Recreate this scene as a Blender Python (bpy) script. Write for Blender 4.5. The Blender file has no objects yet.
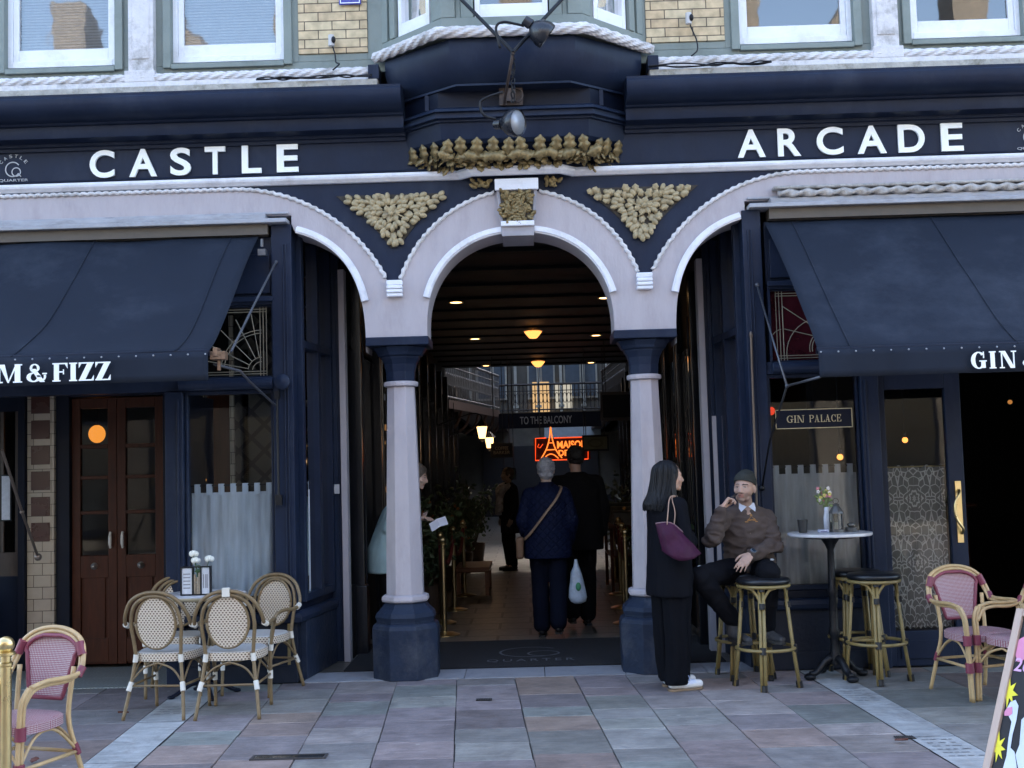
import bpy, bmesh, math, random
from mathutils import Vector, Matrix, noise, Euler
R = math.radians
random.seed(7)
C = bpy.context.scene.collection

# ------------------------------------------------------------------ camera
CAMPOS = Vector((0.04, -9.15, 1.6))
FPX = 1180.0
YAW, PITCH, ROLL = R(-0.75), R(4.05), R(1.62)
_d = Vector((math.sin(YAW) * math.cos(PITCH), math.cos(YAW) * math.cos(PITCH), math.sin(PITCH)))
_r = Vector((math.cos(YAW), -math.sin(YAW), 0))
_u = _r.cross(_d)
CR = math.cos(ROLL) * _r - math.sin(ROLL) * _u
CU = math.sin(ROLL) * _r + math.cos(ROLL) * _u
cam = bpy.data.cameras.new('camera')
camo = bpy.data.objects.new('camera', cam)
C.objects.link(camo)
camo.matrix_world = Matrix(((CR.x, CU.x, -_d.x, CAMPOS.x), (CR.y, CU.y, -_d.y, CAMPOS.y), (CR.z, CU.z, -_d.z, CAMPOS.z), (0, 0, 0, 1)))
cam.sensor_width = 36.0
cam.lens = FPX / 1024 * 36.0
cam.clip_end = 2000
cam.clip_start = 0.05
bpy.context.scene.camera = camo

# ------------------------------------------------------------------ light
SUN_EL, SUN_AZ = R(38), R(8)        # the sun stands behind the arcade: the street lies in open shade
w = bpy.data.worlds.new('World')
bpy.context.scene.world = w
w.use_nodes = True
nt = w.node_tree
bg = nt.nodes['Background']
sky = nt.nodes.new('ShaderNodeTexSky')
sky.sky_type = 'NISHITA'
sky.sun_disc = False
sky.sun_elevation = SUN_EL
sky.sun_rotation = SUN_AZ
sky.air_density = 1.0
sky.dust_density = 3.0
sky.ozone_density = .45
nt.links.new(sky.outputs[0], bg.inputs[0])
bg.inputs[1].default_value = 0.15
sl = bpy.data.lights.new('sun', 'SUN')
sl.energy = 3.0
sl.angle = R(0.5)
sl.color = (1, .95, .88)
so = bpy.data.objects.new('sun', sl)
C.objects.link(so)
so.rotation_euler = (-Vector((math.sin(SUN_AZ) * math.cos(SUN_EL), math.cos(SUN_AZ) * math.cos(SUN_EL), math.sin(SUN_EL)))).to_track_quat('-Z', 'Y').to_euler()
so.location = (0, 30, 30)
vs = bpy.context.scene.view_settings
vs.view_transform = 'Standard'
vs.look = 'None'
vs.gamma = 1
vs.use_curve_mapping = False
vs.exposure = 3.0
bpy.context.scene.cycles.max_bounces = 7
bpy.context.scene.cycles.transparent_max_bounces = 16


def at(px, py, Y):
    """world point on the plane y=Y seen at a pixel of the photograph (used to measure real positions)"""
    v = _d + (px - 512) / FPX * CR - (py - 384) / FPX * CU
    t = (Y - CAMPOS.y) / v.y
    return CAMPOS + t * v


def gr(px, py, z=0.0):
    v = _d + (px - 512) / FPX * CR - (py - 384) / FPX * CU
    t = (z - CAMPOS.z) / v.z
    return CAMPOS + t * v


# ------------------------------------------------------------------ materials
MATS = {}


def nodemat(name):
    m = bpy.data.materials.new(name)
    m.use_nodes = True
    n = m.node_tree.nodes
    l = m.node_tree.links
    b = n['Principled BSDF']
    return m, n, l, b


def M(name, col, rough=.5, metal=0, var=.12, scale=6, bump=.0, bscale=60, dirt=None, dirtamt=.3, spec=.5, stretch=(1, 1, 1), coat=0, emit=None, es=0, subsurf=0):
    """painted / natural surface: base colour broken by two noises, optional dirt colour, optional fine bump"""
    if name in MATS:
        return MATS[name]
    m, n, l, b = nodemat(name)
    tc = n.new('ShaderNodeTexCoord')
    mp = n.new('ShaderNodeMapping')
    mp.inputs['Scale'].default_value = stretch
    l.new(tc.outputs['Object'], mp.inputs[0])
    nz = n.new('ShaderNodeTexNoise')
    nz.inputs['Scale'].default_value = scale
    nz.inputs['Detail'].default_value = 6
    nz.inputs['Roughness'].default_value = .65
    l.new(mp.outputs[0], nz.inputs[0])
    cr = n.new('ShaderNodeValToRGB')
    cr.color_ramp.elements[0].position = .3
    cr.color_ramp.elements[1].position = .72
    cr.color_ramp.elements[0].color = tuple(c * (1 - var) for c in col) + (1,)
    cr.color_ramp.elements[1].color = tuple(min(1, c * (1 + var)) for c in col) + (1,)
    l.new(nz.outputs[0], cr.inputs[0])
    out = cr.outputs[0]
    if dirt:
        n2 = n.new('ShaderNodeTexNoise')
        n2.inputs['Scale'].default_value = scale * .45
        n2.inputs['Detail'].default_value = 10
        n2.inputs['Roughness'].default_value = .75
        l.new(mp.outputs[0], n2.inputs[0])
        r2 = n.new('ShaderNodeValToRGB')
        r2.color_ramp.elements[0].position = .5
        r2.color_ramp.elements[1].position = .72
        r2.color_ramp.elements[1].color = (dirtamt,) * 3 + (1,)
        r2.color_ramp.elements[0].color = (0, 0, 0, 1)
        l.new(n2.outputs[0], r2.inputs[0])
        mx = n.new('ShaderNodeMix')
        mx.data_type = 'RGBA'
        l.new(r2.outputs[0], mx.inputs[0])
        l.new(out, mx.inputs[6])
        mx.inputs[7].default_value = tuple(dirt) + (1,)
        out = mx.outputs[2]
    l.new(out, b.inputs['Base Color'])
    b.inputs['Roughness'].default_value = rough
    b.inputs['Metallic'].default_value = metal
    b.inputs['Specular IOR Level'].default_value = spec
    rr = n.new('ShaderNodeMapRange')
    rr.inputs[3].default_value = max(0, rough - .08)
    rr.inputs[4].default_value = min(1, rough + .12)
    l.new(nz.outputs[0], rr.inputs[0])
    l.new(rr.outputs[0], b.inputs['Roughness'])
    if coat:
        b.inputs['Coat Weight'].default_value = coat
    if bump:
        nb = n.new('ShaderNodeTexNoise')
        nb.inputs['Scale'].default_value = bscale
        nb.inputs['Detail'].default_value = 5
        l.new(mp.outputs[0], nb.inputs[0])
        bp = n.new('ShaderNodeBump')
        bp.inputs['Strength'].default_value = bump
        bp.inputs['Distance'].default_value = .01
        l.new(nb.outputs[0], bp.inputs['Height'])
        l.new(bp.outputs[0], b.inputs['Normal'])
    if emit:
        b.inputs['Emission Color'].default_value = tuple(emit) + (1,)
        b.inputs['Emission Strength'].default_value = es
    if subsurf:
        b.inputs['Subsurface Weight'].default_value = subsurf
        b.inputs['Subsurface Radius'].default_value = (.01, .004, .002)
    MATS[name] = m
    return m


def glassmat(name, tint=(.9, .95, 1), refl=.14, rough=.02, wav=.0):
    if name in MATS:
        return MATS[name]
    m, n, l, b = nodemat(name)
    n.remove(b)
    o = n['Material Output']
    t = n.new('ShaderNodeBsdfTransparent')
    t.inputs[0].default_value = tint + (1,)
    g = n.new('ShaderNodeBsdfGlossy')
    g.inputs['Roughness'].default_value = rough
    lw = n.new('ShaderNodeFresnel')
    lw.inputs[0].default_value = 1.5
    mr = n.new('ShaderNodeMapRange')
    mr.inputs[1].default_value = 0
    mr.inputs[2].default_value = 1
    mr.inputs[3].default_value = refl - .04
    mr.inputs[4].default_value = 1
    l.new(lw.outputs[0], mr.inputs[0])
    mx = n.new('ShaderNodeMixShader')
    l.new(mr.outputs[0], mx.inputs[0])
    l.new(t.outputs[0], mx.inputs[1])
    l.new(g.outputs[0], mx.inputs[2])
    if wav:
        tc = n.new('ShaderNodeTexCoord')
        nz = n.new('ShaderNodeTexNoise')
        nz.inputs['Scale'].default_value = 3
        l.new(tc.outputs['Object'], nz.inputs[0])
        bp = n.new('ShaderNodeBump')
        bp.inputs['Strength'].default_value = wav
        bp.inputs['Distance'].default_value = .02
        l.new(nz.outputs[0], bp.inputs['Height'])
        l.new(bp.outputs[0], g.inputs['Normal'])
    l.new(mx.outputs[0], o.inputs[0])
    MATS[name] = m
    return m


def emitmat(name, col, s):
    if name in MATS:
        return MATS[name]
    m, n, l, b = nodemat(name)
    b.inputs['Base Color'].default_value = (.02, .02, .02, 1)
    b.inputs['Emission Color'].default_value = tuple(col) + (1,)
    b.inputs['Emission Strength'].default_value = s
    MATS[name] = m
    return m


def vcolmat(name, rough=.55, bump=.1, bscale=120, sub=0, spec=.4, var=.1):
    if name in MATS:
        return MATS[name]
    m, n, l, b = nodemat(name)
    a = n.new('ShaderNodeAttribute')
    a.attribute_name = 'Col'
    tc = n.new('ShaderNodeTexCoord')
    nz = n.new('ShaderNodeTexNoise')
    nz.inputs['Scale'].default_value = bscale
    nz.inputs['Detail'].default_value = 8
    l.new(tc.outputs['Object'], nz.inputs[0])
    n3 = n.new('ShaderNodeTexNoise')
    n3.inputs['Scale'].default_value = bscale * .12
    n3.inputs['Detail'].default_value = 8
    n3.inputs['Roughness'].default_value = .7
    l.new(tc.outputs['Object'], n3.inputs[0])
    mr = n.new('ShaderNodeMapRange')
    mr.inputs[1].default_value = .3
    mr.inputs[2].default_value = .7
    mr.inputs[3].default_value = 1 - var
    mr.inputs[4].default_value = 1 + var
    l.new(n3.outputs[0], mr.inputs[0])
    vm = n.new('ShaderNodeVectorMath')
    vm.operation = 'SCALE'
    l.new(a.outputs['Color'], vm.inputs[0])
    l.new(mr.outputs[0], vm.inputs['Scale'])
    l.new(vm.outputs[0], b.inputs['Base Color'])
    b.inputs['Roughness'].default_value = rough
    b.inputs['Specular IOR Level'].default_value = spec
    if sub:
        b.inputs['Subsurface Weight'].default_value = sub
        b.inputs['Subsurface Radius'].default_value = (.012, .004, .002)
    bp = n.new('ShaderNodeBump')
    bp.inputs['Strength'].default_value = bump
    bp.inputs['Distance'].default_value = .006
    l.new(nz.outputs[0], bp.inputs['Height'])
    l.new(bp.outputs[0], b.inputs['Normal'])
    MATS[name] = m
    return m


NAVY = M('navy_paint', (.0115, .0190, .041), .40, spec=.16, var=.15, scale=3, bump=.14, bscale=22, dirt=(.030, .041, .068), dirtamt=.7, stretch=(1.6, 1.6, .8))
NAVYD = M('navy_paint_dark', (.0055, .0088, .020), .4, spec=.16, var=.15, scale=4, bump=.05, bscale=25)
BLUE = M('plinth_blue', (.018, .027, .050), .5, spec=.2, var=.2, scale=7, bump=.6, bscale=24, dirt=(.07, .075, .09), dirtamt=.75)
LILAC = M('lilac_stone_paint', (.395, .362, .385), .6, var=.07, scale=4, bump=.2, bscale=30, dirt=(.27, .235, .245), dirtamt=.6, stretch=(2, 2, .6))
WHITE = M('white_trim_paint', (.72, .74, .8), .45, var=.06, scale=8, bump=.15, bscale=40, dirt=(.35, .33, .33), dirtamt=.6)
WHITED = M('weathered_white_stone', (.62, .61, .62), .75, var=.1, scale=9, bump=.5, bscale=45, dirt=(.16, .15, .12), dirtamt=.8)
MOSS = M('mossy_ledge', (.42, .40, .36), .85, var=.25, scale=14, bump=.6, bscale=50, dirt=(.10, .10, .05), dirtamt=1.0)
GREEN = M('sage_stone', (.20, .235, .215), .65, var=.08, scale=4, bump=.25, bscale=35, dirt=(.10, .12, .10), dirtamt=.5)
SASH = M('sash_white', (.75, .77, .8), .4, var=.04, scale=6, bump=.05, dirt=(.4, .38, .35), dirtamt=.5)
GOLD = M('antique_gold', (.205, .15, .065), .38, metal=.4, var=.35, scale=22, bump=.3, bscale=60, dirt=(.08, .06, .03), dirtamt=.8)
GOLDP = M('pale_gilt', (.37, .30, .175), .5, metal=.1, var=.25, scale=22, bump=.2, bscale=60, dirt=(.12, .09, .05), dirtamt=.7)
AWN = M('awning_canvas', (.016, .021, .033), .85, var=.12, scale=2.2, bump=.25, bscale=300, dirt=(.036, .044, .062), dirtamt=.9, spec=.15, stretch=(1, 1, 1))
BRASS = M('brass', (.66, .52, .26), .28, metal=1, var=.1, scale=10)
IRON = M('black_iron', (.007, .008, .011), .4, spec=.3, var=.2, scale=12, bump=.2, bscale=60)
STEEL = M('grey_steel', (.32, .33, .36), .35, metal=.8, var=.1)
WOODD = M('dark_mahogany', (.055, .015, .006), .42, spec=.2, var=.35, scale=5, stretch=(6, 6, .7), bump=.1, bscale=30)
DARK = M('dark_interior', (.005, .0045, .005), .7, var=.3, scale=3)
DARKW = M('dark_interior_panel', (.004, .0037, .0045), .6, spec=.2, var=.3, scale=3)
CREAMT = M('cream_tile', (.42, .36, .28), .25, var=.06, scale=3)
BROWNT = M('oxblood_tile', (.05, .013, .010), .25, var=.1, scale=3)
LETTER = M('letter_white', (.88, .92, .92), .5, var=.03)
GLASS = glassmat('window_glass', refl=.05, wav=.04)
GLASSB = glassmat('upper_glass', (.6, .66, .7), refl=.16, wav=.05)
GLASSD = glassmat('shop_glass', (.8, .85, .88), refl=.03, wav=.03)

# ------------------------------------------------------------------ mesh helpers


class MB:
    def __init__(s):
        s.v = []
        s.f = []
        s.uv = {}
        s.col = {}
        s.mi = {}

    def add(s, vs_, fs, uvs=None, col=None, mi=None, Mx=None):
        o = len(s.v)
        if Mx is not None:
            vs_ = [Mx @ Vector(p) for p in vs_]
        s.v += [tuple(p) for p in vs_]
        for k, f in enumerate(fs):
            i = len(s.f)
            s.f.append([a + o for a in f])
            if uvs is not None:
                s.uv[i] = [uvs[a] for a in f]
            if col is not None:
                s.col[i] = col
            if mi:
                s.mi[i] = mi
        return s

    def box(s, x0, x1, y0, y1, z0, z1, Mx=None, col=None, mi=None):
        if x0 > x1: x0, x1 = x1, x0
        if y0 > y1: y0, y1 = y1, y0
        if z0 > z1: z0, z1 = z1, z0
        v = [(x0, y0, z0), (x1, y0, z0), (x1, y1, z0), (x0, y1, z0), (x0, y0, z1), (x1, y0, z1), (x1, y1, z1), (x0, y1, z1)]
        return s.add(v, [(0, 3, 2, 1), (4, 5, 6, 7), (0, 1, 5, 4), (1, 2, 6, 5), (2, 3, 7, 6), (3, 0, 4, 7)], Mx=Mx, col=col, mi=mi)

    def prism(s, poly, y0, y1, Mx=None, axis='y', col=None, mi=None):
        """poly of (x,z) extruded along y (axis y) or (x,y) along z, or (y,z) along x"""
        n = len(poly)
        if axis == 'y':
            v = [(a, y0, b) for a, b in poly] + [(a, y1, b) for a, b in poly]
        elif axis == 'z':
            v = [(a, b, y0) for a, b in poly] + [(a, b, y1) for a, b in poly]
        else:
            v = [(y0, a, b) for a, b in poly] + [(y1, a, b) for a, b in poly]
        f = [list(range(n)), list(range(2 * n - 1, n - 1, -1))]
        for i in range(n):
            j = (i + 1) % n
            f.append([i, i + n, j + n, j])
        return s.add(v, f, Mx=Mx, col=col, mi=mi)

    def strip(s, A, B, y0, y1, Mx=None):
        """solid between two polylines A and B (x,z lists of same length) from y0 to y1"""
        n = len(A)
        v = [(a, y0, b) for a, b in A] + [(a, y0, b) for a, b in B] + [(a, y1, b) for a, b in A] + [(a, y1, b) for a, b in B]
        f = []
        for i in range(n - 1):
            f.append([i, i + 1, n + i + 1, n + i])
            f.append([2 * n + i, 3 * n + i, 3 * n + i + 1, 2 * n + i + 1])
            f.append([i, 2 * n + i, 2 * n + i + 1, i + 1])
            f.append([n + i, n + i + 1, 3 * n + i + 1, 3 * n + i])
        f.append([0, n, 3 * n, 2 * n])
        f.append([n - 1, 3 * n - 1, 4 * n - 1, 2 * n - 1])
        return s.add(v, f, Mx=Mx)

    def tube(s, pts, r, seg=8, closed=False, Mx=None, cap=True, flat=1.0, mi=None):
        pts = [Vector(p) for p in pts]
        n = len(pts)
        if n < 2:
            return s
        rr = r if isinstance(r, (list, tuple)) else [r] * n
        tang = []
        for i in range(n):
            if closed:
                t = pts[(i + 1) % n] - pts[i - 1]
            else:
                t = pts[min(i + 1, n - 1)] - pts[max(i - 1, 0)]
            if t.length < 1e-9: t = Vector((0, 0, 1))
            tang.append(t.normalized())
        t0 = tang[0]
        up = Vector((0, 0, 1)) if abs(t0.z) < .9 else Vector((1, 0, 0))
        a = t0.cross(up).normalized()
        v = []
        for i in range(n):
            if i:
                q = tang[i - 1].rotation_difference(tang[i])
                a = (q @ a)
                a = (a - a.dot(tang[i]) * tang[i]).normalized()
            b = tang[i].cross(a)
            for k in range(seg):
                an = 2 * math.pi * k / seg
                v.append(pts[i] + rr[i] * (math.cos(an) * a + flat * math.sin(an) * b))
        f = []
        m = n if closed else n - 1
        for i in range(m):
            j = (i + 1) % n
            for k in range(seg):
                k2 = (k + 1) % seg
                f.append([i * seg + k, i * seg + k2, j * seg + k2, j * seg + k])
        if not closed and cap:
            f.append(list(range(seg - 1, -1, -1)))
            f.append([(n - 1) * seg + k for k in range(seg)])
        return s.add(v, f, Mx=Mx, mi=mi)

    def rope(s, pts, r, pitch=.05, lobes=2, amp=.3, seg=12, step=.01, Mx=None):
        pts = resample([Vector(p) for p in pts], step)
        n = len(pts)
        v = []
        L = 0
        for i in range(n):
            if i: L += (pts[i] - pts[i - 1]).length
            t = (pts[min(i + 1, n - 1)] - pts[max(i - 1, 0)]).normalized()
            up = Vector((0, 0, 1)) if abs(t.z) < .8 else Vector((0, 1, 0))
            a = t.cross(up).normalized()
            b = t.cross(a)
            for k in range(seg):
                an = 2 * math.pi * k / seg
                q = r * (1 + amp * math.sin(lobes * an + 2 * math.pi * L / pitch))
                v.append(pts[i] + q * (math.cos(an) * a + math.sin(an) * b))
        f = []
        for i in range(n - 1):
            for k in range(seg):
                k2 = (k + 1) % seg
                f.append([i * seg + k, i * seg + k2, (i + 1) * seg + k2, (i + 1) * seg + k])
        f.append(list(range(seg - 1, -1, -1)))
        f.append([(n - 1) * seg + k for k in range(seg)])
        return s.add(v, f, Mx=Mx)

    def lathe(s, prof, c=(0, 0, 0), seg=24, Mx=None, oct=0, mi=None):
        """prof: (r,z) list; axis z through c"""
        v = []
        for r, z in prof:
            for k in range(seg):
                an = 2 * math.pi * (k + oct) / seg
                v.append((c[0] + r * math.cos(an), c[1] + r * math.sin(an), c[2] + z))
        n = len(prof)
        f = []
        for i in range(n - 1):
            for k in range(seg):
                k2 = (k + 1) % seg
                f.append([i * seg + k, i * seg + k2, (i + 1) * seg + k2, (i + 1) * seg + k])
        if prof[0][0] > 1e-4: f.append(list(range(seg - 1, -1, -1)))
        if prof[-1][0] > 1e-4: f.append([(n - 1) * seg + k for k in range(seg)])
        return s.add(v, f, Mx=Mx, mi=mi)

    def ell(s, c, r, seg=12, rings=8, Mx=None, rot=None, mi=None, col=None):
        if not isinstance(r, (list, tuple)): r = (r, r, r)
        v = []
        c = Vector(c)
        q = rot if rot is not None else None
        for i in range(rings + 1):
            ph = math.pi * i / rings
            if i in (0, rings):
                p = Vector((0, 0, r[2] * math.cos(ph)))
                if q: p = q @ p
                v.append(c + p)
            else:
                for k in range(seg):
                    an = 2 * math.pi * k / seg
                    p = Vector((r[0] * math.sin(ph) * math.cos(an), r[1] * math.sin(ph) * math.sin(an), r[2] * math.cos(ph)))
                    if q: p = q @ p
                    v.append(c + p)
        f = []
        for k in range(seg):
            f.append([0, 1 + k, 1 + (k + 1) % seg])
        for i in range(rings - 2):
            for k in range(seg):
                a = 1 + i * seg
                f.append([a + k, a + seg + k, a + seg + (k + 1) % seg, a + (k + 1) % seg])
        a = 1 + (rings - 2) * seg
        L = len(v) - 1
        for k in range(seg):
            f.append([a + k, L, a + (k + 1) % seg])
        return s.add(v, f, Mx=Mx, mi=mi, col=col)

    def cap(s, p1, r1, p2, r2, seg=14, fl=1.0, side=None):
        """tapered capsule, closed; fl flattens along the axis perpendicular to 'side'"""
        p1, p2 = Vector(p1), Vector(p2)
        t = (p2 - p1)
        L = t.length
        t = t.normalized() if L > 1e-6 else Vector((0, 0, 1))
        a = Vector(side) if side is not None else (Vector((0, 1, 0)) if abs(t.y) < .8 else Vector((1, 0, 0)))
        a = (a - a.dot(t) * t).normalized()
        b = t.cross(a)
        rows = []
        H = 5
        for i in range(H):
            an = math.pi / 2 * (1 - i / H)
            rows.append((-r1 * math.sin(an), r1 * math.cos(an)))
        rows.append((0, r1))
        for i in range(1, 6):
            q = i / 6
            rows.append((L * q, r1 + (r2 - r1) * q))
        rows.append((L, r2))
        for i in range(1, H + 1):
            an = math.pi / 2 * i / H
            rows.append((L + r2 * math.sin(an), r2 * math.cos(an)))
        v = []
        for d, r in rows:
            r = max(r, 1e-4)
            for k in range(seg):
                g = 2 * math.pi * k / seg
                v.append(p1 + t * d + r * (math.cos(g) * a + fl * math.sin(g) * b))
        f = []
        for i in range(len(rows) - 1):
            for k in range(seg):
                k2 = (k + 1) % seg
                f.append([i * seg + k, i * seg + k2, (i + 1) * seg + k2, (i + 1) * seg + k])
        f.append(list(range(seg - 1, -1, -1)))
        f.append([(len(rows) - 1) * seg + k for k in range(seg)])
        return s.add(v, f)

    def loft(s, secs, seg=28):
        """closed loft of ellipses: (center, rx, ry, rotz[, power])"""
        v = []
        for sc in secs:
            c, rx, ry, rz = sc[:4]
            pw = sc[4] if len(sc) > 4 else 1.0
            c = Vector(c)
            for k in range(seg):
                g = 2 * math.pi * k / seg
                cx_, sy_ = math.cos(g), math.sin(g)
                x = rx * math.copysign(abs(cx_) ** pw, cx_)
                y = ry * math.copysign(abs(sy_) ** pw, sy_)
                v.append(c + Vector((x * math.cos(rz) - y * math.sin(rz), x * math.sin(rz) + y * math.cos(rz), 0)))
        f = []
        for i in range(len(secs) - 1):
            for k in range(seg):
                k2 = (k + 1) % seg
                f.append([i * seg + k, i * seg + k2, (i + 1) * seg + k2, (i + 1) * seg + k])
        f.append(list(range(seg - 1, -1, -1)))
        f.append([(len(secs) - 1) * seg + k for k in range(seg)])
        return s.add(v, f)

    def mesh(s, name='m', smooth=False):
        me = bpy.data.meshes.new(name)
        me.from_pydata(s.v, [], s.f)
        if s.uv:
            ul = me.uv_layers.new(name='UVMap')
            for p in me.polygons:
                if p.index in s.uv:
                    for li, c in zip(p.loop_indices, s.uv[p.index]):
                        ul.data[li].uv = c
        if s.col:
            ca = me.color_attributes.new('Col', 'FLOAT_COLOR', 'CORNER')
            for p in me.polygons:
                c = s.col.get(p.index, (1, 1, 1))
                for li in p.loop_indices:
                    ca.data[li].color = tuple(c) + (1,)
        for i, k in s.mi.items():
            me.polygons[i].material_index = k
        bm = bmesh.new()
        bm.from_mesh(me)
        bmesh.ops.recalc_face_normals(bm, faces=bm.faces)
        bm.to_mesh(me)
        bm.free()
        if smooth:
            for p in me.polygons: p.use_smooth = True
        me.update()
        return me

    def build(s, name, mat, parent=None, smooth=False, bevel=0, loc=None, auto=None):
        me = s.mesh(name, smooth)
        for m_ in (mat if isinstance(mat, (list, tuple)) else [mat]):
            me.materials.append(m_)
        o = bpy.data.objects.new(name, me)
        C.objects.link(o)
        if parent: o.parent = parent
        if loc: o.location = loc
        if bevel:
            b = o.modifiers.new('bevel', 'BEVEL')
            b.width = bevel
            b.segments = 2
            b.limit_method = 'ANGLE'
            b.angle_limit = R(40)
            b.use_clamp_overlap = True
        if auto:
            me.set_sharp_from_angle(angle=R(auto))
        return o


def resample(pts, step):
    out = [pts[0]]
    for a, b in zip(pts, pts[1:]):
        L = (b - a).length
        k = max(1, int(round(L / step)))
        for i in range(1, k + 1):
            out.append(a.lerp(b, i / k))
    return out


def crom(pts, n=6, closed=False):
    pts = [Vector(p) for p in pts]
    out = []
    N = len(pts)
    rng = range(N) if closed else range(N - 1)
    for i in rng:
        if closed:
            p0, p1, p2, p3 = pts[i - 1], pts[i], pts[(i + 1) % N], pts[(i + 2) % N]
        else:
            p0, p1, p2, p3 = pts[max(i - 1, 0)], pts[i], pts[i + 1], pts[min(i + 2, N - 1)]
        for k in range(n):
            t = k / n
            out.append(.5 * ((2 * p1) + (p2 - p0) * t + (2 * p0 - 5 * p1 + 4 * p2 - p3) * t * t + (-p0 + 3 * p1 - 3 * p2 + p3) * t ** 3))
    if not closed: out.append(pts[-1])
    return out


def tag(o, label=None, cat=None, group=None, kind=None):
    if label: o['label'] = label
    if cat: o['category'] = cat
    if group: o['group'] = group
    if kind: o['kind'] = kind
    return o


def thing(name, label, cat, loc=(0, 0, 0), rotz=0, group=None):
    o = bpy.data.objects.new(name, None)
    o.empty_display_size = .1
    C.objects.link(o)
    o.location = loc
    o.rotation_euler = (0, 0, rotz)
    return tag(o, label, cat, group)


def dup(root, loc, rotz=0, label=None, group=None, scale=None):
    r = root.copy()
    C.objects.link(r)
    r.location = loc
    r.rotation_euler = (0, 0, rotz)
    if scale: r.scale = (scale,) * 3
    if label: r['label'] = label
    if group: r['group'] = group
    for ch in list(root.children):
        c = ch.copy()
        C.objects.link(c)
        c.parent = r
        for g in ch.children:
            d = g.copy()
            C.objects.link(d)
            d.parent = c
    return r


# text as real mesh
def text_mesh(txt, x0, x1, z0, z1, depth=.01, bold=0.0, spacing=1.0, font_res=6):
    cu = bpy.data.curves.new('t', 'FONT')
    cu.body = txt
    cu.size = 1
    cu.resolution_u = font_res
    cu.offset = bold
    cu.space_character = spacing
    cu.extrude = .5
    ob = bpy.data.objects.new('t', cu)
    C.objects.link(ob)
    dg = bpy.context.evaluated_depsgraph_get()
    me = bpy.data.meshes.new_from_object(ob.evaluated_get(dg))
    bpy.data.objects.remove(ob)
    bpy.data.curves.remove(cu)
    xs = [v.co.x for v in me.vertices]
    ys = [v.co.y for v in me.vertices]
    a, b, c, d = min(xs), max(xs), min(ys), max(ys)
    V = []
    for v in me.vertices:
        V.append((x0 + (v.co.x - a) / (b - a) * (x1 - x0), -v.co.z * depth * 1.0, z0 + (v.co.y - c) / (d - c) * (z1 - z0)))
    F = [list(p.vertices) for p in me.polygons]
    bpy.data.meshes.remove(me)
    return V, F


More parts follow.
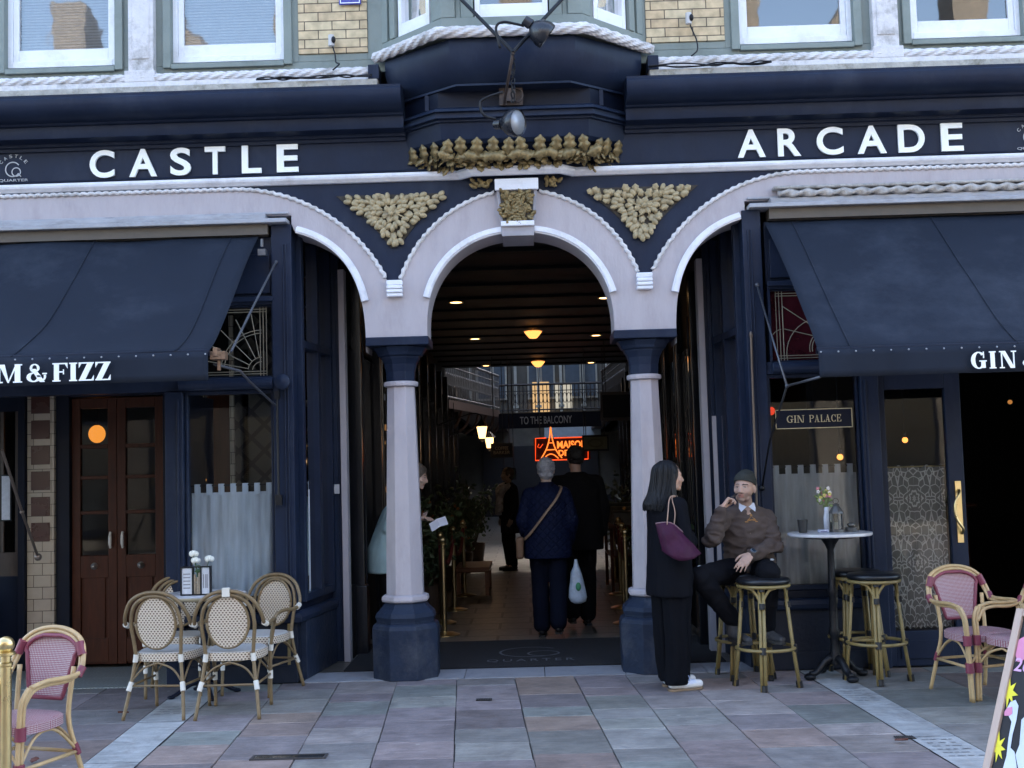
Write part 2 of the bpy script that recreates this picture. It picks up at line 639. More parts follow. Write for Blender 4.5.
# high contrast serif capitals, built from strokes (unit height 1)
def serif_glyph(ch, T=.24, t=.07, s=.07):
    """returns list of polygons [(x,z)] and the advance width; T thick stem, t thin stroke"""
    P = []

    def rect(x0, x1, z0, z1): P.append([(x0, z0), (x1, z0), (x1, z1), (x0, z1)])

    def stem(x, th=None):
        th = th or T
        rect(x, x + th, 0, 1)
        rect(x - s, x + th + s, 0, t)
        rect(x - s, x + th + s, 1 - t, 1)

    def para(x0, x1, w0, w1, z0=0, z1=1): P.append([(x0, z0), (x0 + w0, z0), (x1 + w1, z1), (x1, z1)])

    def arc(cx, cz, rx, rz, a0, a1, tx, tz, n=14):
        for i in range(n):
            b0 = R(a0 + (a1 - a0) * i / n)
            b1 = R(a0 + (a1 - a0) * (i + 1) / n)
            P.append([(cx + rx * math.cos(b0), cz + rz * math.sin(b0)), (cx + rx * math.cos(b1), cz + rz * math.sin(b1)),
                      (cx + (rx - tx) * math.cos(b1), cz + (rz - tz) * math.sin(b1)), (cx + (rx - tx) * math.cos(b0), cz + (rz - tz) * math.sin(b0))])
    if ch == 'I':
        stem(s); W = T + 2 * s
    elif ch == 'F' or ch == 'E':
        stem(s); W = .72
        rect(s + T, W, 1 - t, 1); P.append([(W - .02, 1), (W, 1), (W, .7), (W - .12, 1 - t)])
        rect(s + T, .55, .48, .48 + t); rect(.5, .55, .38, .65)
        if ch == 'E':
            rect(s + T, W + .04, 0, t); P.append([(W + .04, 0), (W + .04, .3), (W - .1, t)])
            W += .04
    elif ch == 'L':
        stem(s); W = .7
        rect(s + T, W, 0, t); P.append([(W, 0), (W, .32), (W - .14, t)])
    elif ch == 'Z':
        W = .72
        rect(0, W, 1 - t, 1); rect(0, W, 0, t)
        para(0, W - T - .04, T + .04, T + .04)
        P.append([(0, 1), (0, .7), (.12, 1 - t)]); P.append([(W, 0), (W, .3), (W - .12, t)])
    elif ch == 'M':
        W = 1.12
        rect(.1, .1 + t, 0, 1); rect(0, .28, 0, t); rect(0, .2, 1 - t, 1)
        para(.5, .12, .06, T, 0, 1); para(.5, .86, .05, t, 0, 1)
        rect(.82, .82 + T, 0, 1); rect(.74, W + .02, 0, t); rect(.9, W + .02, 1 - t, 1)
    elif ch == 'N':
        W = .95
        rect(.1, .1 + t, 0, 1); rect(0, .28, 0, t); rect(0, .2, 1 - t, 1)
        para(.62, .1, T, T, 0, 1)
        rect(.79, .79 + t, 0, 1); rect(.68, W + .02, 1 - t, 1)
    elif ch == 'A':
        W = .95
        para(.06, .42, t, t); para(.58, .34, T, T)
        rect(.2, .7, .28, .28 + t); rect(-.02, .24, 0, t); rect(.48, .92, 0, t)
    elif ch in 'CG':
        W = .85
        arc(.44, .5, .44, .5, 40, 320, T, t); rect(.70, .76, .62, 1)
        if ch == 'G':
            rect(.58, .58 + T, .05, .45); rect(.48, .9, .42, .42 + t)
        else:
            rect(.70, .74, .0, .25)
    elif ch == 'P' or ch == 'R':
        stem(s); W = .8
        arc(.42, .74, .36, .26, -90, 90, T, t)
        rect(.3, .42, 1 - t, 1); rect(.3, .42, .48, .48 + t)
        if ch == 'R': para(.6, .36, T, T, 0, .5); rect(.55, .95, 0, t)
    elif ch == 'U':
        W = .95
        rect(.08, .08 + T, .3, 1); rect(0, .4, 1 - t, 1); rect(.76, .76 + t, .3, 1); rect(.66, .94, 1 - t, 1)
        arc(.455, .32, .375, .32, 180, 360, T * .6, t)
    elif ch == 'J':
        W = .6
        rect(.3, .3 + T, .2, 1); rect(.2, .62, 1 - t, 1); arc(.27, .22, .27, .24, 180, 360, T * .6, t)
    elif ch == '&':
        W = .98
        arc(.40, .76, .24, .24, 0, 360, .12, t); arc(.36, .27, .36, .27, 0, 360, .2, t)
        para(.66, .2, T, T, 0, .72); arc(.62, .3, .34, .3, -60, 20, .1, t); rect(.78, 1.0, .42, .42 + t)
    else:
        W = .4
    return P, W


def serif_text(mb, txt, x0, x1, z0, z1, y, th=.006, T=.24, t=.07, gap=.14, Mx=None):
    tot = 0
    L = []
    for ch in txt:
        P, W = serif_glyph(ch, T, t)
        L.append((P, tot))
        tot += W + gap
    tot -= gap
    k = (x1 - x0) / tot
    h = z1 - z0
    q = 0
    for P, o in L:
        for pl in P:
            q += 1
            e = (q % 7) * .00035
            mb.prism([(x0 + (o + a) * k, z0 + b * h) for a, b in pl], y - e, y + th, Mx=Mx)
    return mb

# ------------------------------------------------------------------ procedural special materials
def brickmat(name, c1, c2, mort, bw, bh, ms=.006, rough=.6, bump=.4, offset=.5, axes='xz', var=.3):
    if name in MATS: return MATS[name]
    m, n, l, b = nodemat(name)
    tc = n.new('ShaderNodeTexCoord')
    sp = n.new('ShaderNodeSeparateXYZ')
    l.new(tc.outputs['Object'], sp.inputs[0])
    cb = n.new('ShaderNodeCombineXYZ')
    l.new(sp.outputs['XYZ'.index(axes[0].upper())], cb.inputs[0])
    l.new(sp.outputs['XYZ'.index(axes[1].upper())], cb.inputs[1])
    bt = n.new('ShaderNodeTexBrick')
    bt.offset = offset
    bt.inputs['Scale'].default_value = 1
    bt.inputs['Brick Width'].default_value = bw
    bt.inputs['Row Height'].default_value = bh
    bt.inputs['Mortar Size'].default_value = ms
    bt.inputs['Mortar Smooth'].default_value = .3
    bt.inputs['Bias'].default_value = 0
    bt.inputs['Color1'].default_value = tuple(c1) + (1,)
    bt.inputs['Color2'].default_value = tuple(c2) + (1,)
    bt.inputs['Mortar'].default_value = tuple(mort) + (1,)
    l.new(cb.outputs[0], bt.inputs[0])
    nz = n.new('ShaderNodeTexNoise')
    nz.inputs['Scale'].default_value = 14
    nz.inputs['Detail'].default_value = 8
    l.new(tc.outputs['Object'], nz.inputs[0])
    mr = n.new('ShaderNodeMapRange')
    mr.inputs[1].default_value = .25
    mr.inputs[2].default_value = .75
    mr.inputs[3].default_value = 1 - var
    mr.inputs[4].default_value = 1 + var
    l.new(nz.outputs[0], mr.inputs[0])
    vm = n.new('ShaderNodeVectorMath')
    vm.operation = 'SCALE'
    l.new(bt.outputs['Color'], vm.inputs[0])
    l.new(mr.outputs[0], vm.inputs['Scale'])
    l.new(vm.outputs[0], b.inputs['Base Color'])
    b.inputs['Roughness'].default_value = rough
    bp = n.new('ShaderNodeBump')
    bp.inputs['Strength'].default_value = bump
    bp.inputs['Distance'].default_value = .01
    iv = n.new('ShaderNodeMath')
    iv.operation = 'SUBTRACT'
    iv.inputs[0].default_value = 1
    l.new(bt.outputs['Fac'], iv.inputs[1])
    l.new(iv.outputs[0], bp.inputs['Height'])
    l.new(bp.outputs[0], b.inputs['Normal'])
    MATS[name] = m
    return m


BRICK = brickmat('cream_brick', (.56, .46, .29), (.50, .38, .23), (.09, .07, .05), .22, .073, .0045, .8)
CTILE = brickmat('cream_glazed_tile', (.42, .36, .28), (.38, .32, .25), (.08, .06, .05), .15, .1, .003, .25, var=.08)
FLOORT = brickmat('arcade_floor_tile', (.125, .112, .095), (.10, .09, .077), (.012, .010, .009), .62, .45, .016, .4, .4, axes='xy', var=.4)
OBRICK = brickmat('opposite_brick', (.20, .18, .15), (.16, .145, .125), (.16, .15, .14), .22, .073, .006, .85)


def sheer(name, col, alpha, lace=False):
    m, n, l, b = nodemat(name)
    n.remove(b)
    o = n['Material Output']
    d = n.new('ShaderNodeBsdfDiffuse')
    d.inputs[0].default_value = tuple(col) + (1,)
    tl = n.new('ShaderNodeBsdfTranslucent')
    tl.inputs[0].default_value = tuple(col) + (1,)
    a1 = n.new('ShaderNodeMixShader')
    a1.inputs[0].default_value = .3
    l.new(d.outputs[0], a1.inputs[1])
    l.new(tl.outputs[0], a1.inputs[2])
    tr = n.new('ShaderNodeBsdfTransparent')
    mx = n.new('ShaderNodeMixShader')
    l.new(tr.outputs[0], mx.inputs[1])
    l.new(a1.outputs[0], mx.inputs[2])
    tc = n.new('ShaderNodeTexCoord')
    if not lace:
        nz = n.new('ShaderNodeTexNoise')
        nz.inputs['Scale'].default_value = 5
        nz.inputs['Detail'].default_value = 5
        mp = n.new('ShaderNodeMapping')
        mp.inputs['Scale'].default_value = (5, 1, .6)
        l.new(tc.outputs['Object'], mp.inputs[0])
        l.new(mp.outputs[0], nz.inputs[0])
        mr = n.new('ShaderNodeMapRange')
        mr.inputs[1].default_value = .3
        mr.inputs[2].default_value = .7
        mr.inputs[3].default_value = alpha - .16
        mr.inputs[4].default_value = min(1, alpha + .16)
        l.new(nz.outputs[0], mr.inputs[0])
        l.new(mr.outputs[0], mx.inputs[0])
    else:
        sp = n.new('ShaderNodeSeparateXYZ')
        l.new(tc.outputs['UV'], sp.inputs[0])

        def math_(op, a, c=None, v=None):
            q = n.new('ShaderNodeMath')
            q.operation = op
            if hasattr(a, 'links'): l.new(a, q.inputs[0])
            else: q.inputs[0].default_value = a
            if c is not None:
                if hasattr(c, 'links'): l.new(c, q.inputs[1])
                else: q.inputs[1].default_value = c
            if v is not None: q.inputs[2].default_value = v
            return q.outputs[0]
        # mirrored repeat, medallions of concentric rings and scrolls
        u = math_('PINGPONG', sp.outputs[0], .155)
        v = math_('PINGPONG', sp.outputs[1], .25)
        d2 = math_('SQRT', math_('ADD', math_('MULTIPLY', u, u), math_('MULTIPLY', math_('MULTIPLY', v, v), .6)))
        ang = math_('ARCTAN2', v, u)
        wob = math_('MULTIPLY', math_('SINE', math_('MULTIPLY', ang, 8.0)), .006)
        ring = math_('SINE', math_('MULTIPLY', math_('ADD', d2, wob), 190.0))
        ringm = math_('GREATER_THAN', ring, .35)
        vor = n.new('ShaderNodeTexVoronoi')
        vor.feature = 'DISTANCE_TO_EDGE'
        vor.inputs['Scale'].default_value = 17
        cb = n.new('ShaderNodeCombineXYZ')
        l.new(u, cb.inputs[0])
        l.new(v, cb.inputs[1])
        l.new(cb.outputs[0], vor.inputs[0])
        vm = math_('LESS_THAN', vor.outputs['Distance'], .055)
        near = math_('LESS_THAN', d2, .070)
        patt = math_('ADD', math_('MULTIPLY', ringm, near), math_('MULTIPLY', vm, math_('SUBTRACT', 1.0, near)))
        al = math_('MINIMUM', math_('ADD', math_('MULTIPLY', patt, .6), alpha), .95)
        l.new(al, mx.inputs[0])
    l.new(mx.outputs[0], o.inputs[0])
    MATS[name] = m
    return m


SHEER = sheer('sheer_curtain', (.60, .64, .70), .84)
LACE = sheer('lace_curtain', (.82, .81, .80), .30, True)


def sweep(mb, path, prof, closed_prof=True):
    """moulding profile (out, z) swept along a plan path (x,y); outward = left-hand side when walking +x (towards -y)"""
    P = [Vector((a, b)) for a, b in path]
    n = len(P)
    rows = []
    for i in range(n):
        d0 = (P[i] - P[i - 1]).normalized() if i else (P[1] - P[0]).normalized()
        d1 = (P[i + 1] - P[i]).normalized() if i < n - 1 else d0
        n0 = Vector((d0.y, -d0.x))
        n1 = Vector((d1.y, -d1.x))
        m = (n0 + n1).normalized()
        k = 1 / max(.3, m.dot(n0))
        rows.append([(P[i].x + m.x * k * o, P[i].y + m.y * k * o, z) for o, z in prof])
    v = [p for r in rows for p in r]
    q = len(prof)
    f = []
    for i in range(n - 1):
        for k in range(q):
            k2 = (k + 1) % q
            f.append([i * q + k, i * q + k2, (i + 1) * q + k2, (i + 1) * q + k])
    f.append(list(range(q)))
    f.append([(n - 1) * q + k for k in range(q)][::-1])
    mb.add(v, f)
    return mb


# ------------------------------------------------------------------ ground
gm = MB()
gm.box(-300, 300, -300, 300, -.3, -.03)
tag(gm.build('ground', M('ground_asphalt', (.055, .055, .06), .8, scale=2, bump=.3)), kind='structure')

# slabs, each a stone of its own colour; joints are open gaps over a dark bed
SL = -.055          # lean of the paving grid against the facade


def slab_cols():
    mb = MB()
    rnd = random.Random(5)
    pal = [(.215, .215, .215), (.225, .20, .22), (.23, .195, .205), (.20, .215, .215), (.215, .22, .215), (.235, .19, .185), (.235, .215, .22), (.19, .185, .195), (.25, .20, .18), (.21, .21, .215), (.205, .185, .20)]

    def slab(x0, x1, y0, y1, c, h=0):
        g = rnd.choice((.001, .0015, .0025, .004))
        X = lambda x, y: x + SL * (y + 2.5)
        jit = [rnd.uniform(-.007, .004) for _ in range(4)]
        xa, xb, ya, yb = x0 + g + rnd.uniform(-.0005, .002), x1 - g - rnd.uniform(-.0005, .002), y0 + g, y1 - g
        b = .003
        v = [(X(xa, ya), ya, -.02), (X(xb, ya), ya, -.02), (X(xb, yb), yb, -.02), (X(xa, yb), yb, -.02)]
        hs = [h + j * .4 for j in jit]
        v += [(X(xa, ya), ya, hs[0] - b), (X(xb, ya), ya, hs[1] - b), (X(xb, yb), yb, hs[2] - b), (X(xa, yb), yb, hs[3] - b)]
        v += [(X(xa + b, ya + b), ya + b, hs[0]), (X(xb - b, ya + b), ya + b, hs[1]), (X(xb - b, yb - b), yb - b, hs[2]), (X(xa + b, yb - b), yb - b, hs[3])]
        f = [(0, 1, 5, 4), (1, 2, 6, 5), (2, 3, 7, 6), (3, 0, 4, 7), (4, 5, 9, 8), (5, 6, 10, 9), (6, 7, 11, 10), (7, 4, 8, 11), (8, 9, 10, 11)]
        mb.add(v, f, col=c)

    def col():
        c = rnd.choice(pal)
        k = rnd.uniform(.80, 1.25)
        return (c[0] * k * 1.04, c[1] * k * 1.0, c[2] * k * .93)
    edges = [-2.20]
    while edges[-1] < 2.17 - .3: edges.append(edges[-1] + rnd.uniform(.40, .47))
    k = (2.17 + 2.20) / (edges[-1] + 2.20)
    edges = [-2.20 + (e + 2.20) * k for e in edges]
    for a, b in zip(edges, edges[1:]):
        y = -9.6 + rnd.uniform(0, .4)
        while y < .0:
            y2 = min(y + rnd.choice([.30, .38, .42, .45, .5, .58]), 0.0)
            if 0 - y2 < .12: y2 = 0
            if not (abs((a + b) / 2 + .0 + 1.37) < .25 and y < -2.32 < y2 and False):
                slab(a, b, y, y2, col())
            y = y2
    for x0, sgn in ((-2.52, -1), (2.44, 1)):
        e = x0
        while abs(e) < 9:
            e2 = e + sgn * rnd.uniform(.55, .75)
            y = -9.6 + rnd.uniform(0, .5)
            while y < .0:
                y2 = min(y + rnd.uniform(.45, .8), 0.0)
                if 0 - y2 < .2: y2 = 0
                c = col()
                c = tuple(q * .82 for q in c)
                slab(min(e, e2), max(e, e2), y, y2, c)
                y = y2
            e = e2
    # street continues towards the opposite side with larger rows
    y = -9.6
    while y > -14.2:
        y2 = y - .5
        x = -9
        while x < 9:
            x2 = x + rnd.uniform(.6, .95)
            slab(x, x2, y2, y, col())
            x = x2
        y = y2
    return mb


def stonemat(name, rough=.5):
    m = vcolmat(name, rough=rough, bump=.5, bscale=38, var=.28, spec=.4)
    n = m.node_tree.nodes
    l = m.node_tree.links
    b = n['Principled BSDF']
    tc = n.new('ShaderNodeTexCoord')
    nz = n.new('ShaderNodeTexNoise')
    nz.inputs['Scale'].default_value = 1.6
    nz.inputs['Detail'].default_value = 9
    nz.inputs['Roughness'].default_value = .7
    l.new(tc.outputs['Object'], nz.inputs[0])
    mr = n.new('ShaderNodeMapRange')
    mr.inputs[1].default_value = .35
    mr.inputs[2].default_value = .65
    mr.inputs[3].default_value = .38
    mr.inputs[4].default_value = .72
    l.new(nz.outputs[0], mr.inputs[0])
    l.new(mr.outputs[0], b.inputs['Roughness'])
    # riven laminations running along the slabs
    mpz = n.new('ShaderNodeMapping'); mpz.inputs['Scale'].default_value = (1.2, 9, 1); l.new(tc.outputs['Object'], mpz.inputs[0])
    nl = n.new('ShaderNodeTexNoise'); nl.inputs['Scale'].default_value = 3.5; nl.inputs['Detail'].default_value = 9; nl.inputs['Roughness'].default_value = .7; l.new(mpz.outputs[0], nl.inputs[0])
    ml = n.new('ShaderNodeMapRange'); ml.inputs[1].default_value = .3; ml.inputs[2].default_value = .7; ml.inputs[3].default_value = .74; ml.inputs[4].default_value = 1.22; l.new(nl.outputs[0], ml.inputs[0])
    vl = n.new('ShaderNodeVectorMath'); vl.operation = 'SCALE'; l.new(b.inputs['Base Color'].links[0].from_socket, vl.inputs[0]); l.new(ml.outputs[0], vl.inputs['Scale']); l.new(vl.outputs[0], b.inputs['Base Color'])
    # pale scuffs and spots
    src = b.inputs['Base Color'].links[0].from_socket
    n2 = n.new('ShaderNodeTexNoise')
    n2.inputs['Scale'].default_value = 5
    n2.inputs['Detail'].default_value = 12
    n2.inputs['Roughness'].default_value = .8
    l.new(tc.outputs['Object'], n2.inputs[0])
    cr = n.new('ShaderNodeValToRGB')
    cr.color_ramp.elements[0].position = .58
    cr.color_ramp.elements[1].position = .78
    cr.color_ramp.elements[0].color = (0, 0, 0, 1)
    cr.color_ramp.elements[1].color = (.5, .5, .5, 1)
    l.new(n2.outputs[0], cr.inputs[0])
    mx = n.new('ShaderNodeMix')
    mx.data_type = 'RGBA'
    l.new(cr.outputs[0], mx.inputs[0])
    l.new(src, mx.inputs[6])
    mx.inputs[7].default_value = (.30, .28, .285, 1)
    # trodden gum and dark stains
    vo = n.new('ShaderNodeTexVoronoi'); vo.inputs['Scale'].default_value = 3.1; vo.inputs['Randomness'].default_value = 1
    l.new(tc.outputs['Object'], vo.inputs[0])
    lt = n.new('ShaderNodeMath'); lt.operation = 'LESS_THAN'; lt.inputs[1].default_value = .045
    l.new(vo.outputs['Distance'], lt.inputs[0])
    m2 = n.new('ShaderNodeMix'); m2.data_type = 'RGBA'
    sc_ = n.new('ShaderNodeMath'); sc_.operation = 'MULTIPLY'; sc_.inputs[1].default_value = .55
    l.new(lt.outputs[0], sc_.inputs[0]); l.new(sc_.outputs[0], m2.inputs[0]); l.new(mx.outputs[2], m2.inputs[6]); m2.inputs[7].default_value = (.40, .39, .37, 1)
    n4 = n.new('ShaderNodeTexNoise'); n4.inputs['Scale'].default_value = 2.3; n4.inputs['Detail'].default_value = 10; n4.inputs['Roughness'].default_value = .75; n4.inputs['Distortion'].default_value = 1.2
    l.new(tc.outputs['Object'], n4.inputs[0])
    r4 = n.new('ShaderNodeMapRange'); r4.inputs[1].default_value = .52; r4.inputs[2].default_value = .70; r4.inputs[3].default_value = 0; r4.inputs[4].default_value = .55
    l.new(n4.outputs[0], r4.inputs[0])
    m3 = n.new('ShaderNodeMix'); m3.data_type = 'RGBA'
    l.new(r4.outputs[0], m3.inputs[0]); l.new(m2.outputs[2], m3.inputs[6]); m3.inputs[7].default_value = (.10, .088, .09, 1)
    l.new(m3.outputs[2], b.inputs['Base Color'])
    return m


STONE = stonemat('paving_stone')
tag(slab_cols().build('pavement', STONE), kind='structure')
bed = MB()
bed.box(-9, 9, -14.2, 0, -.028, -.018)
tag(bed.build('pavement_bed', M('joint_grit', (.09, .085, .085), .9, var=.8, scale=3, bump=.4)), kind='structure')


def band(x0, x1, seed, marks):
    mb = MB()
    rnd = random.Random(seed)
    y = -9.6
    while y < -.02:
        y2 = min(y + rnd.uniform(.9, 1.3), 0.0)
        X = lambda x, yy: x + SL * (yy + 2.5)
        c = [(.37, .38, .38), (.34, .35, .35), (.40, .405, .40)][rnd.randrange(3)]
        mb.add([(X(x0 + .004, y + .004), y + .004, 0.001), (X(x1 - .004, y + .004), y + .004, .001), (X(x1 - .004, y2 - .004), y2 - .004, .001), (X(x0 + .004, y2 - .004), y2 - .004, .001)], [(0, 1, 2, 3)], col=c)
        y = y2
    o = tag(mb.build('paving_band', STONE), kind='structure')
    mk = MB()
    for (ya, yb, rows) in marks:
        for i in range(rows):
            y = ya + (yb - ya) * (i + .5) / rows
            x = x0 + .045
            while x < x1 - .06:
                L = rnd.uniform(.02, .055)
                X = lambda xx, yy: xx + SL * (yy + 2.5)
                mk.add([(X(x, y), y, .004), (X(x + L, y), y, .004), (X(x + L, y + .014), y + .014, .004), (X(x, y + .014), y + .014, .004)], [(0, 1, 2, 3)])
                x += L + rnd.uniform(.008, .03)
    tag(mk.build('paving_inscription', M('inscription', (.22, .225, .235), .7, var=.3, scale=30)), kind='structure')
    return o


band(-2.52, -2.20, 3, [(-1.1, -.8, 4)])
band(2.17, 2.44, 4, [(-1.25, -.75, 6), (-2.75, -2.3, 6)])

# threshold strip, doormat, arcade floor, shop thresholds
tm = MB()
x = -1.75
while x < 1.75:
    x2 = min(x + .62, 1.75)
    tm.box(x + .003, x2 - .003, .004, .42, -.02, .004)
    x = x2
tag(tm.build('threshold_kerb', M('threshold_stone', (.27, .28, .31), .6, scale=8, bump=.4, dirt=(.14, .14, .15), dirtamt=.7)), kind='structure')
fl = MB()
fl.box(-6.5, 6.5, .43, 34, -.02, .003)
tag(fl.build('arcade_floor', FLOORT), kind='structure')
ms_ = MB()
ms_.box(-4.6, -2.80, .002, .428, -.02, .006)
ms_.box(-4.6, -2.80, .43, .98, -.02, .006)


def mosaicmat():
    m, n, l, b = nodemat('mosaic')
    tc = n.new('ShaderNodeTexCoord')
    v = n.new('ShaderNodeTexVoronoi')
    v.inputs['Scale'].default_value = 9
    v.distance = 'MANHATTAN'
    v.inputs['Randomness'].default_value = .35
    l.new(tc.outputs['Object'], v.inputs[0])
    w_ = n.new('ShaderNodeMath')
    w_.operation = 'SINE'
    w2 = n.new('ShaderNodeMath')
    w2.operation = 'MULTIPLY'
    w2.inputs[1].default_value = 22
    l.new(v.outputs['Distance'], w2.inputs[0])
    l.new(w2.outputs[0], w_.inputs[0])
    cr = n.new('ShaderNodeValToRGB')
    cr.color_ramp.interpolation = 'CONSTANT'
    cr.color_ramp.elements[0].color = (.26, .29, .28, 1)
    cr.color_ramp.elements[1].position = .5
    cr.color_ramp.elements[1].color = (.13, .15, .155, 1)
    l.new(w_.outputs[0], cr.inputs[0])
    l.new(cr.outputs[0], b.inputs['Base Color'])
    b.inputs['Roughness'].default_value = .35
    return m


tag(ms_.build('mosaic_threshold', mosaicmat()), kind='structure')

mat_t = thing('doormat', 'wide charcoal entrance mat with a faint circular logo across the arcade entrance', 'doormat')
mm = MB()
mm.box(-1.50, 1.56, .425, 1.86, .004, .016)
mm.build('mat_pile', M('mat_pile', (.014, .015, .019), .95, scale=30, bump=.8, bscale=250), mat_t)
lg = MB()
flat = Matrix(((1, 0, 0, 0), (0, 0, 1, 0), (0, 1, 0, 0), (0, 0, 0, 1)))    # x,z -> x,y
V, F = text_mesh('QUARTER', -.36, .36, .62, .76, .0008, 0, 1.4)
lg.add([(a, c, .0185 + b * .5) for a, b, c in V], F)
lg.build('mat_lettering', M('mat_logo', (.12, .125, .14), .9, bump=.5), mat_t)
lg = MB()


def arcpoly(mb, cx, cz, r, t, a0, a1, f, n=30):
    for i in range(n):
        b0, b1 = R(a0 + (a1 - a0) * i / n), R(a0 + (a1 - a0) * (i + 1) / n)
        mb.add([f(cx + r * math.cos(b0), cz + r * math.sin(b0)), f(cx + r * math.cos(b1), cz + r * math.sin(b1)),
                f(cx + (r - t) * math.cos(b1), cz + (r - t) * math.sin(b1)), f(cx + (r - t) * math.cos(b0), cz + (r - t) * math.sin(b0))], [(0, 1, 2, 3)])


fz = lambda x, y: (x, y, .0188)
arcpoly(lg, 0, 1.12, .27, .02, 40, 330, fz)
lg.build('mat_logo', M('mat_logo', (.12, .125, .14), .9, bump=.5), mat_t)
lg = MB()
arcpoly(lg, .11, 1.03, .14, .018, 0, 360, fz)
lg.build('mat_logo', M('mat_logo', (.12, .125, .14), .9, bump=.5), mat_t)

# drain slot with standing water and small grates
dt = thing('drain_cover', 'long wet drain slot sunk in the paving at the bottom left of the stoneless gap', 'drain', (-1.37, -2.36, 0))
dt['label'] = 'long dark wet drain slot in the paving, left foreground'
d_ = MB(); d_.box(-.20, .20, -.035, .035, .003, .005)
d_.build('drain_water', M('wet_drain', (.03, .03, .03), .06, bump=.15, bscale=12), dt)
d_ = MB()
for a, b, c, e in ((-.215, -.2, -.05, .05), (.2, .215, -.05, .05), (-.2, .2, -.05, -.037), (-.2, .2, .037, .05)): d_.box(a, b, c, e, -.01, .007)
d_.build('drain_frame', M('drain_frame', (.05, .045, .045), .6), dt)
for (px, py), lab in (((484, 700), 'small rectangular metal grate in the paving in front of the doormat'), ((905, 738), 'small metal grate in the paving beside the right light stone band')):
    g = gr(px, py)
    t = thing('floor_grate', lab, 'grate', (g.x, g.y, 0))
    q = MB(); q.box(-.055, .055, -.035, .035, .002, .0045); q.build('shade_plate', M('hole_shade_black', (.01, .01, .01), .8), t)  # flat black plate painted in for the shaded hole under the bars
    q = MB()
    for i in range(9): q.box(-.052 + i * .012, -.047 + i * .012, -.034, .034, .003, .007)
    q.build('bars', M('drain_frame', (.05, .045, .045), .6), t)

# ------------------------------------------------------------------ ARCADE BUILDING
BLD = thing('arcade_building', 'Victorian arcade entrance building with lilac arches, navy fascia and cream brick upper floor', 'building')


def side_outer(n=26):       # from (-2.25,3.85) down to the V
    out = []
    for i in range(n + 1):
        z_end = 2.96
        a0, a1 = 90, math.degrees(math.asin((z_end - 2.5) / 1.35))
        a = R(a0 + (a1 - a0) * i / n)
        out.append((-2.25 + 1.35 * math.cos(a), 2.5 + 1.35 * math.sin(a)))
    return out


def sup(cx, cz, a, b, p, d0, d1, n=30):
    out = []
    for i in range(n + 1):
        t = R(d0 + (d1 - d0) * i / n)
        c, s = math.cos(t), math.sin(t)
        out.append((cx + a * math.copysign(abs(c) ** (2 / p), c), cz + b * math.copysign(abs(s) ** (2 / p), s)))
    return out


def cen_outer(n=30):        # from V at left up to top centre
    out = []
    a0 = math.asin(.26 / 1.076)
    for i in range(n + 1):
        a = a0 + (math.pi / 2 - a0) * i / n
        out.append((-1.0 * math.cos(a), 2.7 + 1.076 * math.sin(a)))
    return out


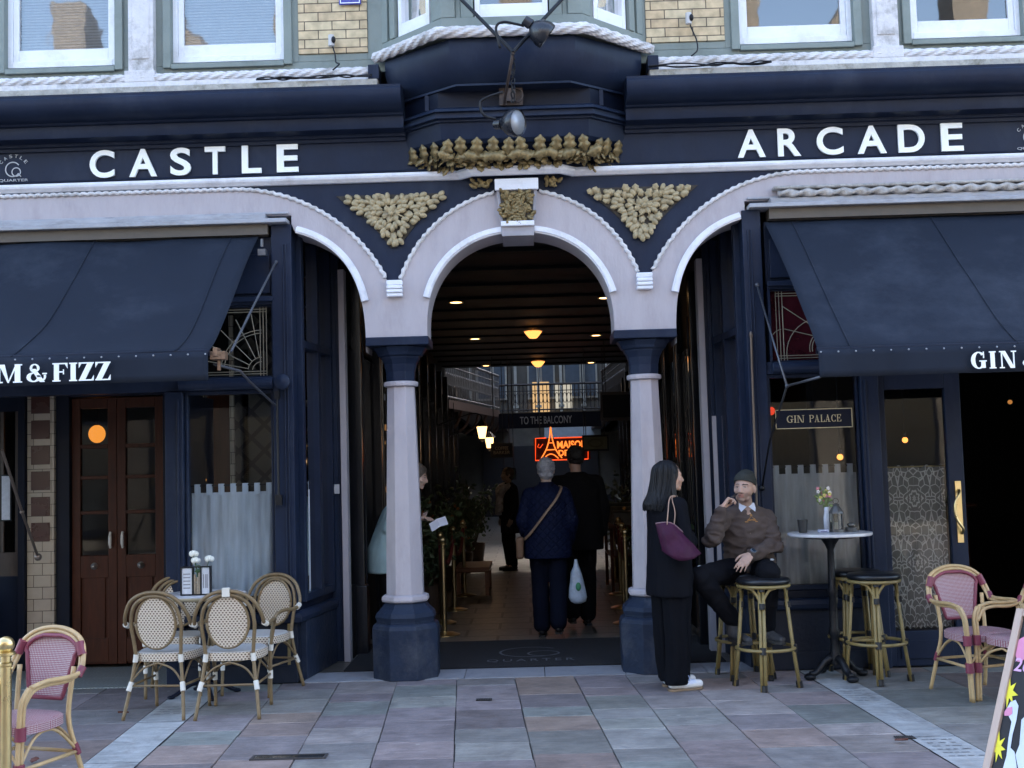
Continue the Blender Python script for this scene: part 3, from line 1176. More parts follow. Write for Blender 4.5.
s_in = [p for p in sup(-2.22, 2.53, 1.01, 1.0, 2.8, 0, 90, 40) if p[0] >= -1.78]
c_in = sup(0, 2.70, .73, .735, 2.2, 180, 90, 36)      # from left spring to top
mir = lambda P: [(-a, b) for a, b in P]
for s in (1, -1):
    f_ = (lambda P: P) if s == 1 else mir
    # lilac arch band as strips (side quadrant, centre half, pier block, flat band)
    mb = MB()
    so_ = side_outer(40)
    # match counts: resample inner
    def rs(P, n):
        P = [Vector((a, 0, b)) for a, b in P]
        L = [0]
        for a, b in zip(P, P[1:]): L.append(L[-1] + (b - a).length)
        out = []
        for i in range(n + 1):
            t = L[-1] * i / n
            k = 0
            while k < len(L) - 2 and L[k + 1] < t: k += 1
            q = (t - L[k]) / max(1e-9, L[k + 1] - L[k])
            p = P[k].lerp(P[k + 1], q)
            out.append((p.x, p.z))
        return out
    inn = rs([(-1.21, 2.70)] + s_in + [(-1.78, 3.56)], 44)
    outc = rs(side_outer(40)[::-1], 44)
    co = rs(cen_outer(), 44)
    ci = rs(c_in, 44)
    poly = [(-1.21, 2.64)] + [(-1.21, 2.70)] + s_in + [(-1.78, 3.56), (-1.78, 3.63), (-6.5, 3.63), (-6.5, 3.85)] + side_outer(40) + cen_outer()[1:]
    poly += [(-.0, 3.435)] + c_in[::-1][1:] + [(-.73, 2.64)]
    mb.prism(f_(poly), 0, .36)
    mb.build('arch', LILAC, BLD)
    # navy spandrel and fascia
    mb = MB()
    poly = [(-6.5, 4.56), (-6.5, 3.852)] + [(a, b + .002) for a, b in side_outer(40)] + cen_outer()[1:] + [(0, 4.56)]
    mb.prism(f_(poly), .014, .345)
    mb.build('fascia', NAVY, BLD)
    # white inner hood mould
    mb = MB()
    def off(P, d):
        out = []
        for i in range(len(P)):
            a = Vector(P[max(i - 1, 0)])
            b = Vector(P[min(i + 1, len(P) - 1)])
            t = (b - a).normalized()
            out.append((P[i][0] - t.y * d, P[i][1] + t.x * d))
        return out
    P = [p for p in ci if p[1] > 2.93]
    mb.strip(P, off(P, .055), -.028, .006)
    mb.strip(off(P, .012), off(P, .042), -.042, -.027)
    for i, p in enumerate(mb.v):
        if s == -1: mb.v[i] = (-p[0], p[1], p[2])
    mb.build('hood_mould', WHITE, BLD)
    mb = MB()
    P = [p for p in s_in if p[1] > 2.92]
    mb.strip(P, off(P, -.055), -.028, .006)
    mb.strip(off(P, -.012), off(P, -.042), -.042, -.027)
    for i, p in enumerate(mb.v):
        if s == -1: mb.v[i] = (-p[0], p[1], p[2])
    mb.build('hood_mould', WHITE, BLD)
    # rough outer bead
    mb = MB()
    P = [(a * s, -.004, b) for a, b in side_outer(40) if b > 3.08]
    mb.rope([(-2.25 * s - 4.2 * s, -.004, 3.85)] + P, .016, .06, 1, .35, 8, .012)
    P = [(a * s, -.004, b) for a, b in cen_outer() if b > 3.08 and abs(a) > .16]
    mb.rope(P, .016, .06, 1, .35, 8, .012)
    mb.build('bead_moulding', WHITED, BLD, smooth=True)
    # V corbel
    mb = MB()
    for k, (z0, z1, o) in enumerate(((3.045, 3.085, .05), (3.015, 3.043, .06), (2.985, 3.013, .055), (2.955, 2.983, .045))):
        mb.box(-.975 * s - .062, -.975 * s + .062, -o, .012, z0, z1)
    mb.build('corbel', WHITE, BLD, bevel=.008)
    # flat band lower mouldings over the shops
    mb = MB()
    mb.box(s * 1.97, s * 6.5, -.07, .1, 3.595, 3.635)
    mb.box(s * 1.80, s * 6.5, -.10, .1, 3.558, 3.592)
    if s == 1 or True:
        mb.box(s * 1.80, s * 6.5, -.03, .1, 3.637, 3.655)
    mb.build('shop_band_moulding', M('grey_band', (.34, .35, .385), .6, var=.15, scale=9, bump=.3, dirt=(.16, .15, .15), dirtamt=.7, stretch=(1, 1, 3)), BLD, bevel=.006)
    if s == -1:
        mb = MB()
        mb.rope([(2.03, -.075, 3.665), (6.5, -.075, 3.665)], .026, .14, 2, .4, 10, .012)
        mb.box(2.0, 6.5, -.09, .0, 3.70, 3.722)
        mb.build('carved_moulding', M('carved_stone', (.42, .40, .38), .7, var=.3, scale=20, bump=.8, bscale=60, dirt=(.12, .11, .1), dirtamt=.9), BLD, smooth=True)
    mb = MB()
    mb.box(s * 1.96, s * 6.5, -.05, .12, 3.475, 3.556)
    mb.build('awning_housing', M('taupe_board', (.09, .075, .06), .6, bump=.1), BLD)

# label moulding above arches with the step forward in the middle
mpath = [(-6.5, .012), (-.44, .012), (-.34, -.09), (.34, -.09), (.44, .012), (6.5, .012)]
mb = sweep(MB(), mpath, [(0, 3.872), (.022, 3.875), (.05, 3.90), (.056, 3.915), (.05, 3.935), (.0, 3.945)])
mb.build('label_moulding', WHITE, BLD)
mb = sweep(MB(), mpath, [(0, 3.948), (.03, 3.95), (.035, 3.96), (0, 3.967)])
mb.build('label_fillet', NAVY, BLD)

# keystone
mb = MB()
mb.prism([(-.165, 3.845), (.165, 3.845), (.125, 3.40), (-.125, 3.40)], -.06, .38)
mb.build('keystone', M('keystone_grey', (.30, .29, .32), .55, bump=.15), BLD, bevel=.005)
mb = MB()
mb.box(-.17, .17, -.085, -.055, 3.76, 3.85)
mb.build('keystone_cap', WHITE, BLD, bevel=.006)
mb = MB()
mb.box(-.13, .13, -.085, -.055, 3.475, 3.515)
mb.build('keystone_cap', WHITE, BLD, bevel=.006)


# gilded leaves
def leaf(mb, c, ang, size, tilt=.5, lob=True, w=.62, curl=.25, Mo=None):
    """cupped (oak) leaf lying near the xz plane, rising towards -y"""
    n = 14 if lob and size > .09 else 9
    pts = []
    c = Vector(c)
    for i in range(n):
        t = i / (n - 1)
        wd = math.sin(math.pi * min(1, t * .93 + .04)) ** .8 * w * .5
        if lob: wd *= .84 + .19 * math.cos(t * 5.0 * math.pi + .6)
        z = t
        for side in (-1, 0, 1):
            x = wd * side
            y = -tilt * t * (1 - .75 * t) * .9 - (curl * t * t) + (.18 * abs(side) * (1 - .4 * t)) * .6
            pts.append((x, y, z))
    ca, sa = math.cos(ang), math.sin(ang)
    V = []
    for th in (0, .07):
        for x, y, z in pts:
            p = Vector((x * ca + z * sa, y + th, -x * sa + z * ca)) * size
            if Mo is not None: p = Mo @ p
            V.append(c + p)
    f = []
    N = len(pts)
    for i in range(n - 1):
        for k in range(2):
            a = i * 3 + k
            f.append([a, a + 1, a + 4, a + 3])
            f.append([N + a, N + a + 3, N + a + 4, N + a + 1])
        f.append([i * 3, i * 3 + 3, N + i * 3 + 3, N + i * 3])
        f.append([i * 3 + 2, N + i * 3 + 2, N + i * 3 + 5, i * 3 + 5])
    mb.add(V, f)


rnd = random.Random(11)
for s in (-1, 1):
    mb = MB()
    cx = .99 * s
    cz = 3.615
    inside = lambda x, z: 3.36 < z < 3.75 and ((x + 2.25) ** 2 + (z - 2.5) ** 2 > 1.53 ** 2) and ((x / 1.135) ** 2 + ((z - 2.7) / 1.206) ** 2 > 1.0)
    q = MB()
    bed = [(-1.425, 3.772), (-.585, 3.772)] + [(1.115 * -math.cos(R(a)), 2.7 + 1.186 * math.sin(R(a))) for a in range(56, 32, -3)] + [(-2.25 + 1.51 * math.cos(R(a)), 2.5 + 1.51 * math.sin(R(a))) for a in range(34, 57, 3)]
    q.prism([(a * (1 if s == -1 else -1), b) for a, b in bed], .004, .02)
    q.build('carving_bed', M('carving_bed', (.035, .027, .018), .7, var=.4, bump=.5), BLD)  # dark backing, its brown also deepens the shaded gaps between leaves
    # central flower
    for k in range(6):
        leaf(mb, (cx, -.01, cz), k * math.pi / 3 + .3, .075, .5, False, .8, .1)
    mb.ell((cx, -.035, cz), (.022, .022, .022), 10, 6)
    pts = []
    for t in range(4000):
        x, z = rnd.uniform(-1.45, -.55), rnd.uniform(3.33, 3.78)
        if not inside(x, z): continue
        X = x * s * -1 if s == 1 else x
        if math.hypot(X - cx, z - cz) < .085: continue
        if any(math.hypot(X - a, z - b) < .044 for a, b in pts): continue
        pts.append((X, z))
    for X, z in pts:
        a = math.atan2(X - cx, z - cz) + rnd.uniform(-.5, .5)
        if s == -1 and rnd.random() < .8 or rnd.random() < .4:
            for q in (-.55, .55):
                mb.ell((X + .017 * math.cos(a) * (1 if q > 0 else -1), -.012, z - .017 * math.sin(a) * (1 if q > 0 else -1)), (.022, .022, .033), 9, 6, rot=Matrix.Rotation(a + q * .6, 3, 'Y'))
        else:
            leaf(mb, (X - .03 * math.sin(a), -.004, z - .03 * math.cos(a)), a, rnd.uniform(.065, .085), .5, s == 1, .9, .2)
    for k in range(8):
        a = k * math.pi / 4 + .2
        mb.tube([(cx, -.0, cz), (cx + .06 * math.sin(a), -.022, cz + .06 * math.cos(a)), (cx + .12 * math.sin(a + .2), -.01, cz + .09 * math.cos(a + .2))], .006, 6)
    mb.build('spandrel_carving', GOLDP, BLD, smooth=True)
    mb = MB()
    for k in range(14):
        leaf(mb, (s * rnd.uniform(.18, .33), -.02, rnd.uniform(3.79, 3.84)), rnd.uniform(-1.6, 1.6), .055, .5, True, .7)
    mb.build('arch_head_carving', GOLD, BLD, smooth=True)
mb = MB(); mb.prism([(-.135, 3.755), (.135, 3.755), (.115, 3.52), (-.115, 3.52)], -.064, -.05); mb.build('keystone_panel', M('carving_bed', (.035, .027, .018), .7), BLD)
mb = MB()
for k in range(110):
    z = rnd.uniform(3.53, 3.74)
    leaf(mb, (rnd.uniform(-.1, .1), -.066, z), rnd.uniform(-3, 3), rnd.uniform(.045, .07), .6, True, .7)
mb.build('keystone_carving', GOLD, BLD, smooth=True)

# bay corbel
def hexpath(hw, hf, d): return [(-hw, .02), (-hf, -d), (hf, -d), (hw, .02)]
mb = sweep(MB(), hexpath(.93, .43, .38), [(-.3, 4.82), (.12, 4.82), (.125, 4.77), (.12, 4.70), (.095, 4.62), (.05, 4.555), (.0, 4.515), (.012, 4.512), (.014, 4.495), (-.3, 4.49)])
mb.build('bay_cove', NAVY, BLD, smooth=True, auto=38)
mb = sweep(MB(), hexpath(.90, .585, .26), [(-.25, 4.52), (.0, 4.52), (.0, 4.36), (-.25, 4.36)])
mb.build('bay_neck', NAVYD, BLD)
mb = MB()
for s in (-1, 1):
    mb.box(s * .66, s * .69, -.20, -.17, 4.37, 4.5)
sweep(mb, hexpath(.90, .585, .26), [(-.1, 4.365), (.02, 4.365), (.055, 4.345), (.06, 4.325), (.035, 4.32), (.035, 4.30), (.055, 4.295), (.055, 4.275), (.02, 4.27), (.02, 4.255), (-.1, 4.255)])
mb.build('bay_string_course', NAVY, BLD)
mb = sweep(MB(), hexpath(.875, .57, .25), [(-.1, 4.257), (.01, 4.257), (.0, 4.20), (-.015, 4.13), (-.04, 4.10), (-.1, 4.10)])
mb.build('bay_apron', NAVY, BLD)
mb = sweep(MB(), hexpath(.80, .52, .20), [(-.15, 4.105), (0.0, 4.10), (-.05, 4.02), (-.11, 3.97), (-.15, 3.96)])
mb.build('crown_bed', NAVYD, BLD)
mb = MB()
rnd = random.Random(3)
hp = [(-.80, .0), (-.54, -.21), (.54, -.21), (.80, .0)]
HP = resample([Vector((a, b, 0)) for a, b in hp], .118)
for i, p in enumerate(HP):
    onside = abs(p.x) > .56
    ry = 0 if not onside else (R(40) if p.x > 0 else R(-40))
    Mo = Matrix.Rotation(ry, 3, 'Z')
    leaf(mb, (p.x, p.y - .03, 4.0 + rnd.uniform(-.008, .008)), rnd.uniform(-.25, .25), rnd.uniform(.125, .14), .5, True, .80, .2, Mo)
HP = resample([Vector((a, b, 0)) for a, b in [(-.79, .0), (-.5, -.2), (.5, -.2), (.79, .0)]], .034)
for i, p in enumerate(HP):
    if i % 3 == 0 and abs(p.x) < .6:
        leaf(mb, (p.x - .05 * (-1) ** i, p.y - .035, 3.985), (1.35 if i % 2 else -1.35) + rnd.uniform(-.2, .2), .125, .4, True, .8, .15)
    ry = 0 if abs(p.x) < .54 else (R(40) if p.x > 0 else R(-40))
    Mo = Matrix.Rotation(ry, 3, 'Z')
    k = abs(p.x) / .8
    for j in range(3):
        zz = 4.035 - .035 * j + rnd.uniform(-.012, .012) - .0 * k
        leaf(mb, (p.x * (1 - .05 * j), p.y + .035 * j - .02, zz), rnd.uniform(1.6, 4.6), rnd.uniform(.05, .08), .55, True, .75, .25, Mo)
    if rnd.random() < .5: mb.ell((p.x * .95, p.y - .02, 4.0 + rnd.uniform(-.03, .02)), .016, 8, 6)
mb.build('leaf_crown', GOLD, BLD, smooth=True)

# main cornice
cp = [(0, 4.20), (.02, 4.20), (.024, 4.225), (.05, 4.23), (.05, 4.252), (.16, 4.262), (.165, 4.272), (.165, 4.352), (.19, 4.358), (.20, 4.372), (.26, 4.38), (.305, 4.405), (.335, 4.44), (.348, 4.48), (.345, 4.52), (.33, 4.535), (.33, 4.555), (0, 4.60)]
for s in (-1, 1):
    xs = [(-6.5, .013), (-.865, .013)] if s == -1 else [(.865, .013), (6.5, .013)]
    mb = sweep(MB(), xs, cp)
    mb.build('cornice', NAVY, BLD, smooth=True, auto=35)
    mb = MB()
    x0, x1 = (s * 1.06, s * 6.5)
    mb.box(x0, x1, -.16, .02, 4.60, 4.655)
    mb.build('mossy_ledge', MOSS, BLD, bevel=.008)
    mb = MB()
    mb.box(x0, x1, -.11, .02, 4.657, 4.705)
    mb.rope([(s * 1.14, -.075, 4.742), (s * 6.5, -.075, 4.742)], .034, .10, 5, .13, 18, .009)
    mb.build('rope_moulding', WHITED, BLD, smooth=False)
    mb = MB(); mb.box(s * 1.05, s * 1.135, -.14, .05, 4.66, 4.775); mb.build('bay_stop_block', NAVY, BLD, bevel=.005)
mb = MB()
mb.rope([(-1.09, -.03, 4.86), (-.555, -.54, 4.86), (.555, -.54, 4.86), (1.09, -.03, 4.86)], .040, .12, 5, .13, 18, .009)
mb.build('bay_rope_moulding', WHITED, BLD)

# upper floor walls
gw = MB()
wins = [(-5.85, -4.95), (-4.06, -3.15), (-2.73, -1.80), (1.78, 2.71), (3.13, 4.04), (4.95, 5.85)]
edges = [-6.5] + [e for w_ in wins for e in w_] + [6.5]
solid = [(-6.5, -5.85), (-4.95, -4.06), (-3.15, -2.73), (-1.80, -1.70), (1.68, 1.78), (2.71, 3.13), (4.04, 4.95), (5.85, 6.5), (-1.15, -1.03), (1.03, 1.06)]
gw.box(-6.5, 6.5, .001, .3, 4.76, 4.862)
for a, b in solid: gw.box(a, b, .0, .3, 4.8621, 6.6)
for a, b in ((-1.70, -1.15), (1.06, 1.68)): gw.box(a, b, .0, .3, 4.8621, 4.92)
gw.build('upper_wall', GREEN, BLD, bevel=.004)
for a, b in wins:
    gs = MB()
    gs.box(a - .05, a + .015, -.03, .05, 4.84, 6.5); gs.box(b - .015, b + .05, -.03, .05, 4.84, 6.5); gs.box(a + .016, b - .016, -.03, .05, 4.83, 4.872)
    gs.build('window_architrave', GREEN, BLD, bevel=.006)
for a, b in ((-1.70, -1.15), (1.06, 1.68)):
    q = MB(); q.box(a + .001, b - .001, -.012, .3, 4.923, 6.598); q.build('brick_panel', BRICK, BLD)
q = MB(); q.box(-6.5, 6.5, 0, .3, 6.602, 18.0); q.build('upper_brickwork', BRICK, BLD)  # unseen height, raised so its shade covers the houses opposite
q = MB(); q.box(-6.6, 6.6, -.25, .35, 18.0, 18.25); q.build('parapet', WHITED, BLD, bevel=.02)
for a, b in ((-3.04, -2.84), (2.83, 3.03), (-4.8, -4.6), (4.4, 4.6)):
    q = MB()
    q.box(a, b, -.075, .02, 4.80, 6.6)
    q.box(a - .02, b + .02, -.11, .02, 4.706, 4.80)
    q.box(a + .03, b - .03, -.082, -.07, 4.9, 6.5)
    q.build('pilaster', WHITED, BLD, bevel=.01)


def window(a, b, z0, z1, y, blind, parent=BLD, rail=.13):
    fr = MB()
    t = .05
    fr.box(a, a + t, y, y + .05, z0, z1); fr.box(b - t, b, y, y + .05, z0, z1)
    fr.box(a + t, b - t, y, y + .05, z0, z0 + rail * .35); fr.box(a + t, b - t, y, y + .05, z1 - t, z1)
    sx = .045
    fr.box(a + t + .001, a + t + sx, y + .02, y + .06, z0 + rail * .36, z1 - t); fr.box(b - t - sx, b - t - .001, y + .02, y + .06, z0 + rail * .36, z1 - t)
    fr.box(a + t + sx, b - t - sx, y + .02, y + .06, z0 + rail * .36, z0 + rail)
    fr.box(a + t + sx, b - t - sx, y + .02, y + .06, (z0 + z1) / 2, (z0 + z1) / 2 + .05)
    f = fr.build('window', SASH, parent, bevel=.004)
    g = MB(); g.add([(a + t, y + .045, z0 + rail), (b - t, y + .045, z0 + rail), (b - t, y + .045, z1 - t), (a + t, y + .045, z1 - t)], [(0, 1, 2, 3)])
    g.build('pane', GLASSB, f)
    if blind:
        g = MB()
        z = z0 + rail
        while z < z1 - t:
            g.box(a + t, b - t, y + .10, y + .115, z, z + .017)
            z += .024
        g.build('blind', M('blind_slats', (.5, .52, .55), .6), f)
    return f


for i, (a, b) in enumerate(wins):
    window(a, b, 4.90, 6.5, .04, i < 3, rail=.15)
# bay walls
HB = [(-1.04, .0), (-.53, -.5), (.53, -.5), (1.04, .0)]
mb = sweep(MB(), HB, [(-.12, 4.86), (.0, 4.86), (0, 4.985), (-.12, 4.985)])
mb.build('bay_sill_band', GREEN, BLD, bevel=.004)
mb = MB(); sweep(mb, HB, [(-.12, 6.5), (.0, 6.5), (0, 7.0), (-.12, 7.0)])
mb.build('bay_head_band', GREEN, BLD, bevel=.004)


def facet(p0, p1, posts, win, zb=5.0):
    """one side of the bay: posts and a sash window in local facet coordinates"""
    p0, p1 = Vector(p0), Vector(p1)
    L = (p1 - p0).length
    d = (p1 - p0).normalized()
    Mx = Matrix(((d.x, -d.y, 0, p0.x), (d.y, d.x, 0, p0.y), (0, 0, 1, 0), (0, 0, 0, 1)))
    q = MB()
    for a, b, o in posts: q.box(a * L, b * L, -o, .12, 4.987, 6.5, Mx=Mx)
    q.build('bay_post', GREEN, BLD, bevel=.006)
    a, b = win[0] * L, win[1] * L
    fr = MB()
    z0, z1, t = 4.99, 6.5, .04
    fr.box(a, a + t, .02, .08, z0, z1, Mx=Mx); fr.box(b - t, b, .02, .08, z0, z1, Mx=Mx)
    fr.box(a + t, b - t, .02, .08, z0, z0 + .1, Mx=Mx); fr.box(a + t, b - t, .02, .08, z1 - t, z1, Mx=Mx)
    f = fr.build('window', SASH, BLD, bevel=.004)
    g = MB(); g.add([Mx @ Vector(v_) for v_ in ((a + t, .06, z0 + .1), (b - t, .06, z0 + .1), (b - t, .06, z1 - t), (a + t, .06, z1 - t))], [(0, 1, 2, 3)])
    g.build('pane', GLASSB, f)


facet((-1.04, 0), (-.53, -.5), [(0, .1, 0), (.1, .16, -.02), (.16, .24, .01), (.80, .86, -.02), (.86, 1, 0)], (.26, .78))
facet((-.53, -.5), (.53, -.5), [(0, .1, 0), (.1, .14, -.02), (.14, .23, -.01), (.77, .86, -.01), (.86, .9, -.02), (.9, 1, 0)], (.24, .76))
facet((.53, -.5), (1.04, 0), [(0, .14, 0), (.14, .2, -.02), (.76, .84, .01), (.84, .9, -.02), (.9, 1, 0)], (.22, .74))
q = MB(); q.prism([(-1.04, 0), (-.53, -.5), (.53, -.5), (1.04, 0)], 7.0, 7.1, axis='z'); q.build('bay_roof', GREEN, BLD)

# inner structure: floors, back walls, roof (keeps rooms dark; unseen height blocks the sun)
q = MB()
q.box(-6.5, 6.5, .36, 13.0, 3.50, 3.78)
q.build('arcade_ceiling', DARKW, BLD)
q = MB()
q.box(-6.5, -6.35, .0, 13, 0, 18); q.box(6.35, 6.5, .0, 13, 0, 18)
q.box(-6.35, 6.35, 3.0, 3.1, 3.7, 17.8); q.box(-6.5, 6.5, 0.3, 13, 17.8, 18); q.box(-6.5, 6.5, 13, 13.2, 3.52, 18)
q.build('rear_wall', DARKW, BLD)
q = MB()
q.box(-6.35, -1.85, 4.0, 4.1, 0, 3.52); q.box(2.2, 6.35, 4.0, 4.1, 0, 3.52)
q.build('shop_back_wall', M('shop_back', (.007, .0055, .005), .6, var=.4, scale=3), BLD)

# ceiling beams
for i in range(13):
    y = 1.0 + i * .95
    q = MB(); q.box(-1.6, 2.0, y, y + .14, 3.475, 3.499)
    q.build('ceiling_beam', M('ceiling_paint', (.0035, .0035, .004), .6, spec=.15), BLD)

# columns
def oc(w_): return w_ / 2 / math.cos(math.pi / 8)
for s in (-1, 1):
    cx, cy = .965 * s, .20
    q = MB(); q.lathe([(oc(.50), 0), (oc(.51), .38), (oc(.49), .41), (oc(.44), .425)], (cx, cy, 0), 8, oct=.5)
    c = q.build('column_plinth', BLUE, BLD, bevel=.006)
    q = MB(); q.lathe([(oc(.44), .425), (oc(.44), .44), (oc(.46), .47), (oc(.44), .50), (oc(.37), .535), (oc(.33), .56), (oc(.31), .575)], (cx, cy, 0), 8, oct=.5)
    q.build('column_base', BLUE, BLD, bevel=.004)
    q = MB(); q.lathe([(oc(.30), .575), (oc(.35), .585), (oc(.36), .60), (oc(.35), .625), (oc(.30), .637)], (cx, cy, 0), 8, oct=.5)
    q.build('column_ring', LILAC, BLD, bevel=.003)
    q = MB(); q.lathe([(oc(.285), .637), (oc(.275), 1.0), (oc(.24), 1.7), (oc(.212), 2.262)], (cx, cy, 0), 8, oct=.5)
    q.build('column_shaft', LILAC, BLD, bevel=.004)
    q = MB(); q.lathe([(oc(.215), 2.262), (oc(.25), 2.268), (oc(.255), 2.285), (oc(.25), 2.30), (oc(.22), 2.306)], (cx, cy, 0), 16, oct=.5)
    q.build('column_collar', LILAC, BLD, smooth=False)
    q = MB(); q.lathe([(oc(.22), 2.306), (oc(.225), 2.38), (oc(.25), 2.44), (oc(.29), 2.48), (oc(.30), 2.485), (oc(.30), 2.50), (oc(.34), 2.505), (oc(.36), 2.53), (oc(.40), 2.56), (oc(.42), 2.57)], (cx, cy, 0), 8, oct=.5)
    q.box(cx - .245, cx + .245, cy - .2 - .03, cy + .2, 2.575, 2.642)
    q.build('column_capital', NAVY, BLD, bevel=.012)

# letters
sgn = tag(thing('fascia_sign', 'white CASTLE ARCADE capitals with small round logos along the navy fascia', 'sign'))
LM = {'C': (90, 114, 'CASTLE'), }
for ch, a, b in (('C', 90, 114.5), ('A', 129.5, 157), ('S', 170.5, 191), ('T', 205, 225.5), ('L', 242, 261.5), ('E', 277, 298.5)):
    p = at(a, 164, 0); q_ = at(b, 164, 0)
    V, F = text_mesh(ch, p.x, q_.x, 3.975, 4.198, .02, .022)
    mb = MB(); mb.add([(x_, y_, z_) for x_, y_, z_ in V], F); mb.build('letter', LETTER, sgn)
for ch, a, b in (('A', 737, 765), ('R', 777.5, 800.5), ('C', 816.5, 843), ('A', 857, 886), ('D', 898, 924.5), ('E', 941, 963)):
    p = at(a, 141, 0); q_ = at(b, 141, 0)
    V, F = text_mesh(ch, p.x, q_.x, 3.975, 4.198, .02, .022)
    mb = MB(); mb.add([(x_, y_, z_) for x_, y_, z_ in V], F); mb.build('letter', LETTER, sgn)
for X in (-3.985, 4.05):
    mb = MB()
    f_ = lambda x_, z_: (x_, .006, z_)
    arcpoly(mb, X - .005, 4.07, .062, .009, 35, 325, f_)
    arcpoly(mb, X + .022, 4.048, .038, .008, 0, 360, f_)
    mb.tube([(X + .035, .006, 4.035), (X + .06, .006, 4.01)], .004, 6)
    V, F = text_mesh('QUARTER', X - .118, X + .118, 3.968, 3.992, .004, .0)
    mb.add([(x_, .006 + y_, z_) for x_, y_, z_ in V], F)
    for k, ch in enumerate('CASTLE'):
        a = R(52 - k * 20.8)
        V, F = text_mesh(ch, -.012, .012, 0, .026, .004, 0)
        c_, s_ = math.cos(-a), math.sin(-a)
        bx, bz = X - math.sin(a) * .112, 4.052 + math.cos(a) * .112
        mb.add([(bx + x_ * math.cos(a) - z_ * math.sin(a), .006 + y_, bz + x_ * math.sin(a) + z_ * math.cos(a)) for x_, y_, z_ in V], F)
    mb.build('logo', M('logo_grey', (.45, .47, .5), .5), sgn)

# ------------------------------------------------------------------ SHOPFRONTS
LS = thing('shopfront', 'left navy shopfront with mahogany double doors, tiled pier and a half curtained window', 'shopfront')
RS = thing('shopfront', 'right navy shopfront with lace curtained glass door and GIN PALACE window', 'shopfront')
DGL = M('carved_riser', (.010, .0145, .027), .5, spec=.25, bump=.3, bscale=30, dirt=(.035, .04, .055), dirtamt=.5)
for s, S, pa, pb, wa, wb in ((-1, LS, 1.78, 1.94, 1.95, 2.64), (1, RS, 1.75, 1.895, 1.90, 2.60)):
    # corner pillar
    q = MB()
    q.box(s * pa, s * pb, -.02, .14, .545, 3.555)
    for k in (.035, .06): q.box(s * (pa + k), s * (pa + k + .012), -.032, -.019, .62, 3.4)
    q.build('corner_pillar', NAVY, S, bevel=.006)
    # outer pillar
    q = MB()
    q.box(s * (wb + .005), s * (wb + .145), -.03, .13, .0 if s == -1 else 0, 2.262)
    q.box(s * (wb + .03), s * (wb + .05), -.042, -.029, .1, 2.2)
    q.build('pillar', NAVY, S, bevel=.006)
    # riser and sill
    q = MB(); q.box(s * pa, s * wb, .0, .12, .006, .455); q.box(s * (pa + .0), s * wb, -.02, .0, .006, .14)
    q.build('stall_riser', DGL, S, bevel=.005)
    path = [(-wb, .0), (-pa + .0, .0), (-1.66, .96)] if s == -1 else [(1.63, .96), (pa, .0), (wb, .0)]
    q = sweep(MB(), path, [(-.1, .458), (.035, .458), (.045, .47), (.05, .50), (.04, .53), (.01, .543), (-.1, .543)])
    q.build('sill', NAVY, S)
    q = sweep(MB(), path, [(-.1, .545), (.0, .545), (.0, .60), (-.1, .60)])
    q.build('window_base_rail', NAVYD, S, bevel=.003)
    # roller beam between window and transom
    q = MB(); q.box(s * 1.9 if s == 1 else -1.95, s * 6.4, -.0, .12, 2.265, 2.36)
    q.tube([(s * 1.93, -.05, 2.31), (s * 2.66, -.05, 2.31)], .045, 14)
    q.build('beam', NAVY, S, bevel=.004)
    q = MB(); q.box(s * 1.93, s * 6.4, .0, .12, 2.93, 2.975); q.box(s * 1.93, s * 6.4, -.03, .0, 2.95, 2.99)
    q.box(s * 1.93, s * 6.4, .04, .12, 2.976, 3.47); q.box(s * 1.96, s * 2.9, .015, .04, 3.02, 3.33)
    q.build('top_panel', NAVY, S, bevel=.006)
    # leaded transom light
    q = MB(); q.add([(s * 1.93, .06, 2.36), (s * 6.3, .06, 2.36), (s * 6.3, .06, 2.93), (s * 1.93, .06, 2.93)], [(0, 1, 2, 3)])
    fr = MB()
    for k in range(5): fr.box(s * (2.72 + k * .85), s * (2.78 + k * .85), .0, .1, 2.361, 2.929)
    fr.box(s * 1.93, s * 1.95, .0, .1, 2.361, 2.929)
    fr.box(s * 1.951, s * 6.3, .03, .09, 2.361, 2.372); fr.box(s * 1.951, s * 6.3, .03, .09, 2.918, 2.929)
    T = fr.build('transom_window', NAVY, S, bevel=.003)
    q.build('pane', GLASSD if s == -1 else M('red_glass', (.035, .006, .010), .12, var=.3, scale=6), T)
    q = MB(); r_ = .0035
    lx = 2.0
    for a in (0, .025, .05): q.tube([(s * (lx + a), .05, 2.37), (s * (lx + a), .05, 2.92)], r_, 5)
    for a in (2.39, 2.41, 2.88, 2.90): q.tube([(s * lx, .05, a), (s * 2.7, .05, a)], r_, 5)
    if s == -1:
        fcx, fcz = 2.04, 2.41
        angs = (100, 116, 134, 152, 168)
        for a in angs:
            q.tube([(-(fcx) + .11 * math.cos(R(a)), .05, fcz + .11 * math.sin(R(a))), (-(fcx) + .46 * math.cos(R(a)), .05, fcz + .46 * math.sin(R(a)))], r_, 5)
        for rr_ in (.075, .11, .30, .325):
            q.tube([(-fcx + rr_ * math.cos(R(a)), .05, fcz + rr_ * math.sin(R(a))) for a in range(90, 176, 8)], r_, 5)
    else:
        for (a, b, c_, d2) in ((2.05, 2.80, 2.36, 2.58), (2.06, 2.62, 2.32, 2.55), (2.05, 2.8, 2.05, 2.41)):
            q.tube([(a, .05, b), (c_, .05, d2)], r_, 5)
        for rr_, cc in ((.12, (2.40, 2.78)), (.15, (2.40, 2.46)), (.13, (2.40, 2.46)), (.28, (2.35, 2.42)), (.1, (2.05, 2.52))):
            q.tube([(cc[0] + rr_ * math.cos(R(a)), .05, cc[1] + rr_ * math.sin(R(a))) for a in range(100, 200, 10)], r_, 5)
    q.build('leadwork', M('lead_came', (.30, .28, .22), .5, metal=.4), T)
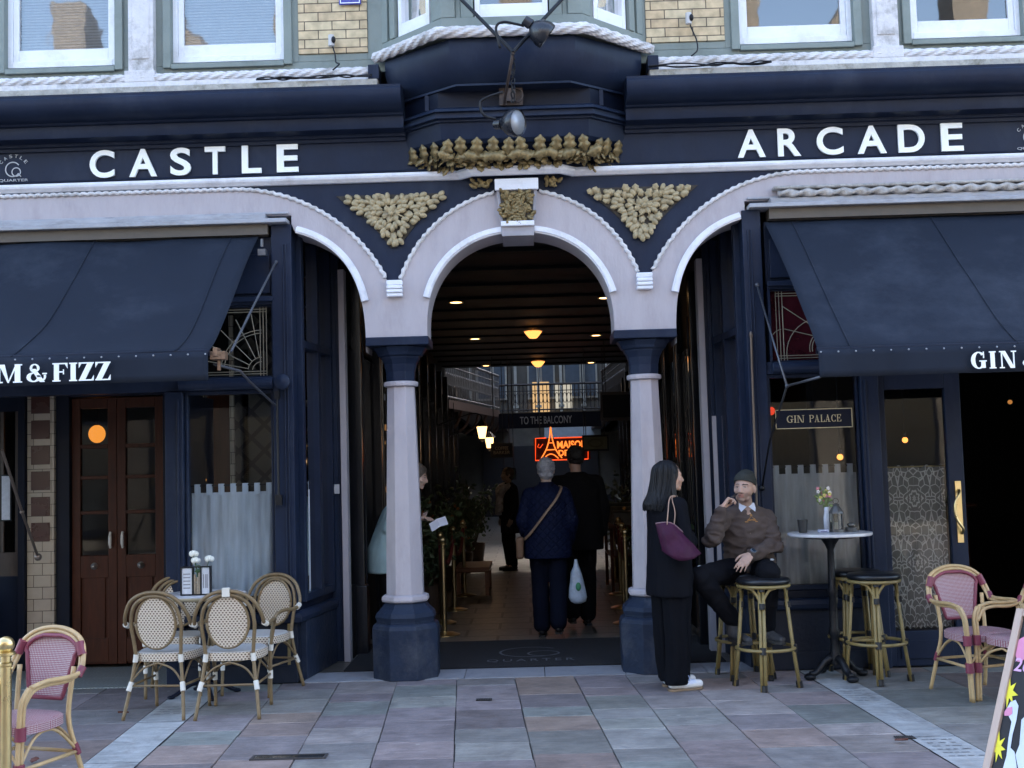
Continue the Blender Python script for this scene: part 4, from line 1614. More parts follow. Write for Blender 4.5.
    # main window
    fr = MB()
    a, b = s * wa, s * wb
    fr.box(a, a + s * .018, .02, .1, .602, 2.262); fr.box(b - s * .018, b, .02, .1, .602, 2.262)
    fr.box(a + s * .019, b - s * .019, .02, .1, .602, .64); fr.box(a + s * .019, b - s * .019, .02, .1, 2.235, 2.262)
    W_ = fr.build('window', NAVY, S, bevel=.003)
    q = MB(); q.add([(a, .06, .62), (b, .06, .62), (b, .06, 2.25), (a, .06, 2.25)], [(0, 1, 2, 3)]); q.build('pane', GLASSD, W_)
    # return side towards the arcade
    p0 = Vector((s * (pa + .005), .14))
    p1 = Vector((s * 1.68, .95))
    L = (p1 - p0).length
    d = (p1 - p0).normalized()
    Mx = Matrix(((d.x, -d.y, 0, p0.x), (d.y, d.x, 0, p0.y), (0, 0, 1, 0), (0, 0, 0, 1)))
    o1 = -.04 if s == 1 else .04
    yy = (-.05, .05)
    q = MB(); q.box(0, L, yy[0], yy[1], .006, .455, Mx=Mx); q.build('return_riser', BLUE, S, bevel=.004)
    q = MB(); q.box(.0, .06, yy[0], yy[1], .60, 3.5, Mx=Mx); q.box(L * .5, L * .5 + .07, yy[0], yy[1], .6, 3.5, Mx=Mx); q.box(L - .05, L, yy[0], yy[1], .6, 3.5, Mx=Mx)
    q.box(.061, L * .5 - .001, yy[0], yy[1], .60, .66, Mx=Mx); q.box(L * .5 + .071, L - .051, yy[0], yy[1], .6, .66, Mx=Mx)
    q.box(.061, L * .5 - .001, yy[0], yy[1], 2.6, 2.66, Mx=Mx); q.box(L * .5 + .071, L - .051, yy[0], yy[1], 2.6, 2.66, Mx=Mx)
    W2 = q.build('return_window', NAVY, S, bevel=.004)
    q = MB(); q.add([Mx @ Vector(v_) for v_ in ((0, 0, .62), (L, 0, .62), (L, 0, 3.5), (0, 0, 3.5))], [(0, 1, 2, 3)]); q.build('pane', GLASSD, W2)
    # pilaster and lilac strip at the inner end
    q = MB(); q.box(s * 1.575, s * 1.70, .96, 1.06, .004, 3.515); q.box(s * 1.60, s * 1.68, .945, .96, .1, 3.3); q.build('pilaster', NAVY, S, bevel=.004)
    q = MB(); q.box(s * 1.52, s * 1.573, .93, 1.05, .004, 3.35); q.build('edge_strip', LILAC, S, bevel=.004)
    # interior room
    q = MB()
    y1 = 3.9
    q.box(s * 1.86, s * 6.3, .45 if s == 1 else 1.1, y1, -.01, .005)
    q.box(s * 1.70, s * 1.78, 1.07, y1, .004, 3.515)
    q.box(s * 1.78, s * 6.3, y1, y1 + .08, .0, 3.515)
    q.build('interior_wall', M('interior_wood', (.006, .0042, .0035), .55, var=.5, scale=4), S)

q = MB(); q.box(-1.858, -1.835, -.006, .012, .03, .455); q.build('brass_corner_strip', M('worn_brass', (.28, .22, .11), .5, metal=.6), LS)
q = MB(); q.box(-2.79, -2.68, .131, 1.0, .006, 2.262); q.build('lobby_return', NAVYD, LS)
q = MB(); q.box(1.60, 1.683, .90, .925, .004, 1.99); q.build('upright_board', LILAC, RS)
# switch plate on left pilaster
q = MB(); q.box(-1.665, -1.59, .93, .944, 1.42, 1.50); q.box(-1.64, -1.615, .925, .93, 1.45, 1.475); q.build('switch_plate', M('switch_grey', (.45, .45, .47), .5), LS, bevel=.002)
# round navy lamp/knob on left corner pillar
q = MB(); q.lathe([(.001, 0), (.04, .0), (.052, .01), (.055, .05), (.06, .06), (.06, .085), (.04, .1), (.001, .105)], (0, 0, 0), 18, Mx=Matrix.Translation((-1.85, -.02, 2.31)) @ Matrix.Rotation(R(90), 4, 'X'))
q.build('roller_cap', NAVY, LS, smooth=True, auto=40)

# left lobby: doors, tiled pier
q = MB(); q.box(-4.255, -4.025, .90, 1.1, .006, 2.42)
q.build('tiled_pier', CTILE, LS)
q = MB()
for k in range(6): q.box(-4.22, -4.06, .893, .903, 2.335 - k * .218 - .16, 2.335 - k * .218)
q.build('pier_tile', BROWNT, LS, bevel=.002)
q = MB(); q.box(-4.02, -3.905, .93, 1.1, .006, 2.42); q.box(-3.905, -3.10, .93, 1.1, 2.31, 2.42); q.box(-3.10, -2.80, .93, 1.1, .006, 2.42); q.box(-4.6, -2.8, .0, 1.1, 2.422, 2.46)
q.build('door_frame', NAVYD, LS, bevel=.004)


def timber_door(x0, x1, y, rails, z0, z1, S, hx, mat, glassz):
    q = MB()
    st = .075 if x1 - x0 > .3 else .06
    q.box(x0, x0 + st, y, y + .05, z0, z1); q.box(x1 - st, x1, y, y + .05, z0, z1)
    for a, b in rails: q.box(x0 + st, x1 - st, y, y + .05, a, b)
    q.box(x0 + st, x1 - st, y + .02, y + .04, z0, glassz)
    q.box(x0 + st + .03, x1 - st - .03, y + .008, y + .02, z0 + .2, glassz - .12)
    D = q.build('door', mat, S, bevel=.004)
    q = MB(); q.add([(x0 + st, y + .025, glassz), (x1 - st, y + .025, glassz), (x1 - st, y + .025, z1), (x0 + st, y + .025, z1)], [(0, 1, 2, 3)]); q.build('pane', GLASSD, D)
    q = MB(); q.tube([(hx, y - .025, 1.01), (hx, y - .035, 1.05), (hx, y - .035, 1.11), (hx, y - .025, 1.15)], [.008, .014, .014, .008], 8)
    q.tube([(hx, y, 1.02), (hx, y - .03, 1.02)], .006, 6); q.tube([(hx, y, 1.14), (hx, y - .03, 1.14)], .006, 6)
    q.build('handle', M('porcelain', (.6, .58, .54), .3), D)
    cx_ = (x0 + x1) / 2
    q = MB(); q.lathe([(.03, 0), (.03, .008), (.012, .015), (.02, .03), (.001, .04)], (0, 0, 0), 14, Mx=Matrix.Translation((cx_, y, .86)) @ Matrix.Rotation(R(90), 4, 'X'))
    q.build('door_knob', M('pewter', (.5, .48, .45), .35, metal=.7), D, smooth=True)
    return D


RL = [(.05, .25), (.76, .95), (1.30, 1.33), (1.60, 1.63), (1.865, 1.90), (2.21, 2.30)]
timber_door(-3.90, -3.512, .97, RL, .03, 2.30, LS, -3.56, WOODD, .95)
timber_door(-3.508, -3.105, .97, RL, .03, 2.30, LS, -3.455, WOODD, .95)
# far left door, mostly out of frame
q = MB()
q.box(-4.60, -4.50, .55, .62, .006, 2.42); q.box(-4.32, -4.262, .86, .96, .006, 2.42); q.box(-4.50, -4.32, .9, .95, .006, .8); q.box(-4.50, -4.32, .9, .95, 2.2, 2.42)
q.box(-6.35, -4.60, .0, .1, .006, .8); q.box(-6.35, -4.6, .0, .1, 2.2, 2.262); q.box(-4.7, -4.6, .0, .1, .8, 2.2)
q.build('panelling', NAVYD, LS, bevel=.004)
q = MB(); q.add([(-6.35, .05, .8), (-4.7, .05, .8), (-4.7, .05, 2.2), (-6.35, .05, 2.2)], [(0, 1, 2, 3)]); q.build('far_pane', GLASS, LS)
q = MB(); q.box(-4.49, -4.325, .905, .94, .03, 1.0); q.box(-4.49, -4.46, .905, .94, 1.0, 2.2); q.box(-4.36, -4.325, .905, .94, 1.0, 2.2)
D = q.build('side_door', M('walnut_door', (.05, .03, .02), .4, var=.3, stretch=(5, 5, .8)), LS, bevel=.003)
q = MB(); q.add([(-4.46, .92, 1.0), (-4.36, .92, 1.0), (-4.36, .92, 2.2), (-4.46, .92, 2.2)], [(0, 1, 2, 3)]); q.build('pane', GLASSD, D)
nb = at(1, 520, .88); nt_ = at(10, 476, .88)
q = MB(); q.box(nb.x, nt_.x, .885, .895, nb.z, nt_.z)
o = tag(thing('wall_notice', 'framed white menu notice on the dark door at the far left edge', 'notice', ((nb.x + nt_.x) / 2, .89, nb.z)))
q2 = MB(); q2.box(-.035, .035, -.006, 0, 0, nt_.z - nb.z); q2.build('paper', M('paper', (.55, .56, .6), .7, var=.12, scale=40), o)
q2 = MB(); q2.box(-.045, .045, 0.001, .012, -.012, nt_.z - nb.z + .012); q2.build('frame', IRON, o)


# geometric tiled wall seen through left window
def geotile():
    m, n, l, b = nodemat('geometric_tiles')
    tc = n.new('ShaderNodeTexCoord')
    mp = n.new('ShaderNodeMapping')
    mp.inputs['Rotation'].default_value = (0, R(45), 0)
    l.new(tc.outputs['Object'], mp.inputs[0])
    sp = n.new('ShaderNodeSeparateXYZ')
    l.new(mp.outputs[0], sp.inputs[0])
    cb = n.new('ShaderNodeCombineXYZ')
    l.new(sp.outputs[0], cb.inputs[0])
    l.new(sp.outputs[2], cb.inputs[1])
    ck = n.new('ShaderNodeTexBrick')
    ck.offset = 0
    ck.inputs['Scale'].default_value = 1
    ck.inputs['Brick Width'].default_value = .16
    ck.inputs['Row Height'].default_value = .16
    ck.inputs['Mortar Size'].default_value = .018
    ck.inputs['Color1'].default_value = (.05, .045, .038, 1)
    ck.inputs['Color2'].default_value = (.075, .068, .057, 1)
    ck.inputs['Mortar'].default_value = (.008, .008, .009, 1)
    l.new(cb.outputs[0], ck.inputs[0])
    l.new(ck.outputs[0], b.inputs['Base Color'])
    b.inputs['Roughness'].default_value = .35
    return m


q = MB(); q.box(-2.52, -1.84, 1.1, 1.15, .006, 3.5); q.build('patterned_tile_wall', geotile(), LS)
q = MB(); q.box(-2.56, -2.525, 1.08, 1.16, .006, 3.0); q.box(-2.80, -2.765, 1.08, 1.16, .006, 3.0); q.build('white_door_jamb', CTILE, LS)
q = MB(); q.box(-2.765, -2.56, 1.12, 1.16, .006, 2.4); q.build('inner_door', WOODD, LS)

# curtains (things hanging inside)


def curtain(name, label, x0, x1, y, z0, z1, mat, tabs, waves=9, amp=.018, scal=False):
    t = thing(name, label, 'curtain', ((x0 + x1) / 2, y, z0))
    n, m = 90, 22
    V, F, U = [], [], []
    W = x1 - x0
    rnd = random.Random(int(abs(x0) * 100))
    ph = rnd.uniform(0, 6)
    for j in range(m + 1):
        for i in range(n + 1):
            u = i / n
            v = j / m
            yy = amp * (noise.noise(Vector((u * waves * 1.7, v * .9, ph))) * 1.5 + .45 * math.sin(u * waves * 4.2 + ph + .5 * math.sin(v * 4))) * (.6 + .4 * (1 - v))
            zb = 0
            if scal:
                zb = .018 * abs(math.sin(u * 12 * math.pi)) * (1 - v) if j < m else .012 * math.sin(u * 9 * math.pi)
            V.append((-W / 2 + W * u, yy, (z1 - z0) * v + zb))
            U.append((u * W * 1.25, v * (z1 - z0)))
    for j in range(m):
        for i in range(n):
            a = j * (n + 1) + i
            F.append([a, a + 1, a + n + 2, a + n + 1])
    q = MB(); q.add(V, F, uvs=U)
    q.build('cloth', mat, t, smooth=True)
    if tabs:
        q = MB()
        for k in range(tabs):
            cx_ = -W / 2 + W * (k + .5) / tabs
            q.box(cx_ - .021, cx_ + .021, -.012, -.009, z1 - z0 - .02, z1 - z0 + .068)
            q.box(cx_ - .021, cx_ + .021, .009, .012, z1 - z0 - .02, z1 - z0 + .068)
        q.build('tab', mat, t, smooth=False)
    q = MB(); q.tube([(-W / 2 - .01, 0, z1 - z0 + (.055 if tabs else 0)), (W / 2 + .01, 0, z1 - z0 + (.055 if tabs else 0))], .006, 8)
    q.build('rod', BRASS if not tabs else IRON, t)
    return t


curtain('tab_top_curtain', 'grey-blue sheer half curtain on tabs inside the left window, behind the white roses', -2.625, -1.965, .13, .66, 1.47, SHEER, 7)
curtain('tab_top_curtain', 'grey-blue sheer half curtain on tabs inside the GIN PALACE window', 1.915, 2.585, .13, .62, 1.49, SHEER, 7)
curtain('tab_top_curtain', 'narrow sheer curtain inside the side window of the left shop', -1.80, -1.745, .40, .66, 1.47, SHEER, 1, 1)
curtain('lace_curtain', 'white patterned lace curtain in the open glass door on the right', 2.775, 3.265, .115, .27, 1.52, LACE, 0, 4, .02, True)

# right glass door
q = MB()
q.box(2.747, 2.80, .02, .08, .006, 2.255); q.box(3.262, 3.385, .02, .08, .006, 2.255); q.box(2.80, 3.262, .02, .08, .006, .27); q.box(2.80, 3.262, .02, .08, 2.12, 2.255)
q.box(2.83, 3.23, .008, .02, .06, .2)
D = q.build('door', NAVY, RS, bevel=.005)
q = MB(); q.add([(2.79, .05, .26), (3.27, .05, .26), (3.27, .05, 2.13), (2.79, .05, 2.13)], [(0, 1, 2, 3)]); q.build('pane', GLASSD, D)
q = MB(); q.box(3.305, 3.35, .008, .02, .93, 1.40)
q.tube(crom([(3.33, .0, 1.33), (3.31, -.045, 1.30), (3.275, -.055, 1.22), (3.28, -.055, 1.12), (3.33, -.045, 1.04), (3.335, .0, 1.0)], 6), .011, 10)
q.build('handle', BRASS, D, smooth=True, auto=40)
q = MB(); q.box(4.28, 6.35, .0, .1, .006, 2.262); q.build('far_panel', NAVYD, RS)
q = MB(); q.box(3.6, 4.2, 2.2, 2.3, .006, 1.1); q.box(3.55, 4.25, 2.1, 2.35, 1.1, 1.14); q.build('bar_counter', WOODD, RS, bevel=.01)
# window signs
def frame_sign(name, label, cat, c, w_, h_, txt, mats, rotz=0, border=.008, th=.01, tw=.75, tz=.3, parent=None):
    t = thing(name, label, cat, c, rotz)
    q = MB(); q.box(-w_ / 2, w_ / 2, -th, 0, -h_ / 2, h_ / 2); q.build('board', mats[0], t)
    q = MB()
    y = -th - .004
    for a, b, c_, d_ in ((-w_ / 2, w_ / 2, h_ / 2 - border, h_ / 2), (-w_ / 2, w_ / 2, -h_ / 2, -h_ / 2 + border), (-w_ / 2, -w_ / 2 + border, -h_ / 2, h_ / 2), (w_ / 2 - border, w_ / 2, -h_ / 2, h_ / 2)):
        q.box(a, b, y, -th + .002 if a == -w_ / 2 and b == w_ / 2 else -th + .001, c_, d_)
    q.build('border', mats[1], t)
    return t


SG = M('sign_gold', (.50, .42, .26), .4, metal=.2)
g0, g1 = at(776, 430, .03), at(852, 407, .03)
t = frame_sign('window_sign', 'navy GIN PALACE sign with thin gold border in the right window', 'sign', ((g0.x + g1.x) / 2, .045, (g0.z + g1.z) / 2), g1.x - g0.x, .15, '', (NAVYD, SG), border=.006)
q = MB()
serif_text(q, 'GIN', -.21, -.075, -.028, .028, -.014, .004, .15, .06, .12)
serif_text(q, 'PALACE', -.035, .21, -.028, .028, -.014, .004, .15, .06, .12)
q.build('lettering', SG, t)

# ------------------------------------------------------------------ AWNINGS
ARMM = M('arm_grey', (.10, .105, .12), .4, metal=.5, var=.2)
for s in (-1, 1):
    X0 = 2.035 if s == -1 else 1.925
    zf, zt = (2.41, 3.47) if s == -1 else (2.305, 3.455)
    zb = 2.222 if s == -1 else 2.125
    t = thing('awning', 'left navy canvas awning lettered M & FIZZ in white on its valance' if s == -1 else 'right navy canvas awning lettered GIN in white on its valance', 'awning', (s * X0, 0, zf))
    n, m = 60, 16
    Lx = 4.3
    V, F = [], []
    rnd = random.Random(s + 5)
    for j in range(m + 1):
        v = j / m
        for i in range(n + 1):
            u = i / n
            x = u * Lx
            sag = (.12 if s == -1 else .05) * math.sin(math.pi * v ** 1.3) + .008 * math.sin(u * 14) * math.sin(math.pi * v)
            ins = (.035 * math.sin(math.pi * v) + (.0 if s == 1 else .02 * v * (1 - v))) * max(0, 1 - x / .5)
            V.append((s * (x + ins), -1.5 * v - .02, (zt - zf) * (1 - v) - sag + noise.noise(Vector((x * 1.5, v * 3, s))) * .022))
    for j in range(m):
        for i in range(n):
            a = j * (n + 1) + i
            F.append([a, a + 1, a + n + 2, a + n + 1])
    N = len(V)
    q = MB(); q.add(V, F)
    o = q.build('canvas', AWN, t, smooth=True)
    sm = o.modifiers.new('s', 'SOLIDIFY'); sm.thickness = .004
    for x in (.28, 1.35, 2.4, 3.4):
        q = MB()
        i = int(x / Lx * n)
        pts = [Vector(V[j * (n + 1) + i]) + Vector((0, -.003, .004)) for j in range(m + 1)]
        q.tube(pts, .006, 6, flat=.5)
        q.build('seam', AWN, t, smooth=True)
    V, F = [], []
    for j in range(5):
        for i in range(n * 2 + 1):
            x = i / (n * 2) * Lx
            V.append((s * x, -1.53 - (.012 * math.sin(x * 9 + s) + .008 * math.sin(x * 23)) * (j / 4), (zb - zf) * j / 4 + .0))
    for j in range(4):
        for i in range(n * 2):
            a = j * (n * 2 + 1) + i
            F.append([a, a + 1, a + n * 2 + 2, a + n * 2 + 1])
    q = MB(); q.add(V, F)
    o = q.build('valance', AWN, t, smooth=True)
    sm = o.modifiers.new('s', 'SOLIDIFY'); sm.thickness = .004
    q = MB(); q.tube([(s * -.005, -1.5, -.005), (s * Lx, -1.5, -.005)], .022, 12); q.build('front_bar', NAVYD, t)
    q = MB()
    for k in range(int(Lx / .113)):
        x = .012 + k * .113
        q.ell((s * x, -1.545, -.018), (.0065, .004, .0065), 8, 5)
    q.build('eyelets', STEEL, t, smooth=True)
    q = MB()
    if s == -1:
        L0, L1 = at(-3, 370, -1.55).x + 2.035, at(111, 370, -1.55).x + 2.035
        a = L0
        serif_text(q, 'M', a - .00, a + .165, .035 - .205, .155 - .205, -1.56, .004)
        serif_text(q, '&', at(27, 370, -1.55).x + 2.035, at(47, 370, -1.55).x + 2.035, .035 - .205, .155 - .205, -1.56, .004)
        serif_text(q, 'FIZZ', at(53, 370, -1.55).x + 2.035, L1, .035 - .205, .155 - .205, -1.56, .004, gap=.08)
        serif_text(q, 'RU', a - .33, a - .04, .035 - .205, .155 - .205, -1.56, .004)
    else:
        serif_text(q, 'GIN', at(970.5, 360, -1.55).x - X0, at(1015.5, 360, -1.55).x - X0, 2.147 - zf, 2.258 - zf, -1.56, .004, gap=.2)
        serif_text(q, '&', at(1022, 360, -1.55).x - X0, at(1042, 360, -1.55).x - X0, 2.147 - zf, 2.258 - zf, -1.56, .004)
    q.build('lettering', LETTER, t)
    # folding arms (positions relative to the awning)
    O = Vector((s * X0, 0, zf))
    if s == 1:
        P = [at(757, 285, -.04), at(770, 330, -.42), at(787, 386, -.85), at(820, 377, -1.45)]
        Q = [at(787, 386, -.85), at(770, 440, -.3), at(762, 488, -.05)]
        q = MB(); q.tube([p - O for p in P[:3]], .008, 8); q.tube([P[2] - O, P[3] - O], .009, 8); q.ell(P[2] - O, .015, 8, 6); q.ell(P[0] - O, .018, 8, 6)
        q.build('arm', ARMM, t, smooth=True)
        q = MB(); q.tube([p - O for p in Q], .008, 8); q.ell(Q[2] - O, .025, 8, 6); q.build('arm', IRON, t, smooth=True)
        # crank rod down the corner pillar
        q = MB(); a, b = at(751, 335, -.06), at(757, 520, -.06); q.tube([a - O, b - O], .010, 8); q.ell(a - O, (.015, .015, .03), 8, 6); q.build('crank_rod', M('rod_bronze', (.14, .11, .09), .4, metal=.6), t)
    else:
        P = [at(276, 262, -.04), at(254, 305, -.7), at(231, 352, -1.42)]
        q = MB(); q.rope([p - O for p in P], .008, .03, 2, .2, 8, .01)
        q.ell(P[0] - O, .015, 8, 6)
        q.build('arm', ARMM, t)
        P2 = [at(214, 364, -1.45), at(240, 371, -1.2), at(250, 382, -.95), at(275, 405, -.1)]
        q = MB(); q.tube([p - O for p in P2], .009, 8); q.build('arm', ARMM, t)
        q = MB(); a, b = at(277, 395, -.06), at(279, 500, -.06); q.tube([a - O, b - O], .009, 8); q.box(-.025, .025, -.02, .02, -.04, .04, Mx=Matrix.Translation(b - O)); q.box(-.02, .02, -.02, .02, -.03, .03, Mx=Matrix.Translation(a - O)); q.build('crank_rod', IRON, t)
        a = at(219, 357, -1.45) - O
        q = MB(); q.box(-.05, .05, -.04, .04, -.02, .035, Mx=Matrix.Translation(a)); q.box(-.03, .0, -.045, .045, .0, .06, Mx=Matrix.Translation(a)); q.box(-.01, .01, -.015, .015, -.09, -.02, Mx=Matrix.Translation(a)); q.build('gear_box', M('worn_bronze', (.20, .125, .08), .5, metal=.5, var=.4, scale=30), t, bevel=.004)
        a = at(262, 243, -.1) - O
        q = MB(); q.tube([a + Vector((0, 0, -.03)), a + Vector((.0, 0, .03))], .012, 8); q.box(-.03, .03, -.02, .05, -.10, -.05, Mx=Matrix.Translation(a)); q.build('pulley', ARMM, t)
        P = [at(2, 450, -.9), at(22, 512, -.5), at(38, 557, -.1)]
        q = MB(); q.tube([p - O for p in P], .011, 8); q.ell(P[1] - O, .018, 8, 6); q.ell(P[2] - O, .03, 8, 6); q.build('lower_arm', M('rod_bronze', (.14, .11, .09), .4, metal=.6), t)

# ------------------------------------------------------------------ wall fixtures
t = thing('sign_light_bracket', 'black steel bracket with two swan-neck spotlights in front of the oriel above the entrance', 'light fixture', (0, -.32, 4.3))
O = Vector((0, -.32, 4.3))
P0 = at(513, 52, -.8)
q = MB()
q.tube([P0 - O, at(440, -22, -.45) - O], .014, 8); q.tube([P0 - O, at(580, -20, -.45) - O], .014, 8)
q.build('strut', IRON, t)
q = MB()
for i in range(11):
    f = i / 10
    p = P0.lerp(at(513, 100, -.5), f) - O
    q.tube([p + Vector((.014 * math.cos(a + i), .014 * math.sin(a + i) if i % 2 else 0, .024 * math.sin(a))) for a in [k * math.pi / 4 for k in range(9)]], .005, 6)
q.build('chain', IRON, t)
q = MB(); q.tube(crom([P0 - O, at(509, 75, -.7) - O, at(504, 104, -.33) - O], 5), .012, 8)
a = at(511, 96, -.32) - O
q.box(-.09, .09, 0, .03, -.07, .07, Mx=Matrix.Translation(a)); q.box(-.035, .035, -.04, .0, -.05, .05, Mx=Matrix.Translation(a))
q.tube([a + Vector((.05 + .04 * math.cos(u), -.02, .05 * math.sin(u))) for u in [k * math.pi / 8 for k in range(17)]], .006, 6)
q.build('wall_plate', M('rusty_iron', (.05, .035, .03), .6, bump=.3), t)
for pts, hd, dirv, in (([(500, 48), (496, 28), (503, 22), (516, 24), (524, 26)], (541, 32), Vector((.80, .15, -.58))), ([(503, 92), (488, 97), (480, 103), (484, 115), (496, 119)], (512, 123), Vector((.80, -.58, -.12)))):
    q = MB(); q.tube(crom([at(a, b, -.8) - O for a, b in pts], 6), .010, 8)
    q.build('swan_neck', IRON, t, smooth=True)
    h = at(hd[0], hd[1], -.8) - O
    dv = dirv.normalized()
    qm = dv.to_track_quat('Z', 'Y').to_matrix().to_4x4()
    q = MB(); q.lathe([(.002, -.15), (.035, -.15), (.04, -.09), (.03, -.085), (.05, -.07), (.085, -.03), (.10, .02), (.098, .055), (.095, .06), (.09, .055), (.08, .0), (.05, -.05), (.002, -.06)], (0, 0, 0), 24, Mx=Matrix.Translation(h) @ qm)
    sh = q.build('lamp_shade', M('lamp_black', (.014, .016, .022), .25), t, smooth=True, auto=50)
    q = MB(); q.lathe([(.088, .050), (.076, .005), (.047, -.046), (.002, -.055)], (0, 0, 0), 20, Mx=Matrix.Translation(h) @ qm)
    q.build('reflector', M('reflector', (.35, .37, .4), .4, metal=.3), sh, smooth=True)
    q = MB(); q.ell((0, 0, 0), (.03, .03, .05), 12, 8, Mx=Matrix.Translation(h) @ qm); q.build('bulb', M('dead_bulb', (.25, .26, .28), .2), sh, smooth=True)

for (px, py, ty, lab) in ((332, 42, 78, 'small grey floodlight box with a hanging cable on the left cream brick panel'), (688, 20, 64, 'small white floodlight box with a hanging cable on the right cream brick panel')):
    p = at(px, py, -.04)
    t = thing('wall_sensor', lab, 'wall sensor', p)
    q = MB(); q.tube([(0, -.03, -.045), (0, -.03, .045)], .024, 12); q.box(-.018, .018, -.03, .03, -.02, .02); q.build('body', M('sensor_grey', (.5, .5, .5), .5), t, bevel=.003)
    q = MB(); q.ell((.02, -.05, .0), (.018, .02, .028), 10, 8); q.build('lens', IRON, t, smooth=True)
    dx = (at(px + 6, ty - 5, -.1) - p)
    q = MB(); q.tube(crom([(0.01, -.03, -.05), (.03, -.05, -.12), (.045, -.1, -.2), (dx.x + .02, -.12, dx.z + .05), (dx.x - .03, -.13, dx.z)], 6), .006, 6); q.build('cable', IRON, t, smooth=True)
p = at(350, -6, -.03)
t = thing('address_plate', 'small blue enamel plate with white border on the left cream brick panel', 'sign', p)
q = MB(); q.box(-.088, .088, -.012, .0, -.09, .09); q.build('plate', M('enamel_blue', (.03, .035, .28), .25), t, bevel=.004)
q = MB()
for a, b, c_, d2 in ((-.078, .078, .074, .08), (-.078, .078, -.08, -.074), (-.078, -.072, -.0735, .0735), (.072, .078, -.0735, .0735)): q.box(a, b, -.015, -.011, c_, d2)
V, F = text_mesh('HS', -.055, .05, -.04, .05, .004, .02); q.add([(a, b - .014, c_) for a, b, c_ in V], F)
q.build('lettering', LETTER, t)

# loose cables along the ledge
rnd = random.Random(2)
for X0, X1, sd_ in ((-2.0, -1.1, 'left'), (1.05, 2.0, 'right')):
    q = MB()
    for k in range(3):
        pts = [(X0 + (X1 - X0) * i / 9, -.18 + rnd.uniform(-.02, .02), 4.665 + rnd.uniform(-.004, .02)) for i in range(10)]
        q.tube(crom(pts, 4), .006, 6)
    tag(q.build('ledge_cable', IRON, None, smooth=True), 'thin black cables lying loose on the mossy ledge, %s of the oriel' % sd_, 'cable')

# ------------------------------------------------------------------ ARCADE INTERIOR
EM = emitmat('downlight_glow', (1.0, .55, .20), 1.6)
lamps = [(456, 302, 4.0), (605, 298, 4.0), (475, 339, 7.8), (596, 335, 7.8), (486, 367, 12.3), (591, 362, 12.3)]
side = ['left', 'right']
dep = ['nearest', 'nearest', 'middle', 'middle', 'farthest', 'farthest']
for i, (px, py, Y) in enumerate(lamps):
    p = at(px, py, Y)
    t = thing('downlight', '%s warm ceiling downlight of the %s row inside the arcade' % (dep[i], side[i % 2]), 'ceiling light', (p.x, Y, 3.462), 0, 'ceiling downlights in the arcade')
    q = MB(); q.lathe([(.062, .018), (.075, .0), (.088, .0), (.088, .03), (.06, .03)], (0, 0, 0), 20); q.build('trim', BRASS, t)
    q = MB(); q.lathe([(.001, .006), (.066, .006), (.066, .012), (.001, .012)], (0, 0, 0), 20); q.build('diffuser', EM, t)
    q = MB(); q.lathe([(.07, .028), (.07, .038)], (0, 0, 0), 20); q.build('housing', IRON, t)
    l_ = bpy.data.lights.new('downlight_lamp', 'SPOT')
    l_.energy = .12
    l_.color = (1, .68, .36)
    l_.spot_size = R(110)
    l_.spot_blend = .6
    l_.shadow_soft_size = .06
    lo = bpy.data.objects.new('downlight_lamp', l_)
    C.objects.link(lo)
    lo.parent = t
    lo.location = (0, 0, -.03)
for i, (px, py, Y) in enumerate(((533, 332, 6.8), (538, 362, 11.5))):
    p = at(px, py, Y)
    t = thing('pendant_lamp', ('nearer' if i == 0 else 'farther') + ' amber glass pendant lamp on the arcade ceiling centre line', 'pendant lamp', p, 0, 'amber pendants in the arcade')
    q = MB(); q.lathe([(.01, -.09), (.05, -.085), (.09, -.04), (.12, .0), (.115, .01), (.06, .02), (.01, .03)], (0, 0, 0), 8); q.build('glass_shade', emitmat('amber_glow', (1, .34, .08), .32), t)
    q = MB(); q.tube([(0, 0, .03), (0, 0, 3.5 - p.z)], .01, 8); q.lathe([(.12, .005), (.14, .012), (.12, .02)], (0, 0, 0), 8); q.build('stem', BRASS, t)
    l_ = bpy.data.lights.new('pendant_light', 'POINT'); l_.energy = .06; l_.color = (1, .6, .3); l_.shadow_soft_size = .12
    lo = bpy.data.objects.new('pendant_light', l_); C.objects.link(lo); lo.parent = t; lo.location = (0, 0, -.14)
p = at(515, 274, 2.6)
t = thing('smoke_detector', 'small grey smoke detector bar on the dark arcade ceiling', 'detector', (p.x, 2.6, p.z)); q = MB(); q.box(-.09, .09, -.03, .03, 0, .02); q.build('casing', M('detector_grey', (.08, .07, .07), .5), t); q = MB(); q.tube([(0, 0, .02), (0, 0, 3.5 - p.z)], .008, 6); q.build('stem', IRON, t)

